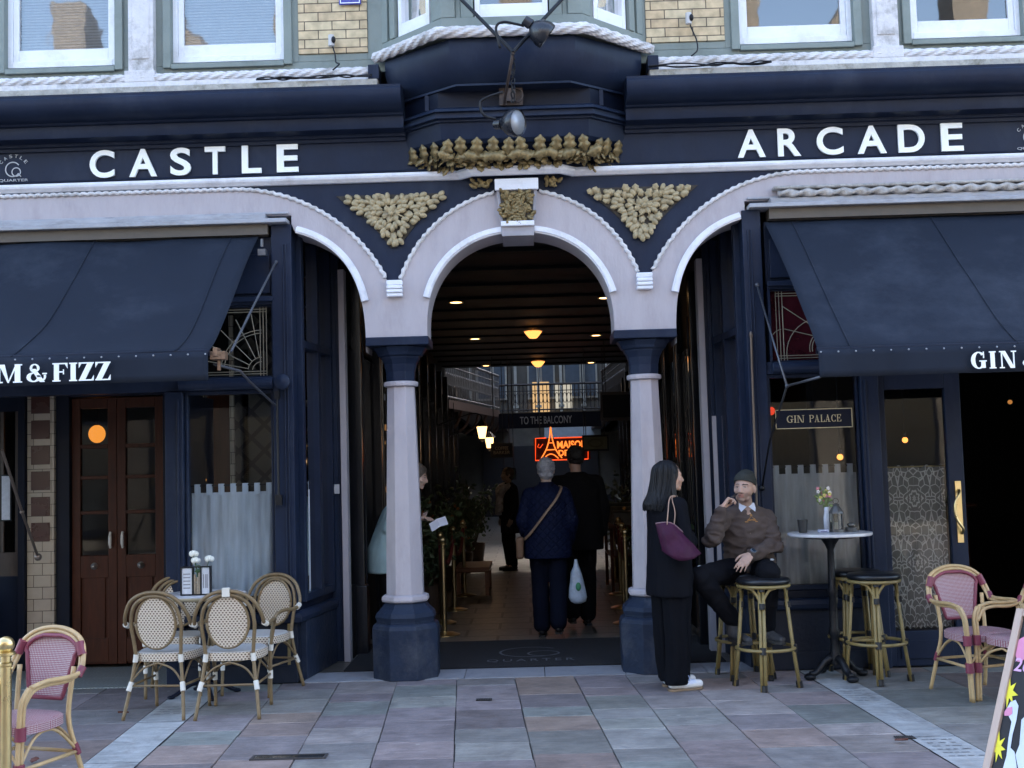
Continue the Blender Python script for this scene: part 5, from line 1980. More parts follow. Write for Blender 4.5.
# side walls of the arcade: dark shopfronts with pilasters, panes and lit slits
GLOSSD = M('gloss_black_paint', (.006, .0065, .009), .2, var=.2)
WARM = emitmat('warm_window', (1, .45, .15), .07)
for s in (-1, 1):
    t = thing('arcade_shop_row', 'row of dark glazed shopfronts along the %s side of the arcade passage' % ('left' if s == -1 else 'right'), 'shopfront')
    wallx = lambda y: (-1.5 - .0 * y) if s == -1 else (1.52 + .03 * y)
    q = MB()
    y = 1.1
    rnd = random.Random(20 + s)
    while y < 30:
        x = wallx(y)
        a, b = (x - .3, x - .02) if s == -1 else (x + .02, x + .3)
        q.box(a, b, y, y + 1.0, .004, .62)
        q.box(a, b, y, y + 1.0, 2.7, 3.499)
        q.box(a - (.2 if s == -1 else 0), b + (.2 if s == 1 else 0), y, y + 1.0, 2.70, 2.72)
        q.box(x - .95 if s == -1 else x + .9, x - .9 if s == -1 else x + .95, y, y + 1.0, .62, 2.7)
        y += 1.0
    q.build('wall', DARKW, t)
    y = 1.3
    k = 0
    while y < 16:
        x = wallx(y)
        q = MB(); q.box(x - .06, x + .06, y, y + .14, .005, 3.3); q.box(x - .08, x + .08, y - .02, y + .16, .006, .6)
        q.tube([(x - s * .075, y + .02, .62), (x - s * .075, y + .02, 2.9)], .012, 6)
        q.build('pilaster', GLOSSD, t, bevel=.006)
        q = MB(); q.add([(x + s * .03, y + .14, .62), (x + s * .03, y + 1.3, .62), (x + s * .03, y + 1.3, 2.7), (x + s * .03, y + .14, 2.7)], [(0, 1, 2, 3)])
        q.build('pane', GLASSD, t)
        if k % 2 == (0 if s == 1 else 1) or k > 3:
            q = MB()
            for j in range(rnd.randint(2, 5)):
                zz = rnd.uniform(1.0, 2.3); yy = y + rnd.uniform(.3, 1.2); q.box(x + s * .5, x + s * .55, yy, yy + rnd.uniform(.03, .14), zz, zz + rnd.uniform(.02, .09))
            q.build('lit_display', WARM, t)
        y += 1.4
        k += 1

# shop lamps seen in the glass
def glow(name, label, px, py, Y, r, mat, parentless=True, sy=1.0):
    p = at(px, py, Y)
    t = thing(name, label, 'lamp', p)
    q = MB(); q.ell((0, 0, 0), (r, r, r * sy), 16, 10); q.build('bulb', mat, t, smooth=True)
    q = MB(); q.tube([(0, 0, r * sy * .9), (0, 0, 3.5 - p.z)], .005, 6); q.lathe([(.012, r * sy * .9), (.016, r * sy * .9 + .04), (.006, r * sy * .9 + .05)], (0, 0, 0), 10); q.build('flex', IRON, t)
    return t


glow('globe_lamp', 'glowing orange globe lamp behind the mahogany double doors', 97, 434, 1.6, .075, emitmat('orange_globe', (1, .33, .04), .145), sy=1.1)
glow('filament_bulb', 'small amber bulb above the left end of the curtain in the left shop window', 203, 480, .75, .028, emitmat('bulb_amber', (1, .4, .1), .16))
glow('filament_bulb', 'red glowing bulb at the left edge of the GIN PALACE sign', 771, 411, .8, .035, emitmat('bulb_red', (1, .06, .02), .12))
glow('filament_bulb', 'amber bulb just above the curtain below the GIN PALACE sign', 840, 457, .8, .026, emitmat('bulb_hot', (1, .3, .06), .4))
glow('filament_bulb', 'amber bulb behind the glass of the lace curtained door', 905, 440, .8, .024, emitmat('bulb_hot', (1, .3, .06), .4))
glow('filament_bulb', 'dim amber bulb deep inside the dark right doorway', 1010, 402, 2.4, .022, emitmat('bulb_dim', (1, .4, .1), .06))
glow('filament_bulb', 'tiny amber bulb inside the side window of the left shop', 304, 394, .7, .014, emitmat('bulb_hot', (1, .3, .06), .4))
glow('filament_bulb', 'tiny amber bulb high behind the side window of the left shop', 318, 344, .9, .012, emitmat('bulb_hot', (1, .3, .06), .4))

# wall lanterns
for i, (px, py, Y, xw) in enumerate(((482, 431, 10.0, -1.5), (489.5, 441.5, 12.6, -1.5))):
    p = at(px, py, Y)
    t = thing('wall_lantern', ('nearer' if i == 0 else 'farther') + ' glowing lantern projecting from the left arcade wall', 'lantern', p, 0, 'lanterns on the left arcade wall')
    q = MB(); q.lathe([(.05, -.12), (.085, .07)], (0, 0, 0), 6); q.build('glass', emitmat('lantern_glow', (1, .55, .22), .5), t)
    q = MB(); q.lathe([(.12, .075), (.05, .15), (.01, .19)], (0, 0, 0), 6); q.tube(crom([(0, 0, .18), (-.02, 0, .26), (-.2, 0, .28), (xw - p.x, 0, .1)], 5), .01, 6); q.lathe([(.06, -.125), (.03, -.16), (.005, -.18)], (0, 0, 0), 6); q.build('cap', IRON, t)
    l_ = bpy.data.lights.new('lantern_light', 'POINT'); l_.energy = .10; l_.color = (1, .6, .3); l_.shadow_soft_size = .1
    lo = bpy.data.objects.new('lantern_light', l_); C.objects.link(lo); lo.parent = t; lo.location = (.0, 0, -.25)

# gallery court behind the ceiling
t = thing('arcade_gallery', 'pale galleried court with iron balcony railings at the far end of the arcade', 'building', (0, 13, 0))
GW = M('gallery_grey', (.15, .135, .11), .7, var=.25, scale=2, bump=.2)
GL = M('gallery_pale', (.55, .52, .44), .6, var=.2, scale=3)
q = MB(); q.box(-6, 6, 17.0, 17.2, 0, 17); q.box(-3.6, -3.4, .2, 17, 3.0, 9); q.box(4.4, 4.6, .2, 17, 3.0, 9); q.build('wall', GW, t)  # end wall raised out of view to keep sun off the court floor
for k, (x0, x1) in enumerate(((-1.6, -.7), (.1, .9), (1.3, 2.3))):
    for z0 in (3.9, 6.2):
        q = MB(); q.box(x0 - .06, x1 + .06, 16.9, 16.98, z0 - .06, z0 + 1.7); f_ = q.build('window', GL, t)
        q = MB(); q.box(x0, (x0 + x1) / 2 - .03, 16.87, 16.89, z0, z0 + 1.6); q.box((x0 + x1) / 2 + .03, x1, 16.87, 16.89, z0, z0 + 1.6); q.build('pane', M('sky_glass', (.12, .15, .18), .05), f_)
for k in range(7):
    q = MB(); xx = -1.9 + k * .75; q.box(xx, xx + .09, 16.7, 16.85, 3.0, 8.0); q.box(xx - .05, xx + .14, 16.66, 16.86, 3.55, 3.63); q.build('gallery_post', GL, t)
# ground floor openings of end wall
q = MB(); q.box(-1.5, 2.3, 16.85, 16.98, .003, 2.3); q.build('end_shop', M('end_shop', (.03, .03, .035), .4), t)
q = MB(); q.box(.2, .75, 16.84, 16.88, 3.2, 4.4); q.build('glow_panel', emitmat('gold_light', (1, .62, .28), .10), t)  # added glowing slabs stand in for bright highlights in the far court
q = MB(); q.box(.95, 1.5, 16.84, 16.88, 3.5, 4.3); q.build('glow_panel', emitmat('pale_light', (1, .92, .75), .07), t)
q = MB(); q.box(.55, 2.4, 16.7, 16.84, 2.3, 3.0); q.build('end_fascia', M('pale_blue_board', (.5, .56, .6), .5), t)


def railing(p0, p1, z0, z1, parent, mat, nb, label=None):
    q = MB()
    p0, p1 = Vector((p0[0], p0[1], 0)), Vector((p1[0], p1[1], 0))
    q.tube([p0 + Vector((0, 0, z1)), p1 + Vector((0, 0, z1))], .03, 6)
    q.tube([p0 + Vector((0, 0, z0 + .05)), p1 + Vector((0, 0, z0 + .05))], .02, 6)
    q.tube([p0 + Vector((0, 0, z1 - .15)), p1 + Vector((0, 0, z1 - .15))], .012, 6)
    for i in range(nb + 1):
        p = p0.lerp(p1, i / nb)
        q.tube([p + Vector((0, 0, z0)), p + Vector((0, 0, z1))], .010, 5)
        if i < nb:
            m_ = p0.lerp(p1, (i + .5) / nb); d_ = (p1 - p0).normalized() * .045
            q.tube([m_ + d_ * math.cos(a) + Vector((0, 0, (z0 + z1) / 2 + .12 * math.sin(a))) for a in [k * math.pi / 4 for k in range(9)]], .009, 5)
    return q.build('railing', mat, parent)


RAILM = M('railing_grey', (.22, .22, .22), .5, metal=.2)
a, b = at(500, 413, 18), at(603, 413, 18)
railing((a.x, 5.0), (b.x, 5.0), a.z, at(550, 384, 18).z, t, M('railing_dark', (.05, .05, .055), .5), 26)
q = MB(); q.box(a.x, b.x, 5.0, 5.9, a.z - .12, a.z - .003); q.build('bridge', GW, t)
railing((-1.55, .3), (a.x - .03, 5.4), 2.95, 3.75, t, RAILM, 34)
q = MB(); q.prism([(-3.4, .2), (-1.55, .2), (a.x - .03, 5.4), (a.x - .03, 17), (-3.4, 17)], 2.78, 2.945, axis='z'); q.prism([(1.95, .2), (4.4, .2), (4.4, 17), (2.1, 17)], 2.78, 2.945, axis='z')
q.build('gallery_floor', M('gallery_soffit', (.10, .06, .045), .6), t)
railing((1.95, .3), (b.x, 5.0), 2.95, 3.75, t, M('railing_dark', (.05, .05, .055), .5), 24)
for i in range(8):
    q = MB(); yy = .3 + i * .75; xx = -1.6 + (a.x + 1.6) * i / 7
    q.tube(crom([(xx - .3, yy, 2.35), (xx - .1, yy, 2.5), (xx, yy, 2.78)], 4), .03, 6); q.build('bracket', M('gallery_soffit', (.10, .06, .045), .6), t)
rf = MB()
for i in range(9): rf.tube([(-3.5, .4 + i * 2, 9.0), (.5, .4 + i * 2, 10.5), (4.5, .4 + i * 2, 9.0)], .05, 6)
for xx in (-2.5, -1, .5, 2, 3.5): rf.tube([(xx, .2, 10.5 - abs(xx - .5) * .375), (xx, 17, 10.5 - abs(xx - .5) * .375)], .04, 6)
rf.build('roof_glazing_bar', GL, t)

# hanging signs inside
p0, p1 = at(499, 427, 17.4), at(601, 413, 17.4)
t = thing('hanging_sign', 'long black fascia board reading TO THE BALCONY across the far end of the arcade', 'sign', ((p0.x + p1.x) / 2, 17.4, (p0.z + p1.z) / 2))
W_ = p1.x - p0.x
q = MB(); q.box(-W_ / 2, W_ / 2, 0, .05, -.17, .17); q.build('board', NAVYD, t)
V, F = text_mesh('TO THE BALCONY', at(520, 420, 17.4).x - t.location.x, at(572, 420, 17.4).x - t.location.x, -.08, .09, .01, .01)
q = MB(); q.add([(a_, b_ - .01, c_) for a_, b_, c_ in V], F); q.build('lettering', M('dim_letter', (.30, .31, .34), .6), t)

NE = emitmat('neon_orange', (1, .07, .012), .24)
NY = emitmat('neon_amber', (1, .20, .03), .26)
YN = 12.0
O = at(560, 445, YN)
t = thing('neon_sign', 'orange neon sign with a lattice tower and the words MAISON DE hanging in the arcade', 'neon sign', O)
pp = lambda x, y: at(x, y, YN) - O + Vector((0, -.03, 0))
q = MB(); a, b = pp(534.5, 461), pp(590, 437); q.box(a.x, b.x, .0, .05, a.z, b.z); q.build('back_board', M('sign_dark_red', (.05, .01, .01), .4), t)
q = MB(); q.tube([pp(546, 438), pp(535.5, 438.5), pp(535.5, 460.5), pp(588, 459), pp(588, 437), pp(554, 438)], .011, 6); q.build('tube_frame', NE, t)
q = MB()
q.tube(crom([pp(541, 459), pp(546, 450), pp(549, 440), pp(550.5, 427)], 5), .012, 6); q.tube(crom([pp(550.5, 427), pp(552.5, 440), pp(556, 450), pp(562, 458)], 5), .012, 6)
q.tube([pp(546.5, 450), pp(556, 449.5)], .010, 6); q.tube([pp(548.5, 443), pp(554, 442.8)], .009, 6)
q.tube(crom([pp(544, 459), pp(547, 455.5), pp(551, 454), pp(555, 455.5), pp(558.5, 458.5)], 4), .010, 6)
q.build('tower_tube', NY, t)
q = MB(); V, F = text_mesh('MAISON', pp(557, 445).x, pp(587, 445).x, pp(0 + 560, 448.5).z, pp(560, 441).z, .01, .03); q.add([(a_, b_ - .03, c_) for a_, b_, c_ in V], F)
V, F = text_mesh('DE', pp(558.5, 452).x, pp(568, 452).x, pp(560, 456).z, pp(560, 450).z, .01, .03); q.add([(a_, b_ - .03, c_) for a_, b_, c_ in V], F)
q.build('lettering', NY, t)
q = MB(); q.tube([pp(539, 444), pp(537.5, 447), pp(540, 448), pp(543, 444)], .006, 5); q.build('small_tube', NE, t)
q = MB(); q.tube([pp(540, 437) + Vector((0, .05, 0)), Vector((pp(540, 437).x, .02, 3.5 - O.z))], .008, 5); q.tube([pp(584, 437) + Vector((0, .05, 0)), Vector((pp(584, 437).x, .02, 3.5 - O.z))], .008, 5); q.build('hanger', IRON, t)


def board_sign(name, label, x0, y0, x1, y1, Y, mat, txts, tm, bm_=None, hang=True, cat='sign'):
    a, b = at(x0, y1, Y), at(x1, y0, Y)
    c = (a + b) / 2
    t = thing(name, label, cat, c)
    w_, h_ = (b.x - a.x) / 2, (b.z - a.z) / 2
    q = MB(); q.box(-w_, w_, 0, .04, -h_, h_); q.build('frame', bm_ or IRON, t)
    q = MB(); q.box(-w_ * .88, w_ * .88, -.008, .0, -h_ * .78, h_ * .78); q.build('panel', mat, t)
    if txts:
        q = MB()
        for s_, fx0, fx1, fz0, fz1 in txts:
            V, F = text_mesh(s_, fx0 * w_, fx1 * w_, fz0 * h_, fz1 * h_, .006, .01)
            q.add([(a_, b_ - .014, c_) for a_, b_, c_ in V], F)
        q.build('lettering', tm, t)
    if hang:
        q = MB()
        for k in (-1, 1): q.tube([(k * w_ * .7, .02, h_), (k * w_ * .7, .02, 3.5 - c.z)], .007, 5)
        q.build('hanger', IRON, t)
    return t, w_, h_


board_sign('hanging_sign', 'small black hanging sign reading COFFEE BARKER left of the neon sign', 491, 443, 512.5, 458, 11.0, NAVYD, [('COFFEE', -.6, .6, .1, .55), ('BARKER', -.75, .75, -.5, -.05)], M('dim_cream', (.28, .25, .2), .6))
t, w_, h_ = board_sign('hanging_sign', 'pale green hanging sign with an oval emblem, right of the neon sign', 582.5, 434.5, 608.5, 451.5, 10.0, M('pale_green_board', (.22, .25, .18), .6), None, None)
q = MB()
for k in (1, .8): q.tube([(w_ * .55 * k * math.cos(a), -.014, h_ * .5 * k * math.sin(a)) for a in [i * math.pi / 12 for i in range(25)]], .004, 5)
V, F = text_mesh('CAFE', -.06, .06, -.012, .014, .004, 0)
q.build('oval_emblem', M('dark_green_print', (.08, .09, .06), .6), t)
board_sign('hanging_sign', 'large dim black hanging sign with a thin border high on the right of the passage', 601, 391, 637, 421, 8.5, NAVYD, None, None, M('sign_border', (.04, .045, .06), .5))
board_sign('hanging_sign', 'small teal panel under the black sign on the left of the passage', 502, 468, 516, 480, 11.5, M('teal_panel', (.08, .16, .19), .5), None, None)

# ------------------------------------------------------------------ FURNITURE
def weavemat(name, base, dot, pitch, fill=.33, mode='dots', third=None):
    m, n, l, b = nodemat(name)
    tc = n.new('ShaderNodeTexCoord')
    sp = n.new('ShaderNodeSeparateXYZ')
    l.new(tc.outputs['UV'], sp.inputs[0])

    def mt(op, a, c=None):
        q = n.new('ShaderNodeMath'); q.operation = op
        if hasattr(a, 'links'): l.new(a, q.inputs[0])
        else: q.inputs[0].default_value = a
        if c is not None:
            if hasattr(c, 'links'): l.new(c, q.inputs[1])
            else: q.inputs[1].default_value = c
        return q.outputs[0]
    if mode == 'dots':
        v = mt('DIVIDE', sp.outputs[1], pitch * .62)
        row = mt('FLOOR', v)
        odd = mt('MULTIPLY', mt('MODULO', mt('ABSOLUTE', row), 2.0), .5)
        u = mt('ADD', mt('DIVIDE', sp.outputs[0], pitch), odd)
        fu = mt('ABSOLUTE', mt('SUBTRACT', mt('FRACT', u), .5))
        fv = mt('ABSOLUTE', mt('SUBTRACT', mt('FRACT', v), .5))
        fac = mt('LESS_THAN', mt('MAXIMUM', mt('MULTIPLY', fu, 1.0), mt('MULTIPLY', fv, .8)), .25)
    else:
        a = mt('SINE', mt('MULTIPLY', mt('ADD', sp.outputs[0], sp.outputs[1]), 2 * math.pi / pitch))
        c = mt('SINE', mt('MULTIPLY', mt('SUBTRACT', sp.outputs[0], sp.outputs[1]), 2 * math.pi / pitch))
        fac = mt('GREATER_THAN', mt('MULTIPLY', a, c), -.12)
    mx = n.new('ShaderNodeMix'); mx.data_type = 'RGBA'
    l.new(fac, mx.inputs[0])
    mx.inputs[6].default_value = tuple(base) + (1,)
    mx.inputs[7].default_value = tuple(dot) + (1,)
    l.new(mx.outputs[2], b.inputs['Base Color'])
    b.inputs['Roughness'].default_value = .5
    bp = n.new('ShaderNodeBump'); bp.inputs['Strength'].default_value = .4; bp.inputs['Distance'].default_value = .003
    l.new(fac, bp.inputs['Height'])
    l.new(bp.outputs[0], b.inputs['Normal'])
    MATS[name] = m
    return m


WB = weavemat('weave_cream_brown', (.62, .53, .42), (.13, .075, .045), .026)
WSEAT = M('seat_cord', (.50, .48, .46), .6, var=.12, scale=6, stretch=(30, 1, 1), bump=.3, bscale=40)
WP = weavemat('weave_pink', (.50, .44, .44), (.26, .07, .10), .020, mode='check')
CANE = M('cane_brown', (.185, .125, .06), .4, var=.22, scale=14, bump=.15, bscale=60)
CANEL = M('cane_pale', (.50, .345, .17), .38, var=.15, scale=14, bump=.15, bscale=60)
BIND_W = M('binding_white', (.68, .64, .56), .5, var=.08)
BIND_R = M('binding_burgundy', (.19, .035, .06), .45, var=.15)


def surf(mb, fn, nu, nv, ext, keep=None):
    """double sided woven sheet: fn(u,v)->point; uv in metres"""
    V, F, U = [], [], []
    for j in range(nv + 1):
        for i in range(nu + 1):
            u, v = i / nu, j / nv
            V.append(fn(u, v))
            U.append((u * ext[0], v * ext[1]))
    for j in range(nv):
        for i in range(nu):
            if keep and not keep((i + .5) / nu, (j + .5) / nv): continue
            a = j * (nu + 1) + i
            F.append([a, a + 1, a + nu + 2, a + nu + 1])
    mb.add(V, F, uvs=U)


def legpair(name_root, t, pts, r, mat, binds, bmat, twin=0.0, dirv=(1, 0, 0)):
    q = MB()
    if twin:
        d_ = Vector(dirv) * twin
        q.tube([Vector(p) + d_ for p in pts], r, 8); q.tube([Vector(p) - d_ for p in pts], r, 8)
    else:
        q.tube(pts, r, 8)
    L = q.build('leg', mat, t, smooth=True)
    for a, b in binds:
        q = MB(); q.tube([a, b], r * 1.35 + twin, 10); q.build('binding', bmat, L, smooth=True, auto=40)
    return L


def bistro_chair(label, loc, rz):
    """cream and brown oval-back armchair; sitter faces local -y"""
    t = thing('bistro_chair', label, 'chair', loc, rz, 'oval-back bistro chairs around the left table')
    r = .0125
    for s in (-1, 1):
        rear = [(s * .235, .30, 0), (s * .20, .235, .25), (s * .175, .205, .44)]
        legpair('rear', t, crom(rear, 5), r * 1.15, CANE, [((s * .213, .255, .20), (s * .198, .232, .26)), ((s * .18, .208, .40), (s * .174, .205, .455))], BIND_W)
        front = [(s * .215, -.235, 0), (s * .215, -.22, .25), (s * .222, -.21, .44), (s * .25, -.20, .60), (s * .262, -.17, .645)]
        legpair('front', t, crom(front, 5), r * 1.1, CANE, [((s * .215, -.221, .20), (s * .215, -.221, .26)), ((s * .221, -.211, .41), (s * .226, -.208, .455))], BIND_W)
        q = MB(); q.tube([(s * .265, .15, .655), (s * .258, .205, .672)], .021, 10); q.build('arm_binding', BIND_W, t, smooth=True, auto=40)
    hoop = crom([(-.262, -.17, .645), (-.27, -.08, .66), (-.27, .09, .652), (-.258, .20, .672), (-.245, .235, .74), (-.19, .268, .84), (-.10, .285, .895), (0, .29, .91), (.10, .285, .895), (.19, .268, .84), (.245, .235, .74), (.258, .20, .672), (.27, .09, .652), (.27, -.08, .66), (.262, -.17, .645)], 6)
    q = MB(); q.tube(hoop, .0145, 8); q.build('arm_hoop', CANE, t, smooth=True)
    inner = crom([(-.174, .205, .44), (-.185, .222, .56), (-.195, .243, .68), (-.165, .266, .80), (-.09, .278, .865), (0, .282, .882), (.09, .278, .865), (.165, .266, .80), (.195, .243, .68), (.185, .222, .56), (.174, .205, .44)], 6)
    q = MB(); q.tube(inner, .0145, 8)
    ring = [(.155 * math.cos(a), .248 + .10 * (.178 * math.sin(a)) + 0, .685 + .185 * math.sin(a)) for a in [k * math.pi / 18 for k in range(37)]]
    q.tube(ring, .011, 8)
    q.build('back_frame', CANE, t, smooth=True)
    q = MB()
    surf(q, lambda u, v: ((u - .5) * .30, .248 + .10 * (.36 * (v - .5)) + .012 * (1 - (2 * u - 1) ** 2), .685 + (v - .5) * .36), 40, 48, (.30, .36), lambda u, v: ((u - .5) * .30 / .152) ** 2 + ((v - .5) * .36 / .182) ** 2 < 1)
    q.build('backrest', WB, t, smooth=True)
    # seat pad: rounded square, woven rim
    outl = []
    for k in range(40):
        a = 2 * math.pi * k / 40
        x = .225 * math.copysign(abs(math.cos(a)) ** .55, math.cos(a)); y = .215 * math.copysign(abs(math.sin(a)) ** .6, math.sin(a))
        outl.append((x * (1 - .12 * (y > 0) * y / .215), y))
    q = MB()
    V = [(x, y, .448) for x, y in outl] + [(x * .93, y * .93, .468) for x, y in outl] + [(x * .5, y * .5, .462) for x, y in outl] + [(0, 0, .458)]
    F = []
    for k in range(40):
        k2 = (k + 1) % 40
        F += [[k, k2, 40 + k2, 40 + k], [40 + k, 40 + k2, 80 + k2, 80 + k], [80 + k, 80 + k2, 120]]
    q.add(V, F); q.prism(outl, .440, .447, axis='z')
    q.build('seat', WSEAT, t, smooth=True, auto=50)
    q = MB()
    V, F, U = [], [], []
    per = 0
    for k in range(41):
        x, y = outl[k % 40]
        if k: per += math.hypot(x - outl[k - 1][0], y - outl[k - 1][1])
        V += [(x * 1.012, y * 1.012, .405), (x * 1.012, y * 1.012, .462)]; U += [(per, 0), (per, .057)]
    for k in range(40): F.append([2 * k, 2 * k + 2, 2 * k + 3, 2 * k + 1])
    q.add(V, F, uvs=U); q.build('seat_rim', WB, t)
    q = MB()
    for s in (-1, 1):
        q.tube(crom([(s * .205, .24, .25), (s * .12, .22, .35), (0, .215, .395)], 6), .008, 6)
        q.tube(crom([(s * .216, -.22, .25), (s * .12, -.215, .35), (0, -.21, .395)], 6), .008, 6)
        q.tube(crom([(s * .203, .235, .25), (s * .20, .1, .37), (s * .20, 0, .40), (s * .205, -.1, .37), (s * .215, -.22, .25)], 5), .008, 6)
        q.tube([(s * .205, .235, .235), (s * .215, -.22, .235)], .009, 6)
    q.tube([(-.205, .238, .235), (.205, .238, .235)], .009, 6)
    q.build('stretcher', CANE, t, smooth=True)
    return t


def pink_chair(label, loc, rz, group='pink bistro armchairs with burgundy bindings'):
    t = thing('bistro_armchair', label, 'chair', loc, rz, group)
    r = .013
    for s in (-1, 1):
        rear = [(s * .225, .31, 0), (s * .20, .235, .25), (s * .18, .20, .44), (s * .19, .235, .70)]
        legpair('rear', t, crom(rear, 5), r * 1.1, CANEL, [((s * .205, .25, .22), (s * .197, .228, .28))], BIND_R)
        front = [(s * .225, -.235, 0), (s * .225, -.225, .25), (s * .23, -.22, .44), (s * .24, -.215, .58), (s * .25, -.17, .655)]
        legpair('front', t, crom(front, 5), r, CANEL, [((s * .225, -.227, .20), (s * .225, -.226, .27)), ((s * .229, -.222, .39), (s * .231, -.22, .46))], BIND_R, .013, (0, 1, 0))
        q = MB(); q.tube([(s * .225, .262, .76), (s * .195, .272, .83)], .026, 10, flat=1.0); q.tube([(s * .247, .20, .655), (s * .25, .235, .70)], .022, 10); q.build('arm_binding', BIND_R, t, smooth=True, auto=40)
    base = [(-.25, -.17, .655), (-.262, -.06, .672), (-.262, .10, .665), (-.25, .21, .675), (-.242, .25, .74), (-.205, .285, .83), (-.12, .30, .885), (0, .305, .905), (.12, .30, .885), (.205, .285, .83), (.242, .25, .74), (.25, .21, .675), (.262, .10, .665), (.262, -.06, .672), (.25, -.17, .655)]
    q = MB(); q.tube(crom(base, 6), .0135, 8)
    b2 = [(x * .93, y - .004, z - .022) for x, y, z in base[3:12]]
    b3 = [(x * .93, y, z - .026) for x, y, z in base[:3]]
    q.tube(crom(b2, 6), .012, 8)
    for s in (-1, 1): q.tube(crom([(s * .232, -.20, .56), (s * .237, -.14, .63), (s * .243, -.04, .648), (s * .243, .10, .642), (s * .238, .20, .655)], 5), .012, 8)
    q.build('arm_hoop', CANEL, t, smooth=True)
    # back panel
    def hw(v): return .115 + .075 * v if v < .75 else .171 * math.sqrt(max(0.02, 1 - ((v - .75) / .27) ** 2)) * (1.0 + .05)
    pt = lambda u, v: ((2 * u - 1) * hw(v), .225 + .065 * v + .02 * (1 - (2 * u - 1) ** 2), .525 + .335 * v)
    q = MB(); V, F, U = [], [], []
    nu, nv = 24, 36
    for j in range(nv + 1):
        for i in range(nu + 1):
            p = pt(i / nu, j / nv); V.append(p); U.append((p[0], p[2]))
    for j in range(nv):
        for i in range(nu):
            a = j * (nu + 1) + i; F.append([a, a + 1, a + nu + 2, a + nu + 1])
    q.add(V, F, uvs=U); q.build('backrest', WP, t, smooth=True)
    q = MB()
    edge = [pt(0, j / 24) for j in range(25)] + [pt(1, j / 24) for j in range(24, -1, -1)]
    q.tube(edge, .013, 8, closed=True)
    q.build('backrest_border', BIND_R, t, smooth=True)
    outl = []
    for k in range(40):
        a = 2 * math.pi * k / 40
        x = .225 * math.copysign(abs(math.cos(a)) ** .55, math.cos(a)); y = .215 * math.copysign(abs(math.sin(a)) ** .6, math.sin(a))
        outl.append((x * (1 - .12 * (y > 0) * y / .215), y))
    q = MB(); V = [(x, y, .405) for x, y in outl] + [(x, y, .45) for x, y in outl] + [(x * .93, y * .93, .462) for x, y in outl] + [(0, 0, .455)]
    U = []
    per = 0
    for k in range(40):
        U.append((per, 0)); per += .034
    U = [(k * .034, 0) for k in range(40)] + [(k * .034, .045) for k in range(40)] + [(x * .93, y * .93) for x, y in outl] + [(0, 0)]
    F = []
    for k in range(40):
        k2 = (k + 1) % 40; F += [[k, k2, 40 + k2, 40 + k], [40 + k, 40 + k2, 80 + k2, 80 + k], [80 + k, 80 + k2, 120]]
    F.append(list(range(39, -1, -1)))
    q.add(V, F, uvs=U); q.build('seat', WP, t, smooth=True, auto=50)
    q = MB()
    for s in (-1, 1):
        q.tube(crom([(s * .205, .24, .25), (s * .12, .22, .35), (0, .215, .395)], 6), .009, 6)
        q.tube(crom([(s * .226, -.22, .25), (s * .12, -.215, .35), (0, -.21, .395)], 6), .009, 6)
        q.tube(crom([(s * .203, .235, .25), (s * .20, .1, .37), (s * .20, 0, .40), (s * .205, -.1, .37), (s * .222, -.22, .25)], 5), .009, 6)
        q.tube([(s * .205, .235, .235), (s * .222, -.22, .235)], .011, 6)
    q.tube([(-.205, .238, .235), (.205, .238, .235)], .011, 6)
    q.build('stretcher', CANEL, t, smooth=True)
    return t


# four oval-back chairs round the left table (rear feet and front feet read off the photograph's ground)
def facing(dx, dy): return math.atan2(dx, -dy)      # rotation that turns local -y to (dx,dy)


c1a, c1b = gr(122.5, 721), gr(186.5, 719)
c2a, c2b = gr(200, 720), gr(257.5, 719)
m1, m2 = (c1a + c1b) / 2, (c2a + c2b) / 2
CHS = .92
ch = bistro_chair('left of the two oval-back chairs with backs to the street at the rose table', (m1.x + .03, m1.y + .25, 0), R(180 - 7))
bistro_chair('oval-back chair with its back to the street and a white tag on top', (m2.x - .01, m2.y + .25, 0), R(180 + 1))
tg = MB(); tg.box(-.028, .028, -.02, .02, -.03, .035)
tgo = tg.build('wrapped_tag', BIND_W, bpy.context.scene.objects[-1] if False else None, bevel=.004)
ch2 = [o for o in bpy.data.objects if o.name.startswith('bistro_chair') and 'white tag' in o.get('label', '')][0]
tgo.parent = ch2; tgo.location = (0, .29, .90)
bistro_chair('oval-back chair behind the rose table on its left, mostly hidden', (-2.64, -.26, 0), facing(.18, -.97))
bistro_chair('oval-back chair behind the rose table, beside the navy corner pillar', (-2.0, -.31, 0), facing(-.30, -.95))
for o_ in bpy.data.objects:
    if o_.name.startswith('bistro_chair'): o_.scale = (.9, .9, .92)

# left table with glasses, menu holder and roses
tp = gr(200, 697)
TL = thing('cafe_table', 'small pale round cafe table with navy iron pedestal among the oval-back chairs', 'table', (tp.x + .02, tp.y + .05, 0))
MARB = M('pale_marble', (.52, .52, .55), .25, var=.12, scale=7, bump=.02)
q = MB(); q.lathe([(.001, .715), (.30, .715), (.305, .72), (.305, .738), (.298, .742), (.001, .742)], (0, 0, 0), 40); q.build('table_top', MARB, TL, smooth=True, auto=40)
q = MB(); q.lathe([(.308, .712), (.311, .735), (.308, .737)], (0, 0, 0), 40); q.build('rim', M('rim_cane', (.30, .25, .16), .4, metal=.2), TL, smooth=True)
q = MB(); q.lathe([(.03, .06), (.028, .2), (.045, .22), (.03, .25), (.026, .45), (.04, .5), (.028, .52), (.028, .68), (.12, .71), (.12, .714)], (0, 0, 0), 20); q.build('pedestal', NAVYD, TL, smooth=True, auto=50)
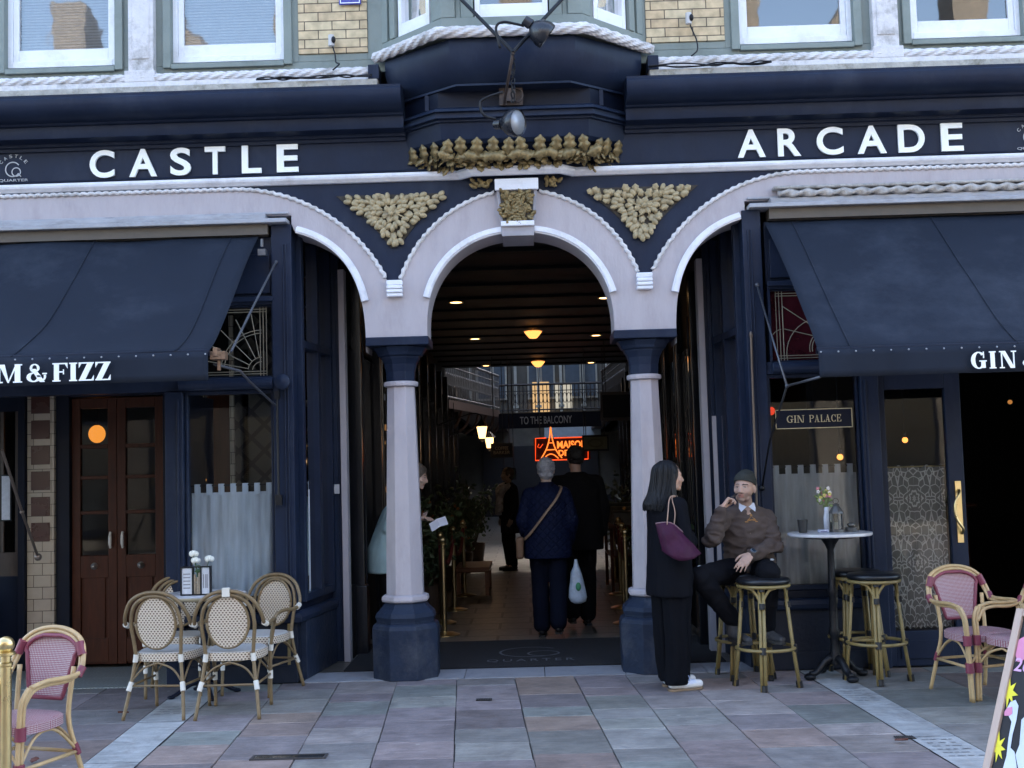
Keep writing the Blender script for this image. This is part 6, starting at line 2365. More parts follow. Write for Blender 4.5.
for k in range(4):
    a = k * math.pi / 2 + .5
    q = MB(); q.tube(crom([(0.02 * math.cos(a), .02 * math.sin(a), .12), (.10 * math.cos(a), .10 * math.sin(a), .09), (.2 * math.cos(a), .2 * math.sin(a), .03), (.235 * math.cos(a), .235 * math.sin(a), .018)], 5), [.02] * 5 + [.016] * 6 + [.014] * 5, 8)
    q.ell((.24 * math.cos(a), .24 * math.sin(a), .014), (.03, .03, .014), 10, 6); q.build('foot', NAVYD, TL, smooth=True)
tx, ty = TL.location.x, TL.location.y
GLV = glassmat('vase_glass', (.85, .9, .9), .12)
LEAFG = M('leaf_green', (.06, .12, .04), .5, var=.3, scale=30)
ROSEW = M('rose_white', (.78, .78, .70), .6, var=.06, scale=40)
v = thing('flower_vase', 'small glass vase of three white roses on the left cafe table', 'vase of flowers', (tx - .01, ty - .03, .743))
q = MB(); q.lathe([(.001, 0), (.034, .0), (.036, .02), (.03, .08), (.026, .11), (.03, .125)], (0, 0, 0), 18); q.build('vase', GLV, v, smooth=True)
q = MB()
rp = [(-.055, 0, .285), (-.04, .0, .235), (.06, 0, .245)]
for p in rp: q.tube(crom([(0, 0, .02), (p[0] * .4, 0, .11), p], 5), .003, 5)
for k in range(7):
    a = k * .9
    leaf(q, (.01 * math.cos(a), .01, .13 + .008 * k), a, .045, .3, False, .55)
q.build('stems', LEAFG, v, smooth=True)
for p in rp:
    q = MB()
    for k in range(9):
        a = k * 2.4; rr_ = .006 + .0018 * k
        q.ell((p[0] + rr_ * math.cos(a), p[1] + rr_ * math.sin(a), p[2] + .012 - .001 * k), (.019, .014, .021), 8, 6, rot=Matrix.Rotation(a, 3, 'Z'))
    q.build('rose', ROSEW, v, smooth=True)
mh = thing('menu_holder', 'black framed table stand with white cards and menus, standing on the left cafe table', 'menu holder', (tx + .005, ty - .15, .743))
q = MB()
for a, b, c_, d2 in ((-.13, .09, .0, .008), (-.13, -.122, .008, .20), (.082, .09, .008, .20), (-.13, .09, .20, .208), (-.045, -.038, .008, .2), (.015, .022, .008, .2)): q.box(a, b, -.012, .03, c_, d2)
q.build('frame', IRON, mh)
q = MB(); q.box(-.12, -.047, .0, .006, .01, .195); q.box(.024, .08, .0, .006, .01, .195); q.build('card', M('card_white', (.6, .62, .66), .6, var=.1, scale=60), mh)
q = MB()
for k, zz in enumerate((.05, .075, .10, .125, .15)): q.box(-.11, -.06, -.002, -.0005, zz, zz + .007)
for k, x_ in enumerate((.035, .05, .06)): q.box(x_, x_ + .006, -.002, -.0005, .05, .15)
q.build('print', M('print_grey', (.2, .2, .22), .6), mh)
q = MB()
for x_, h_ in ((-.028, .15), (-.008, .13), (.005, .16)): q.box(x_ - .006, x_ + .006, .0, .02, .01, h_)
q.build('sachets', M('sachet_tan', (.35, .28, .2), .6, var=.4, scale=60), mh)

# left foreground: pink chair, brass stanchion with red rope, table edge
g = gr(54, 768)
pink_chair('pink woven armchair with burgundy bindings behind the brass post, left foreground', (-2.57, -3.17, 0), facing(-.34, -.94), None)
tb = at(4, 662, -3.6)
TB = thing('cafe_table', 'marble cafe table cut off by the left edge of the picture behind the brass post', 'table', (tb.x - .42, -3.45, 0))
for ch_ in TL.children:
    c = ch_.copy(); C.objects.link(c); c.parent = TB
st = thing('stanchion', 'polished brass queue post with ball finial and red rope, left foreground', 'barrier post', (-2.262, -3.98, 0))


def stanchion_parts(t, h=.93, rb=.15, mt=None):
    mt = mt or BRASS
    q = MB(); q.lathe([(.001, 0), (rb, 0), (rb, .012), (rb * .6, .03), (.03, .04)], (0, 0, 0), 28); q.build('base', mt, t, smooth=True, auto=40)
    q = MB(); q.lathe([(.024, .04), (.024, h - .13), (.03, h - .125), (.03, h - .115), (.022, h - .11), (.022, h - .085), (.04, h - .08), (.04, h - .07), (.02, h - .06)], (0, 0, 0), 20); q.build('post', mt, t, smooth=True, auto=40)
    q = MB(); q.ell((0, 0, h - .036), (.036, .036, .036), 20, 14); q.build('finial', mt, t, smooth=True)


stanchion_parts(st)
rope_m = M('red_velvet', (.42, .012, .018), .65, var=.1, bump=.2, bscale=150)
rp_t = thing('barrier_rope', 'red velvet barrier rope hooked to the brass post and hanging off to the left', 'rope', (-2.262, -3.98, .79))
q = MB(); q.tube(crom([(-.045, 0, -.10), (-.09, .02, -.25), (-.17, .04, -.42), (-.32, .06, -.56), (-.55, .08, -.62), (-.9, .1, -.55), (-1.3, .12, -.2), (-1.4, .12, -.05)], 6), .021, 12); q.build('cord', rope_m, rp_t, smooth=True)
q = MB(); q.lathe([(.016, 0), (.023, .01), (.023, .07), (.012, .085)], (0, 0, 0), 12, Mx=Matrix.Translation((-.045, 0, -.115)) @ Matrix.Rotation(.3, 4, 'Y')); q.tube(crom([(-.025, 0, -.035), (-.02, 0, .0), (.0, 0, .01), (.03, 0, .0)], 4), .006, 6); q.build('end_hook', BRASS, rp_t, smooth=True)
st2 = thing('stanchion', 'brass queue post at the far end of the red rope, beyond the left edge', 'barrier post', (-3.72, -3.86, 0)); stanchion_parts(st2)

# right pink chairs
pink_chair('pink woven armchair facing the street beside the lace curtained door', (3.02, -1.08, 0), facing(.22, -.97))
pink_chair('pink armchair turned sideways in front of the lace door, overlapped by the chalkboard', (3.19, -1.42, 0), facing(-.93, -.37))
pink_chair('pink armchair at the far right edge with a cream cloth over its back', (3.12, -2.05, 0), facing(-.85, .52))
for o_ in bpy.data.objects:
    if o_.name.startswith('bistro_armchair'): o_.scale = (.93, .9, .92)
cl = thing('cream_cloth', 'cream cloth draped over the top of the chair back at the right edge', 'cloth', (3.12, -2.05, 0), facing(-.85, .52))
cl.scale = (.93, .9, .92)
q = MB(); V, F = [], []
for j in range(17):
    for i in range(25):
        u, v_ = i / 24, j / 16
        x = (u - .5) * .36
        zt = .925 - 1.4 * x * x
        side_ = (v_ - .5) * 2
        z = zt - abs(side_) ** 1.2 * (.17 + .04 * math.sin(u * 13)) if abs(side_) > .08 else zt
        y = .30 + side_ * .045 + .012 * math.sin(u * 18 + side_)
        V.append((x, y, z))
for j in range(16):
    for i in range(24):
        a = j * 25 + i; F.append([a, a + 1, a + 26, a + 25])
q.add(V, F); o = q.build('fabric', M('cream_cotton', (.55, .52, .45), .85, var=.1, bump=.3, bscale=80), cl, smooth=True); sm = o.modifiers.new('s', 'SOLIDIFY'); sm.thickness = .006

# bar stools
OLIVE = M('cane_olive', (.235, .175, .065), .38, var=.2, scale=12, bump=.15, bscale=60)
SEATB = M('black_vinyl', (.006, .007, .010), .35, var=.2, bump=.1, bscale=90)
BINDK = M('binding_black', (.008, .009, .012), .45)
def stool_root(): return thing('bar_stool', 's', 'stool', (0, 0, 0), 0, 'black topped bar stools by the right shopfront')


def make_stool(label, loc, rz):
    t = stool_root(); t['label'] = label; t.location = loc; t.rotation_euler = (0, 0, rz)
    q = MB(); q.lathe([(.001, .725), (.175, .725), (.19, .735), (.192, .75), (.18, .765), (.12, .772), (.001, .774)], (0, 0, 0), 32); q.build('seat', SEATB, t, smooth=True, auto=60)
    q = MB(); q.tube([(.18 * math.cos(a), .18 * math.sin(a), .712) for a in [k * math.pi / 16 for k in range(32)]], .012, 8, closed=True); q.build('seat_ring', OLIVE, t, smooth=True)
    q = MB(); q.tube([(.205 * math.cos(a), .205 * math.sin(a), .275) for a in [k * math.pi / 16 for k in range(32)]], .012, 8, closed=True); q.build('foot_ring', OLIVE, t, smooth=True)
    for k in range(4):
        a = k * math.pi / 2 + math.pi / 4
        c_, s_ = math.cos(a), math.sin(a)
        tv = Vector((-s_, c_, 0))
        P = [Vector((.15 * c_, .15 * s_, .71)), Vector((.19 * c_, .19 * s_, .275)), Vector((.225 * c_, .225 * s_, .0))]
        q = MB()
        for d_ in (-.013, .013): q.tube([p + tv * d_ for p in P], .0125, 8)
        L = q.build('leg', OLIVE, t, smooth=True)
        for za, zb in ((0.0, .045), (.25, .30), (.56, .60), (.68, .71)):
            f = lambda z: P[0].lerp(P[2], (.71 - z) / .71)
            q = MB(); q.tube([f(za) + tv * 0, f(zb)], .030, 10, flat=.62); q.build('binding', BINDK, L, smooth=True, auto=40)
        q = MB()
        for sg in (-1, 1):
            b = a + sg * math.pi / 4
            q.tube(crom([f(.58), f(.58) * .97 + Vector((0, 0, .07)) + tv * sg * .02, Vector((.165 * math.cos(a + sg * .35), .165 * math.sin(a + sg * .35), .69)), Vector((.175 * math.cos(a + sg * .6), .175 * math.sin(a + sg * .6), .705))], 5), .010, 7)
        q.build('brace', OLIVE, t, smooth=True)
    return t


make_stool('bar stool the seated man sits on, behind the empty stool', (1.60, -.20, 0), R(12))
make_stool('empty bar stool in front of the seated man, nearest the woman', (1.68, -.62, 0), R(28))
make_stool('front one of the two nested bar stools right of the tall table', (2.50, -.50, 0), R(32))
make_stool('rear one of the two nested bar stools right of the tall table, against the shopfront', (2.44, -.22, 0), R(5))

# tall table
TR = thing('poseur_table', 'tall round marble topped table on a black iron pedestal under the GIN PALACE window', 'table', (2.235, -.36, 0))
q = MB(); q.lathe([(.001, 1.035), (.30, 1.035), (.305, 1.042), (.303, 1.058), (.001, 1.062)], (0, 0, 0), 40); q.build('table_top', M('white_marble', (.50, .50, .53), .22, var=.1, scale=6), TR, smooth=True, auto=40)
q = MB(); q.lathe([(.001, 1.015), (.19, 1.018), (.2, 1.034)], (0, 0, 0), 30); q.lathe([(.045, .10), (.05, .16), (.035, .19), (.03, .3), (.045, .33), (.032, .36), (.028, .6), (.04, .63), (.027, .66), (.024, .93), (.04, .97), (.07, 1.014)], (0, 0, 0), 20); q.build('pedestal', IRON, TR, smooth=True, auto=50)
for k in range(4):
    a = k * math.pi / 2 + .3
    c_, s_ = math.cos(a), math.sin(a)
    q = MB(); q.tube(crom([(0, 0, .15), (.08 * c_, .08 * s_, .13), (.15 * c_, .15 * s_, .06), (.21 * c_, .21 * s_, .04)], 5), [.03] * 5 + [.028] * 5 + [.024] * 6, 10)
    q.ell((.215 * c_, .215 * s_, .025), (.045, .045, .026), 12, 8); q.build('foot', IRON, TR, smooth=True)
TZ = 1.0625
cx, cy = TR.location.x, TR.location.y
t = thing('coffee_cup', 'black takeaway cup on the left side of the tall marble table', 'cup', (cx - .20, cy - .02, TZ)); q = MB(); q.lathe([(.001, 0), (.03, 0), (.038, .095), (.034, .095), (.03, .085)], (0, 0, 0), 20); q.build('cup', M('cup_black', (.02, .02, .02), .5), t, smooth=True, auto=40)
q = MB(); q.lathe([(.001, .088), (.0325, .088)], (0, 0, 0), 20); q.build('drink', M('coffee', (.03, .015, .01), .15), t)
t = thing('lantern', 'antique metal table lantern on the tall marble table', 'lantern', (cx + .045, cy - .04, TZ))
LANT = M('lantern_metal', (.10, .10, .10), .4, metal=.5, var=.3, scale=20)
q = MB(); q.lathe([(.055, 0), (.055, .015), (.048, .02)], (0, 0, 0), 8); q.lathe([(.056, .135), (.052, .15), (.035, .175), (.022, .19), (.026, .20), (.012, .21)], (0, 0, 0), 8)
for k in range(8):
    a = k * math.pi / 4; q.tube([(.05 * math.cos(a), .05 * math.sin(a), .015), (.05 * math.cos(a), .05 * math.sin(a), .137)], .004, 5)
q.tube([(.02 * math.cos(a), 0, .225 + .02 * math.sin(a)) for a in [k * math.pi / 8 for k in range(17)]], .003, 5)
q.build('cage', LANT, t)
q = MB(); q.lathe([(.045, .018), (.045, .134)], (0, 0, 0), 8); q.build('glass', glassmat('lantern_glass', (.6, .65, .65), .15), t)
q = MB(); q.tube([(0, 0, .016), (0, 0, .07)], .018, 12); q.build('candle', M('candle_wax', (.5, .5, .45), .6), t)
t = thing('flower_vase', 'slim white vase of pink and yellow flowers on the tall marble table', 'vase of flowers', (cx + .0, cy + .06, TZ))
q = MB(); q.lathe([(.001, 0), (.025, 0), (.026, .1), (.016, .15), (.018, .18)], (0, 0, 0), 16); q.build('vase', M('vase_white', (.6, .62, .68), .3), t, smooth=True)
q = MB()
rnd = random.Random(9)
FL = []
for k in range(16):
    p = (rnd.uniform(-.07, .035), rnd.uniform(-.03, .03), rnd.uniform(.22, .33)); FL.append(p)
    q.tube(crom([(0, 0, .12), (p[0] * .4, p[1] * .4, .19), p], 3), .0018, 4)
for k in range(30): leaf(q, (rnd.uniform(-.06, .03), rnd.uniform(-.02, .02), rnd.uniform(.19, .30)), rnd.uniform(-2, 2), .035, .3, False, .6)
q.build('foliage', M('soft_green', (.16, .22, .08), .6, var=.3, scale=30), t, smooth=True)
for j, (nm, col) in enumerate((('pink_blossom', (.55, .22, .26)), ('yellow_blossom', (.6, .5, .15)), ('white_blossom', (.65, .6, .6)))):
    q = MB()
    for k, p in enumerate(FL):
        if k % 3 == j:
            for u in range(5): q.ell((p[0] + .008 * math.cos(u * 1.26), p[1], p[2] + .008 * math.sin(u * 1.26)), (.007, .005, .007), 7, 5)
    q.build('blossom', M(nm, col, .6, var=.15), t, smooth=True)
t = thing('ashtray', 'small dark ashtray at the right of the lantern on the tall table', 'ashtray', (cx + .15, cy - .03, TZ)); q = MB(); q.lathe([(.001, 0), (.04, 0), (.045, .03), (.038, .03), (.034, .008), (.001, .008)], (0, 0, 0), 20); q.build('bowl', LANT, t, smooth=True, auto=40); q = MB(); q.lathe([(.02, .03), (.03, .055), (.012, .065), (.001, .065)], (0, 0, 0), 14); q.build('lid', LANT, t, smooth=True)
t = thing('card_packet', 'pale blue card packet lying at the left of the lantern on the tall table', 'packet', (cx - .06, cy - .08, TZ)); q = MB(); q.box(-.04, .03, -.02, .03, .001, .022); q.build('packet', M('packet_blue', (.35, .38, .5), .5, var=.3, scale=60), t, bevel=.002)
q = MB(); q.box(-.03, .02, -.021, -.0195, .006, .012); q.build('print', M('print_navy', (.05, .05, .15), .5), t)

# chalk A-board at the right edge
A62 = R(60)
nh = Vector((-math.sin(A62), -math.cos(A62), 0))
wd = Vector((math.cos(A62), -math.sin(A62), 0))
LEAN = R(23)
BY = Vector((1.86, -4.80, 0))
up = Vector((0, 0, 1)) * math.cos(LEAN) - nh * math.sin(LEAN)
nrm = nh * math.cos(LEAN) + Vector((0, 0, 1)) * math.sin(LEAN)
# slide the board so that its left edge stands where the photograph shows it
def board_uv(px, py):
    v_ = _d + (px - 512) / FPX * CR - (py - 384) / FPX * CU
    k = (BY - CAMPOS).dot(nrm) / v_.dot(nrm)
    P = CAMPOS + v_ * k - BY
    return P.dot(wd), P.dot(up)


for it in range(4):
    u0, v0 = board_uv(984, 768)
    BY = BY + wd * u0
MB_ = Matrix(((wd.x, -nrm.x, up.x, BY.x), (wd.y, -nrm.y, up.y, BY.y), (wd.z, -nrm.z, up.z, BY.z), (0, 0, 0, 1)))
t = thing('chalkboard', 'leaning chalk A-board painted with yellow flowers and white geese at the right edge', 'A-board', (0, 0, 0))
t.matrix_world = MB_
HB_ = 1.02
q = MB(); q.box(.035, .60, .0, .018, .03, HB_); q.build('panel', M('chalk_black', (.016, .016, .020), .7, var=.2), t)
q = MB(); q.box(.0, .034, -.012, .03, .0, HB_ + .03); q.box(.60, .635, -.012, .03, 0, HB_ + .03); q.box(.035, .60, -.012, .03, HB_, HB_ + .035); q.box(.035, .6, -.012, .03, .0, .03); q.build('frame', M('pale_wood', (.50, .38, .31), .5, var=.12, stretch=(8, 8, 1), scale=4), t, bevel=.003)
back = MB()
Mi = MB_.inverted()
hinge = BY + up * (HB_ - .02) + Vector((0, 0, 0))
for uu in (.02, .6):
    a = Vector((uu, .035, HB_ - .02)); gpt = MB_ @ a; foot = Vector((gpt.x, gpt.y, 0)) - nh * .30
    back.tube([a, Mi @ foot], .016, 6)
back.build('rear_leg', M('pale_wood', (.56, .42, .34), .5), t)
YEL = M('paint_yellow', (.80, .72, .04), .6)
GOOSE = M('paint_goose', (.62, .68, .78), .6, var=.06)
PNK = M('paint_pink', (.70, .25, .42), .6)


def bpoly(mb, pts, lift):
    P = [board_uv(*p) for p in pts]
    mb.add([(a, -.002 - lift, b) for a, b in P], [list(range(len(P)))])


def star(cx_, cy_, rx, ry, tips, seed):
    rnd = random.Random(seed)
    out = []
    for k in range(tips * 2):
        a = math.pi * k / tips + .2
        rr_ = (1 if k % 2 == 0 else .45) * rnd.uniform(.85, 1.1)
        out.append((cx_ + rx * rr_ * math.cos(a), cy_ + ry * rr_ * math.sin(a)))
    return out


for k_, (a_, b_) in enumerate(((1009, 692), (998, 747), (1031, 737))):
    q = MB(); bpoly(q, star(a_, b_, 9, 16, 8, 2 + k_), .001); q.build('yellow_flower', YEL, t)
q = MB()
bpoly(q, [(1007, 709), (1011, 702), (1016, 700), (1019, 706), (1017, 720), (1013, 735), (1011, 748), (1015, 752), (1017, 765), (1019, 790), (1000, 790), (1003, 770), (1007, 756), (1009, 738), (1012, 722), (1009, 716)], .001)
bpoly(q, [(1022, 720), (1026, 716), (1032, 722), (1034, 742), (1040, 760), (1040, 800), (1021, 800), (1019, 770), (1016, 755), (1020, 745)], .0015)
q.build('goose', GOOSE, t)
q = MB(); bpoly(q, [(1005, 712), (1008, 708), (1013, 707), (1013, 714), (1010, 716), (1005, 716)], .0022); bpoly(q, [(1016, 655), (1019, 640), (1026, 636), (1034, 645), (1034, 660), (1027, 657), (1022, 662), (1018, 662)], .001); q.build('pink_beak', PNK, t)
q = MB()
u0, v0 = board_uv(1014.5, 672); u1, v1 = board_uv(1020, 663)
hh = v1 - v0 if v1 > v0 else .05
V, F = text_mesh('26 OCT', 0, .26, 0, .055, .002, .01)
uu, vv = board_uv(1014, 671)
q.add([(uu + a, -.003 + b, vv + c_) for a, b, c_ in V], F)
q.build('chalk_lettering', M('chalk_pink', (.70, .42, .66), .8), t)

# dark leaf debris
rnd = random.Random(4)
for i, (px, py, lab) in enumerate(((37, 762, 'curled reddish dead leaf on the slabs beneath the pink chair, left foreground'), (118, 716, 'brown fallen leaf on the paving left of the oval-back chairs'), (908, 744, 'brown fallen leaf beside the right light stone band'))):
    g = gr(px, py)
    q = MB(); leaf(q, (0, 0, 0), 0, .07, .4, True, .7, .2, Matrix.Rotation(R(80), 3, 'X'))
    o = q.build('fallen_leaf', M('dead_leaf', (.13, .045, .03), .7, var=.3), None, smooth=True); o.location = (g.x, g.y, .02); o.rotation_euler = (0, 0, i * 2.1)
    tag(o, lab, 'leaf')

# interior stanchions with ropes
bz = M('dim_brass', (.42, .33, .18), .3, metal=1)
SP = [(-.83, 2.4), (-.92, 3.3), (-.86, 4.4), (-.83, 5.9)]
SQ = [(.98, 2.9), (1.05, 4.2), (1.12, 5.6), (1.17, 7.2)]
first = None
for k, (x, y) in enumerate(SP + SQ):
    sd = 'left' if k < 4 else 'right'
    od = ['nearest', 'second', 'third', 'farthest'][k % 4]
    lab = '%s brass rope post of the %s-hand row inside the arcade' % (od, sd)
    if first is None:
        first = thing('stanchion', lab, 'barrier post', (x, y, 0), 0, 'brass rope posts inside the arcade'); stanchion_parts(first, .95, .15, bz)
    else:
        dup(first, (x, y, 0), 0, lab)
for sd, L in (('left', SP), ('right', SQ)):
    for k in range(3):
        (x0, y0), (x1, y1) = L[k], L[k + 1]
        q = MB(); q.tube(crom([(x0, y0 + .03, .84), (x0 * .8 + x1 * .2, y0 * .8 + y1 * .2, .66), ((x0 + x1) / 2, (y0 + y1) / 2, .58), (x0 * .2 + x1 * .8, y0 * .2 + y1 * .8, .66), (x1, y1 - .03, .84)], 6), .02, 8)
        o = q.build('barrier_rope', M('dark_red_rope', (.12, .008, .012), .7), None, smooth=True)
        tag(o, 'dark red rope between the %s posts of the %s-hand row inside the arcade' % (['nearest and second', 'second and third', 'third and farthest'][k], sd), 'rope', 'ropes inside the arcade')


# potted plants along the passage
def plant(label, loc, h, wd_, n, seed, fl=None, pot=(.05, .03, .02), col=(.05, .085, .04)):
    t = thing('potted_plant', label, 'plant', loc)
    q = MB(); q.lathe([(.001, 0), (.14, 0), (.18, .32), (.16, .32), (.15, .28), (.001, .28)], (0, 0, 0), 18); q.build('pot', M('pot_%d' % seed, pot, .5), t, smooth=True, auto=40)
    rnd = random.Random(seed)
    q = MB()
    tips = []
    for k in range(14):
        a = rnd.uniform(0, 6.28); r_ = rnd.uniform(.2, 1) * wd_
        tip = Vector((r_ * math.cos(a), r_ * math.sin(a), rnd.uniform(.5, 1) * h)); tips.append(tip)
        q.tube(crom([(0, 0, .26), tip * .5 + Vector((0, 0, .15)), tip], 4), .006, 5)
    q.build('stems', M('stem_brown', (.06, .05, .03), .7), t)
    q = MB()
    for k in range(n):
        tp_ = tips[rnd.randrange(14)]
        p = tp_ * rnd.uniform(.55, 1.05) + Vector((rnd.gauss(0, .07), rnd.gauss(0, .07), rnd.gauss(.08, .08)))
        leaf(q, p, rnd.uniform(-3, 3), rnd.uniform(.05, .10), .5, False, .55, .2, Matrix.Rotation(rnd.uniform(0, 6.28), 3, 'Z'))
    q.build('foliage', M('fol_%d' % seed, col, .5, var=.35, scale=20), t, smooth=True)
    if fl:
        q = MB()
        for k in range(24):
            tp_ = tips[rnd.randrange(14)]
            p = tp_ + Vector((rnd.gauss(0, .06), rnd.gauss(0, .06), rnd.gauss(.08, .06)))
            for u in range(4): q.ell(p + Vector((.012 * math.cos(u * 1.57), 0, .012 * math.sin(u * 1.57))), .011, 6, 4)
        q.build('blossom', M('bl_%d' % seed, fl, .6), t, smooth=True)
    return t


plant('tall dark leafy plant behind the left column, beyond the person in the pale coat', (-1.12, 4.2, 0), 1.15, .32, 420, 1)
plant('bushy plant with orange flowers on the left side of the arcade passage', (-1.18, 6.6, 0), 1.15, .38, 420, 2, (.4, .13, .03))
plant('dark shrub in the distance on the left of the passage', (-1.05, 9.2, 0), 1.35, .35, 380, 3)
plant('leafy plant with small white flowers far on the left of the passage', (-.95, 11.5, 0), 1.2, .35, 320, 4, (.4, .4, .35))
plant('plant with orange flowers on the right of the passage behind the rope posts', (1.42, 4.8, 0), 1.1, .25, 380, 5, (.45, .2, .04))
plant('low dark plant near the right column inside the arcade', (1.38, 2.6, 0), .95, .2, 320, 6, (.5, .42, .08))
plant('grey-green plant far on the right of the passage', (1.35, 8.0, 0), 1.3, .3, 350, 7, None, (.05, .04, .04), (.10, .13, .09))

# wooden bench / crate in the passage on the left
t = thing('wooden_bench', 'low brown wooden bench standing on the left of the arcade floor', 'bench', (-.72, 6.3, 0))
q = MB(); q.box(-.22, .22, -.5, .5, .30, .36); q.build('seat', M('bench_wood', (.16, .06, .025), .45, var=.2), t, bevel=.01)
for a in (-.18, .18):
    for b in (-.44, .44): q = MB(); q.box(a - .025, a + .025, b - .025, b + .025, .004, .299); q.build('leg', M('bench_wood', (.16, .06, .025), .45, var=.2), t)
# display table on the right
t = thing('display_table', 'dark display table with boxes of goods on the right side of the passage', 'table', (1.25, 6.2, 0))
q = MB(); q.box(-.25, .25, -.6, .6, .80, .84); q.box(-.24, .24, -.55, .55, .45, .47); q.build('top', WOODD, t, bevel=.005)
for a in (-.22, .22):
    for b in (-.54, .54): q = MB(); q.box(a - .02, a + .02, b - .02, b + .02, .004, .799); q.build('leg', WOODD, t)
for k, (yy, col, lab) in enumerate(((-.35, (.14, .13, .12), 'grey goods box on the display table, nearest the street'), (.0, (.12, .10, .06), 'tan goods box in the middle of the display table'), (.35, (.10, .12, .10), 'green-grey goods box at the far end of the display table'))):
    q = MB(); q.box(-.18, .18, -.14, .14, 0, .16 + .04 * k); q.box(-.19, .19, -.15, .15, .16 + .04 * k, .175 + .04 * k)
    o = q.build('goods_box', M('goods_%d' % k, tuple(c * .4 for c in col), .6, var=.2), None, bevel=.006); o.location = (1.25, 6.2 + yy, .842); tag(o, lab, 'box')

# building across the street (behind the photographer; seen only in reflections and other views)
OB = thing('opposite_building', 'brick terrace with rows of sash windows across the street, seen only in reflections', 'building', (0, -15.2, 0))
q = MB(); q.box(-14, 14, -6, 0, 0, 9.4); q.build('wall', OBRICK, OB)
q = MB(); q.box(-14.1, 14.1, -.0, .35, 9.1, 9.4); q.box(-14, 14, 0, .12, 3.2, 3.7); q.build('cornice', M('opp_stone', (.3, .28, .25), .8), OB, bevel=.03)
for k in range(6):
    x = -12.5 + k * 5
    q = MB(); q.prism([(x - 1.7, 9.4), (x + 1.7, 9.4), (x, 12.0)], -5, -.1); q.box(x + 2.2, x + 2.9, -2, -1, 9.4, 12.2); q.build('gable', OBRICK, OB)
for k in range(11):
    x = -12.5 + k * 2.5
    q = MB(); q.box(x - .65, x + .65, .0, .08, 4.4, 6.6); f_ = q.build('window', SASH, OB, bevel=.01)
    q = MB(); q.box(x - .55, x + .55, .06, .09, 4.5, 5.5); q.box(x - .55, x + .55, .06, .09, 5.55, 6.5); q.build('pane', M('opp_glass', (.02, .025, .03), .06), f_)
    q = MB(); q.box(x - .95, x + .95, .0, .1, .3, 3.0); f_ = q.build('shop_window', NAVYD, OB, bevel=.01)
    q = MB(); q.box(x - .85, x + .85, .08, .12, .5, 2.8); q.build('pane', M('opp_glass', (.02, .025, .03), .06), f_)

# ------------------------------------------------------------------ PEOPLE
def blob(q, voxel, name, mat, parent, smooth=2, disp=None, colfn=None):
    """merge overlapping closed shapes into one continuous skin, relax it, then fold / colour it"""
    me = q.mesh('tmp')
    o = bpy.data.objects.new('tmp', me)
    C.objects.link(o)
    m = o.modifiers.new('r', 'REMESH'); m.mode = 'VOXEL'; m.voxel_size = voxel; m.use_smooth_shade = True
    if smooth:
        s = o.modifiers.new('s', 'SMOOTH'); s.factor = .5; s.iterations = smooth
    dg = bpy.context.evaluated_depsgraph_get()
    out = bpy.data.meshes.new_from_object(o.evaluated_get(dg))
    bpy.data.objects.remove(o)
    bpy.data.meshes.remove(me)
    if disp:
        nn = [v.normal.copy() for v in out.vertices]
        for v, n_ in zip(out.vertices, nn):
            v.co += n_ * disp(v.co, n_)
    if colfn:
        ca = out.color_attributes.new('Col', 'FLOAT_COLOR', 'POINT')
        for v in out.vertices:
            ca.data[v.index].color = tuple(colfn(v.co)) + (1,)
    for p in out.polygons: p.use_smooth = True
    out.materials.clear()
    out.materials.append(mat)
    ob = bpy.data.objects.new(name, out)
    C.objects.link(ob)
    if parent: ob.parent = parent
    return ob


def folds(amp, sx=9, sz=5, seed=0, fine=.35):
    def f(p, n):
        a = noise.noise(Vector((p.x * sx + seed, p.y * sx, p.z * sz)))
        b = noise.noise(Vector((p.x * sx * 2.3, p.y * sx * 2.3 + seed, p.z * sz * 2.6 + 7)))
        r = 1 - abs(a) * 2.2
        return amp * (r * .6 - .3) + amp * fine * b
    return f


def head(q, hc, Mh, k=1.0, mouth=0):
    """Mh: 3x3 with columns right(+x), back(+y), up(+z); face looks to local -y"""
    def P(x, y, z): return Vector(hc) + Mh @ Vector((x * k, y * k, z * k))
    q.ell(P(0, .012, .025), (.074 * k, .094 * k, .092 * k), 22, 16, rot=Mh)        # cranium
    q.ell(P(0, -.018, -.015), (.066 * k, .074 * k, .082 * k), 20, 14, rot=Mh)       # face
    q.cap(P(-.03, -.028, -.075), .028 * k, P(.03, -.028, -.075), .028 * k)           # jaw
    q.ell(P(0, -.068, -.088), (.024 * k, .02 * k, .018 * k), 12, 8, rot=Mh)         # chin
    q.cap(P(0, -.086, .012), .009 * k, P(0, -.104, -.028), .013 * k, 10)             # nose
    for s in (-1, 1):
        q.ell(P(.014 * s, -.092, -.032), (.009 * k, .009 * k, .008 * k), 8, 6, rot=Mh)
        q.cap(P(.014 * s, -.084, .024), .008 * k, P(.05 * s, -.066, .024), .008 * k, 8)  # brow ridge
        q.ell(P(.031 * s, -.072, .006), (.0135 * k, .011 * k, .010 * k), 10, 8, rot=Mh)   # eyeball / lids
        q.ell(P(.043 * s, -.056, -.025), (.022 * k, .02 * k, .018 * k), 10, 8, rot=Mh)    # cheek
        q.ell(P(.076 * s, .012, -.008), (.010 * k, .02 * k, .032 * k), 10, 8, rot=Mh)     # ear
    q.cap(P(-.018, -.083, -.053), .0075 * k, P(.018, -.083, -.053), .0075 * k, 8)
    q.cap(P(-.015, -.081, -.064), .0078 * k, P(.015, -.081, -.064), .0078 * k, 8)


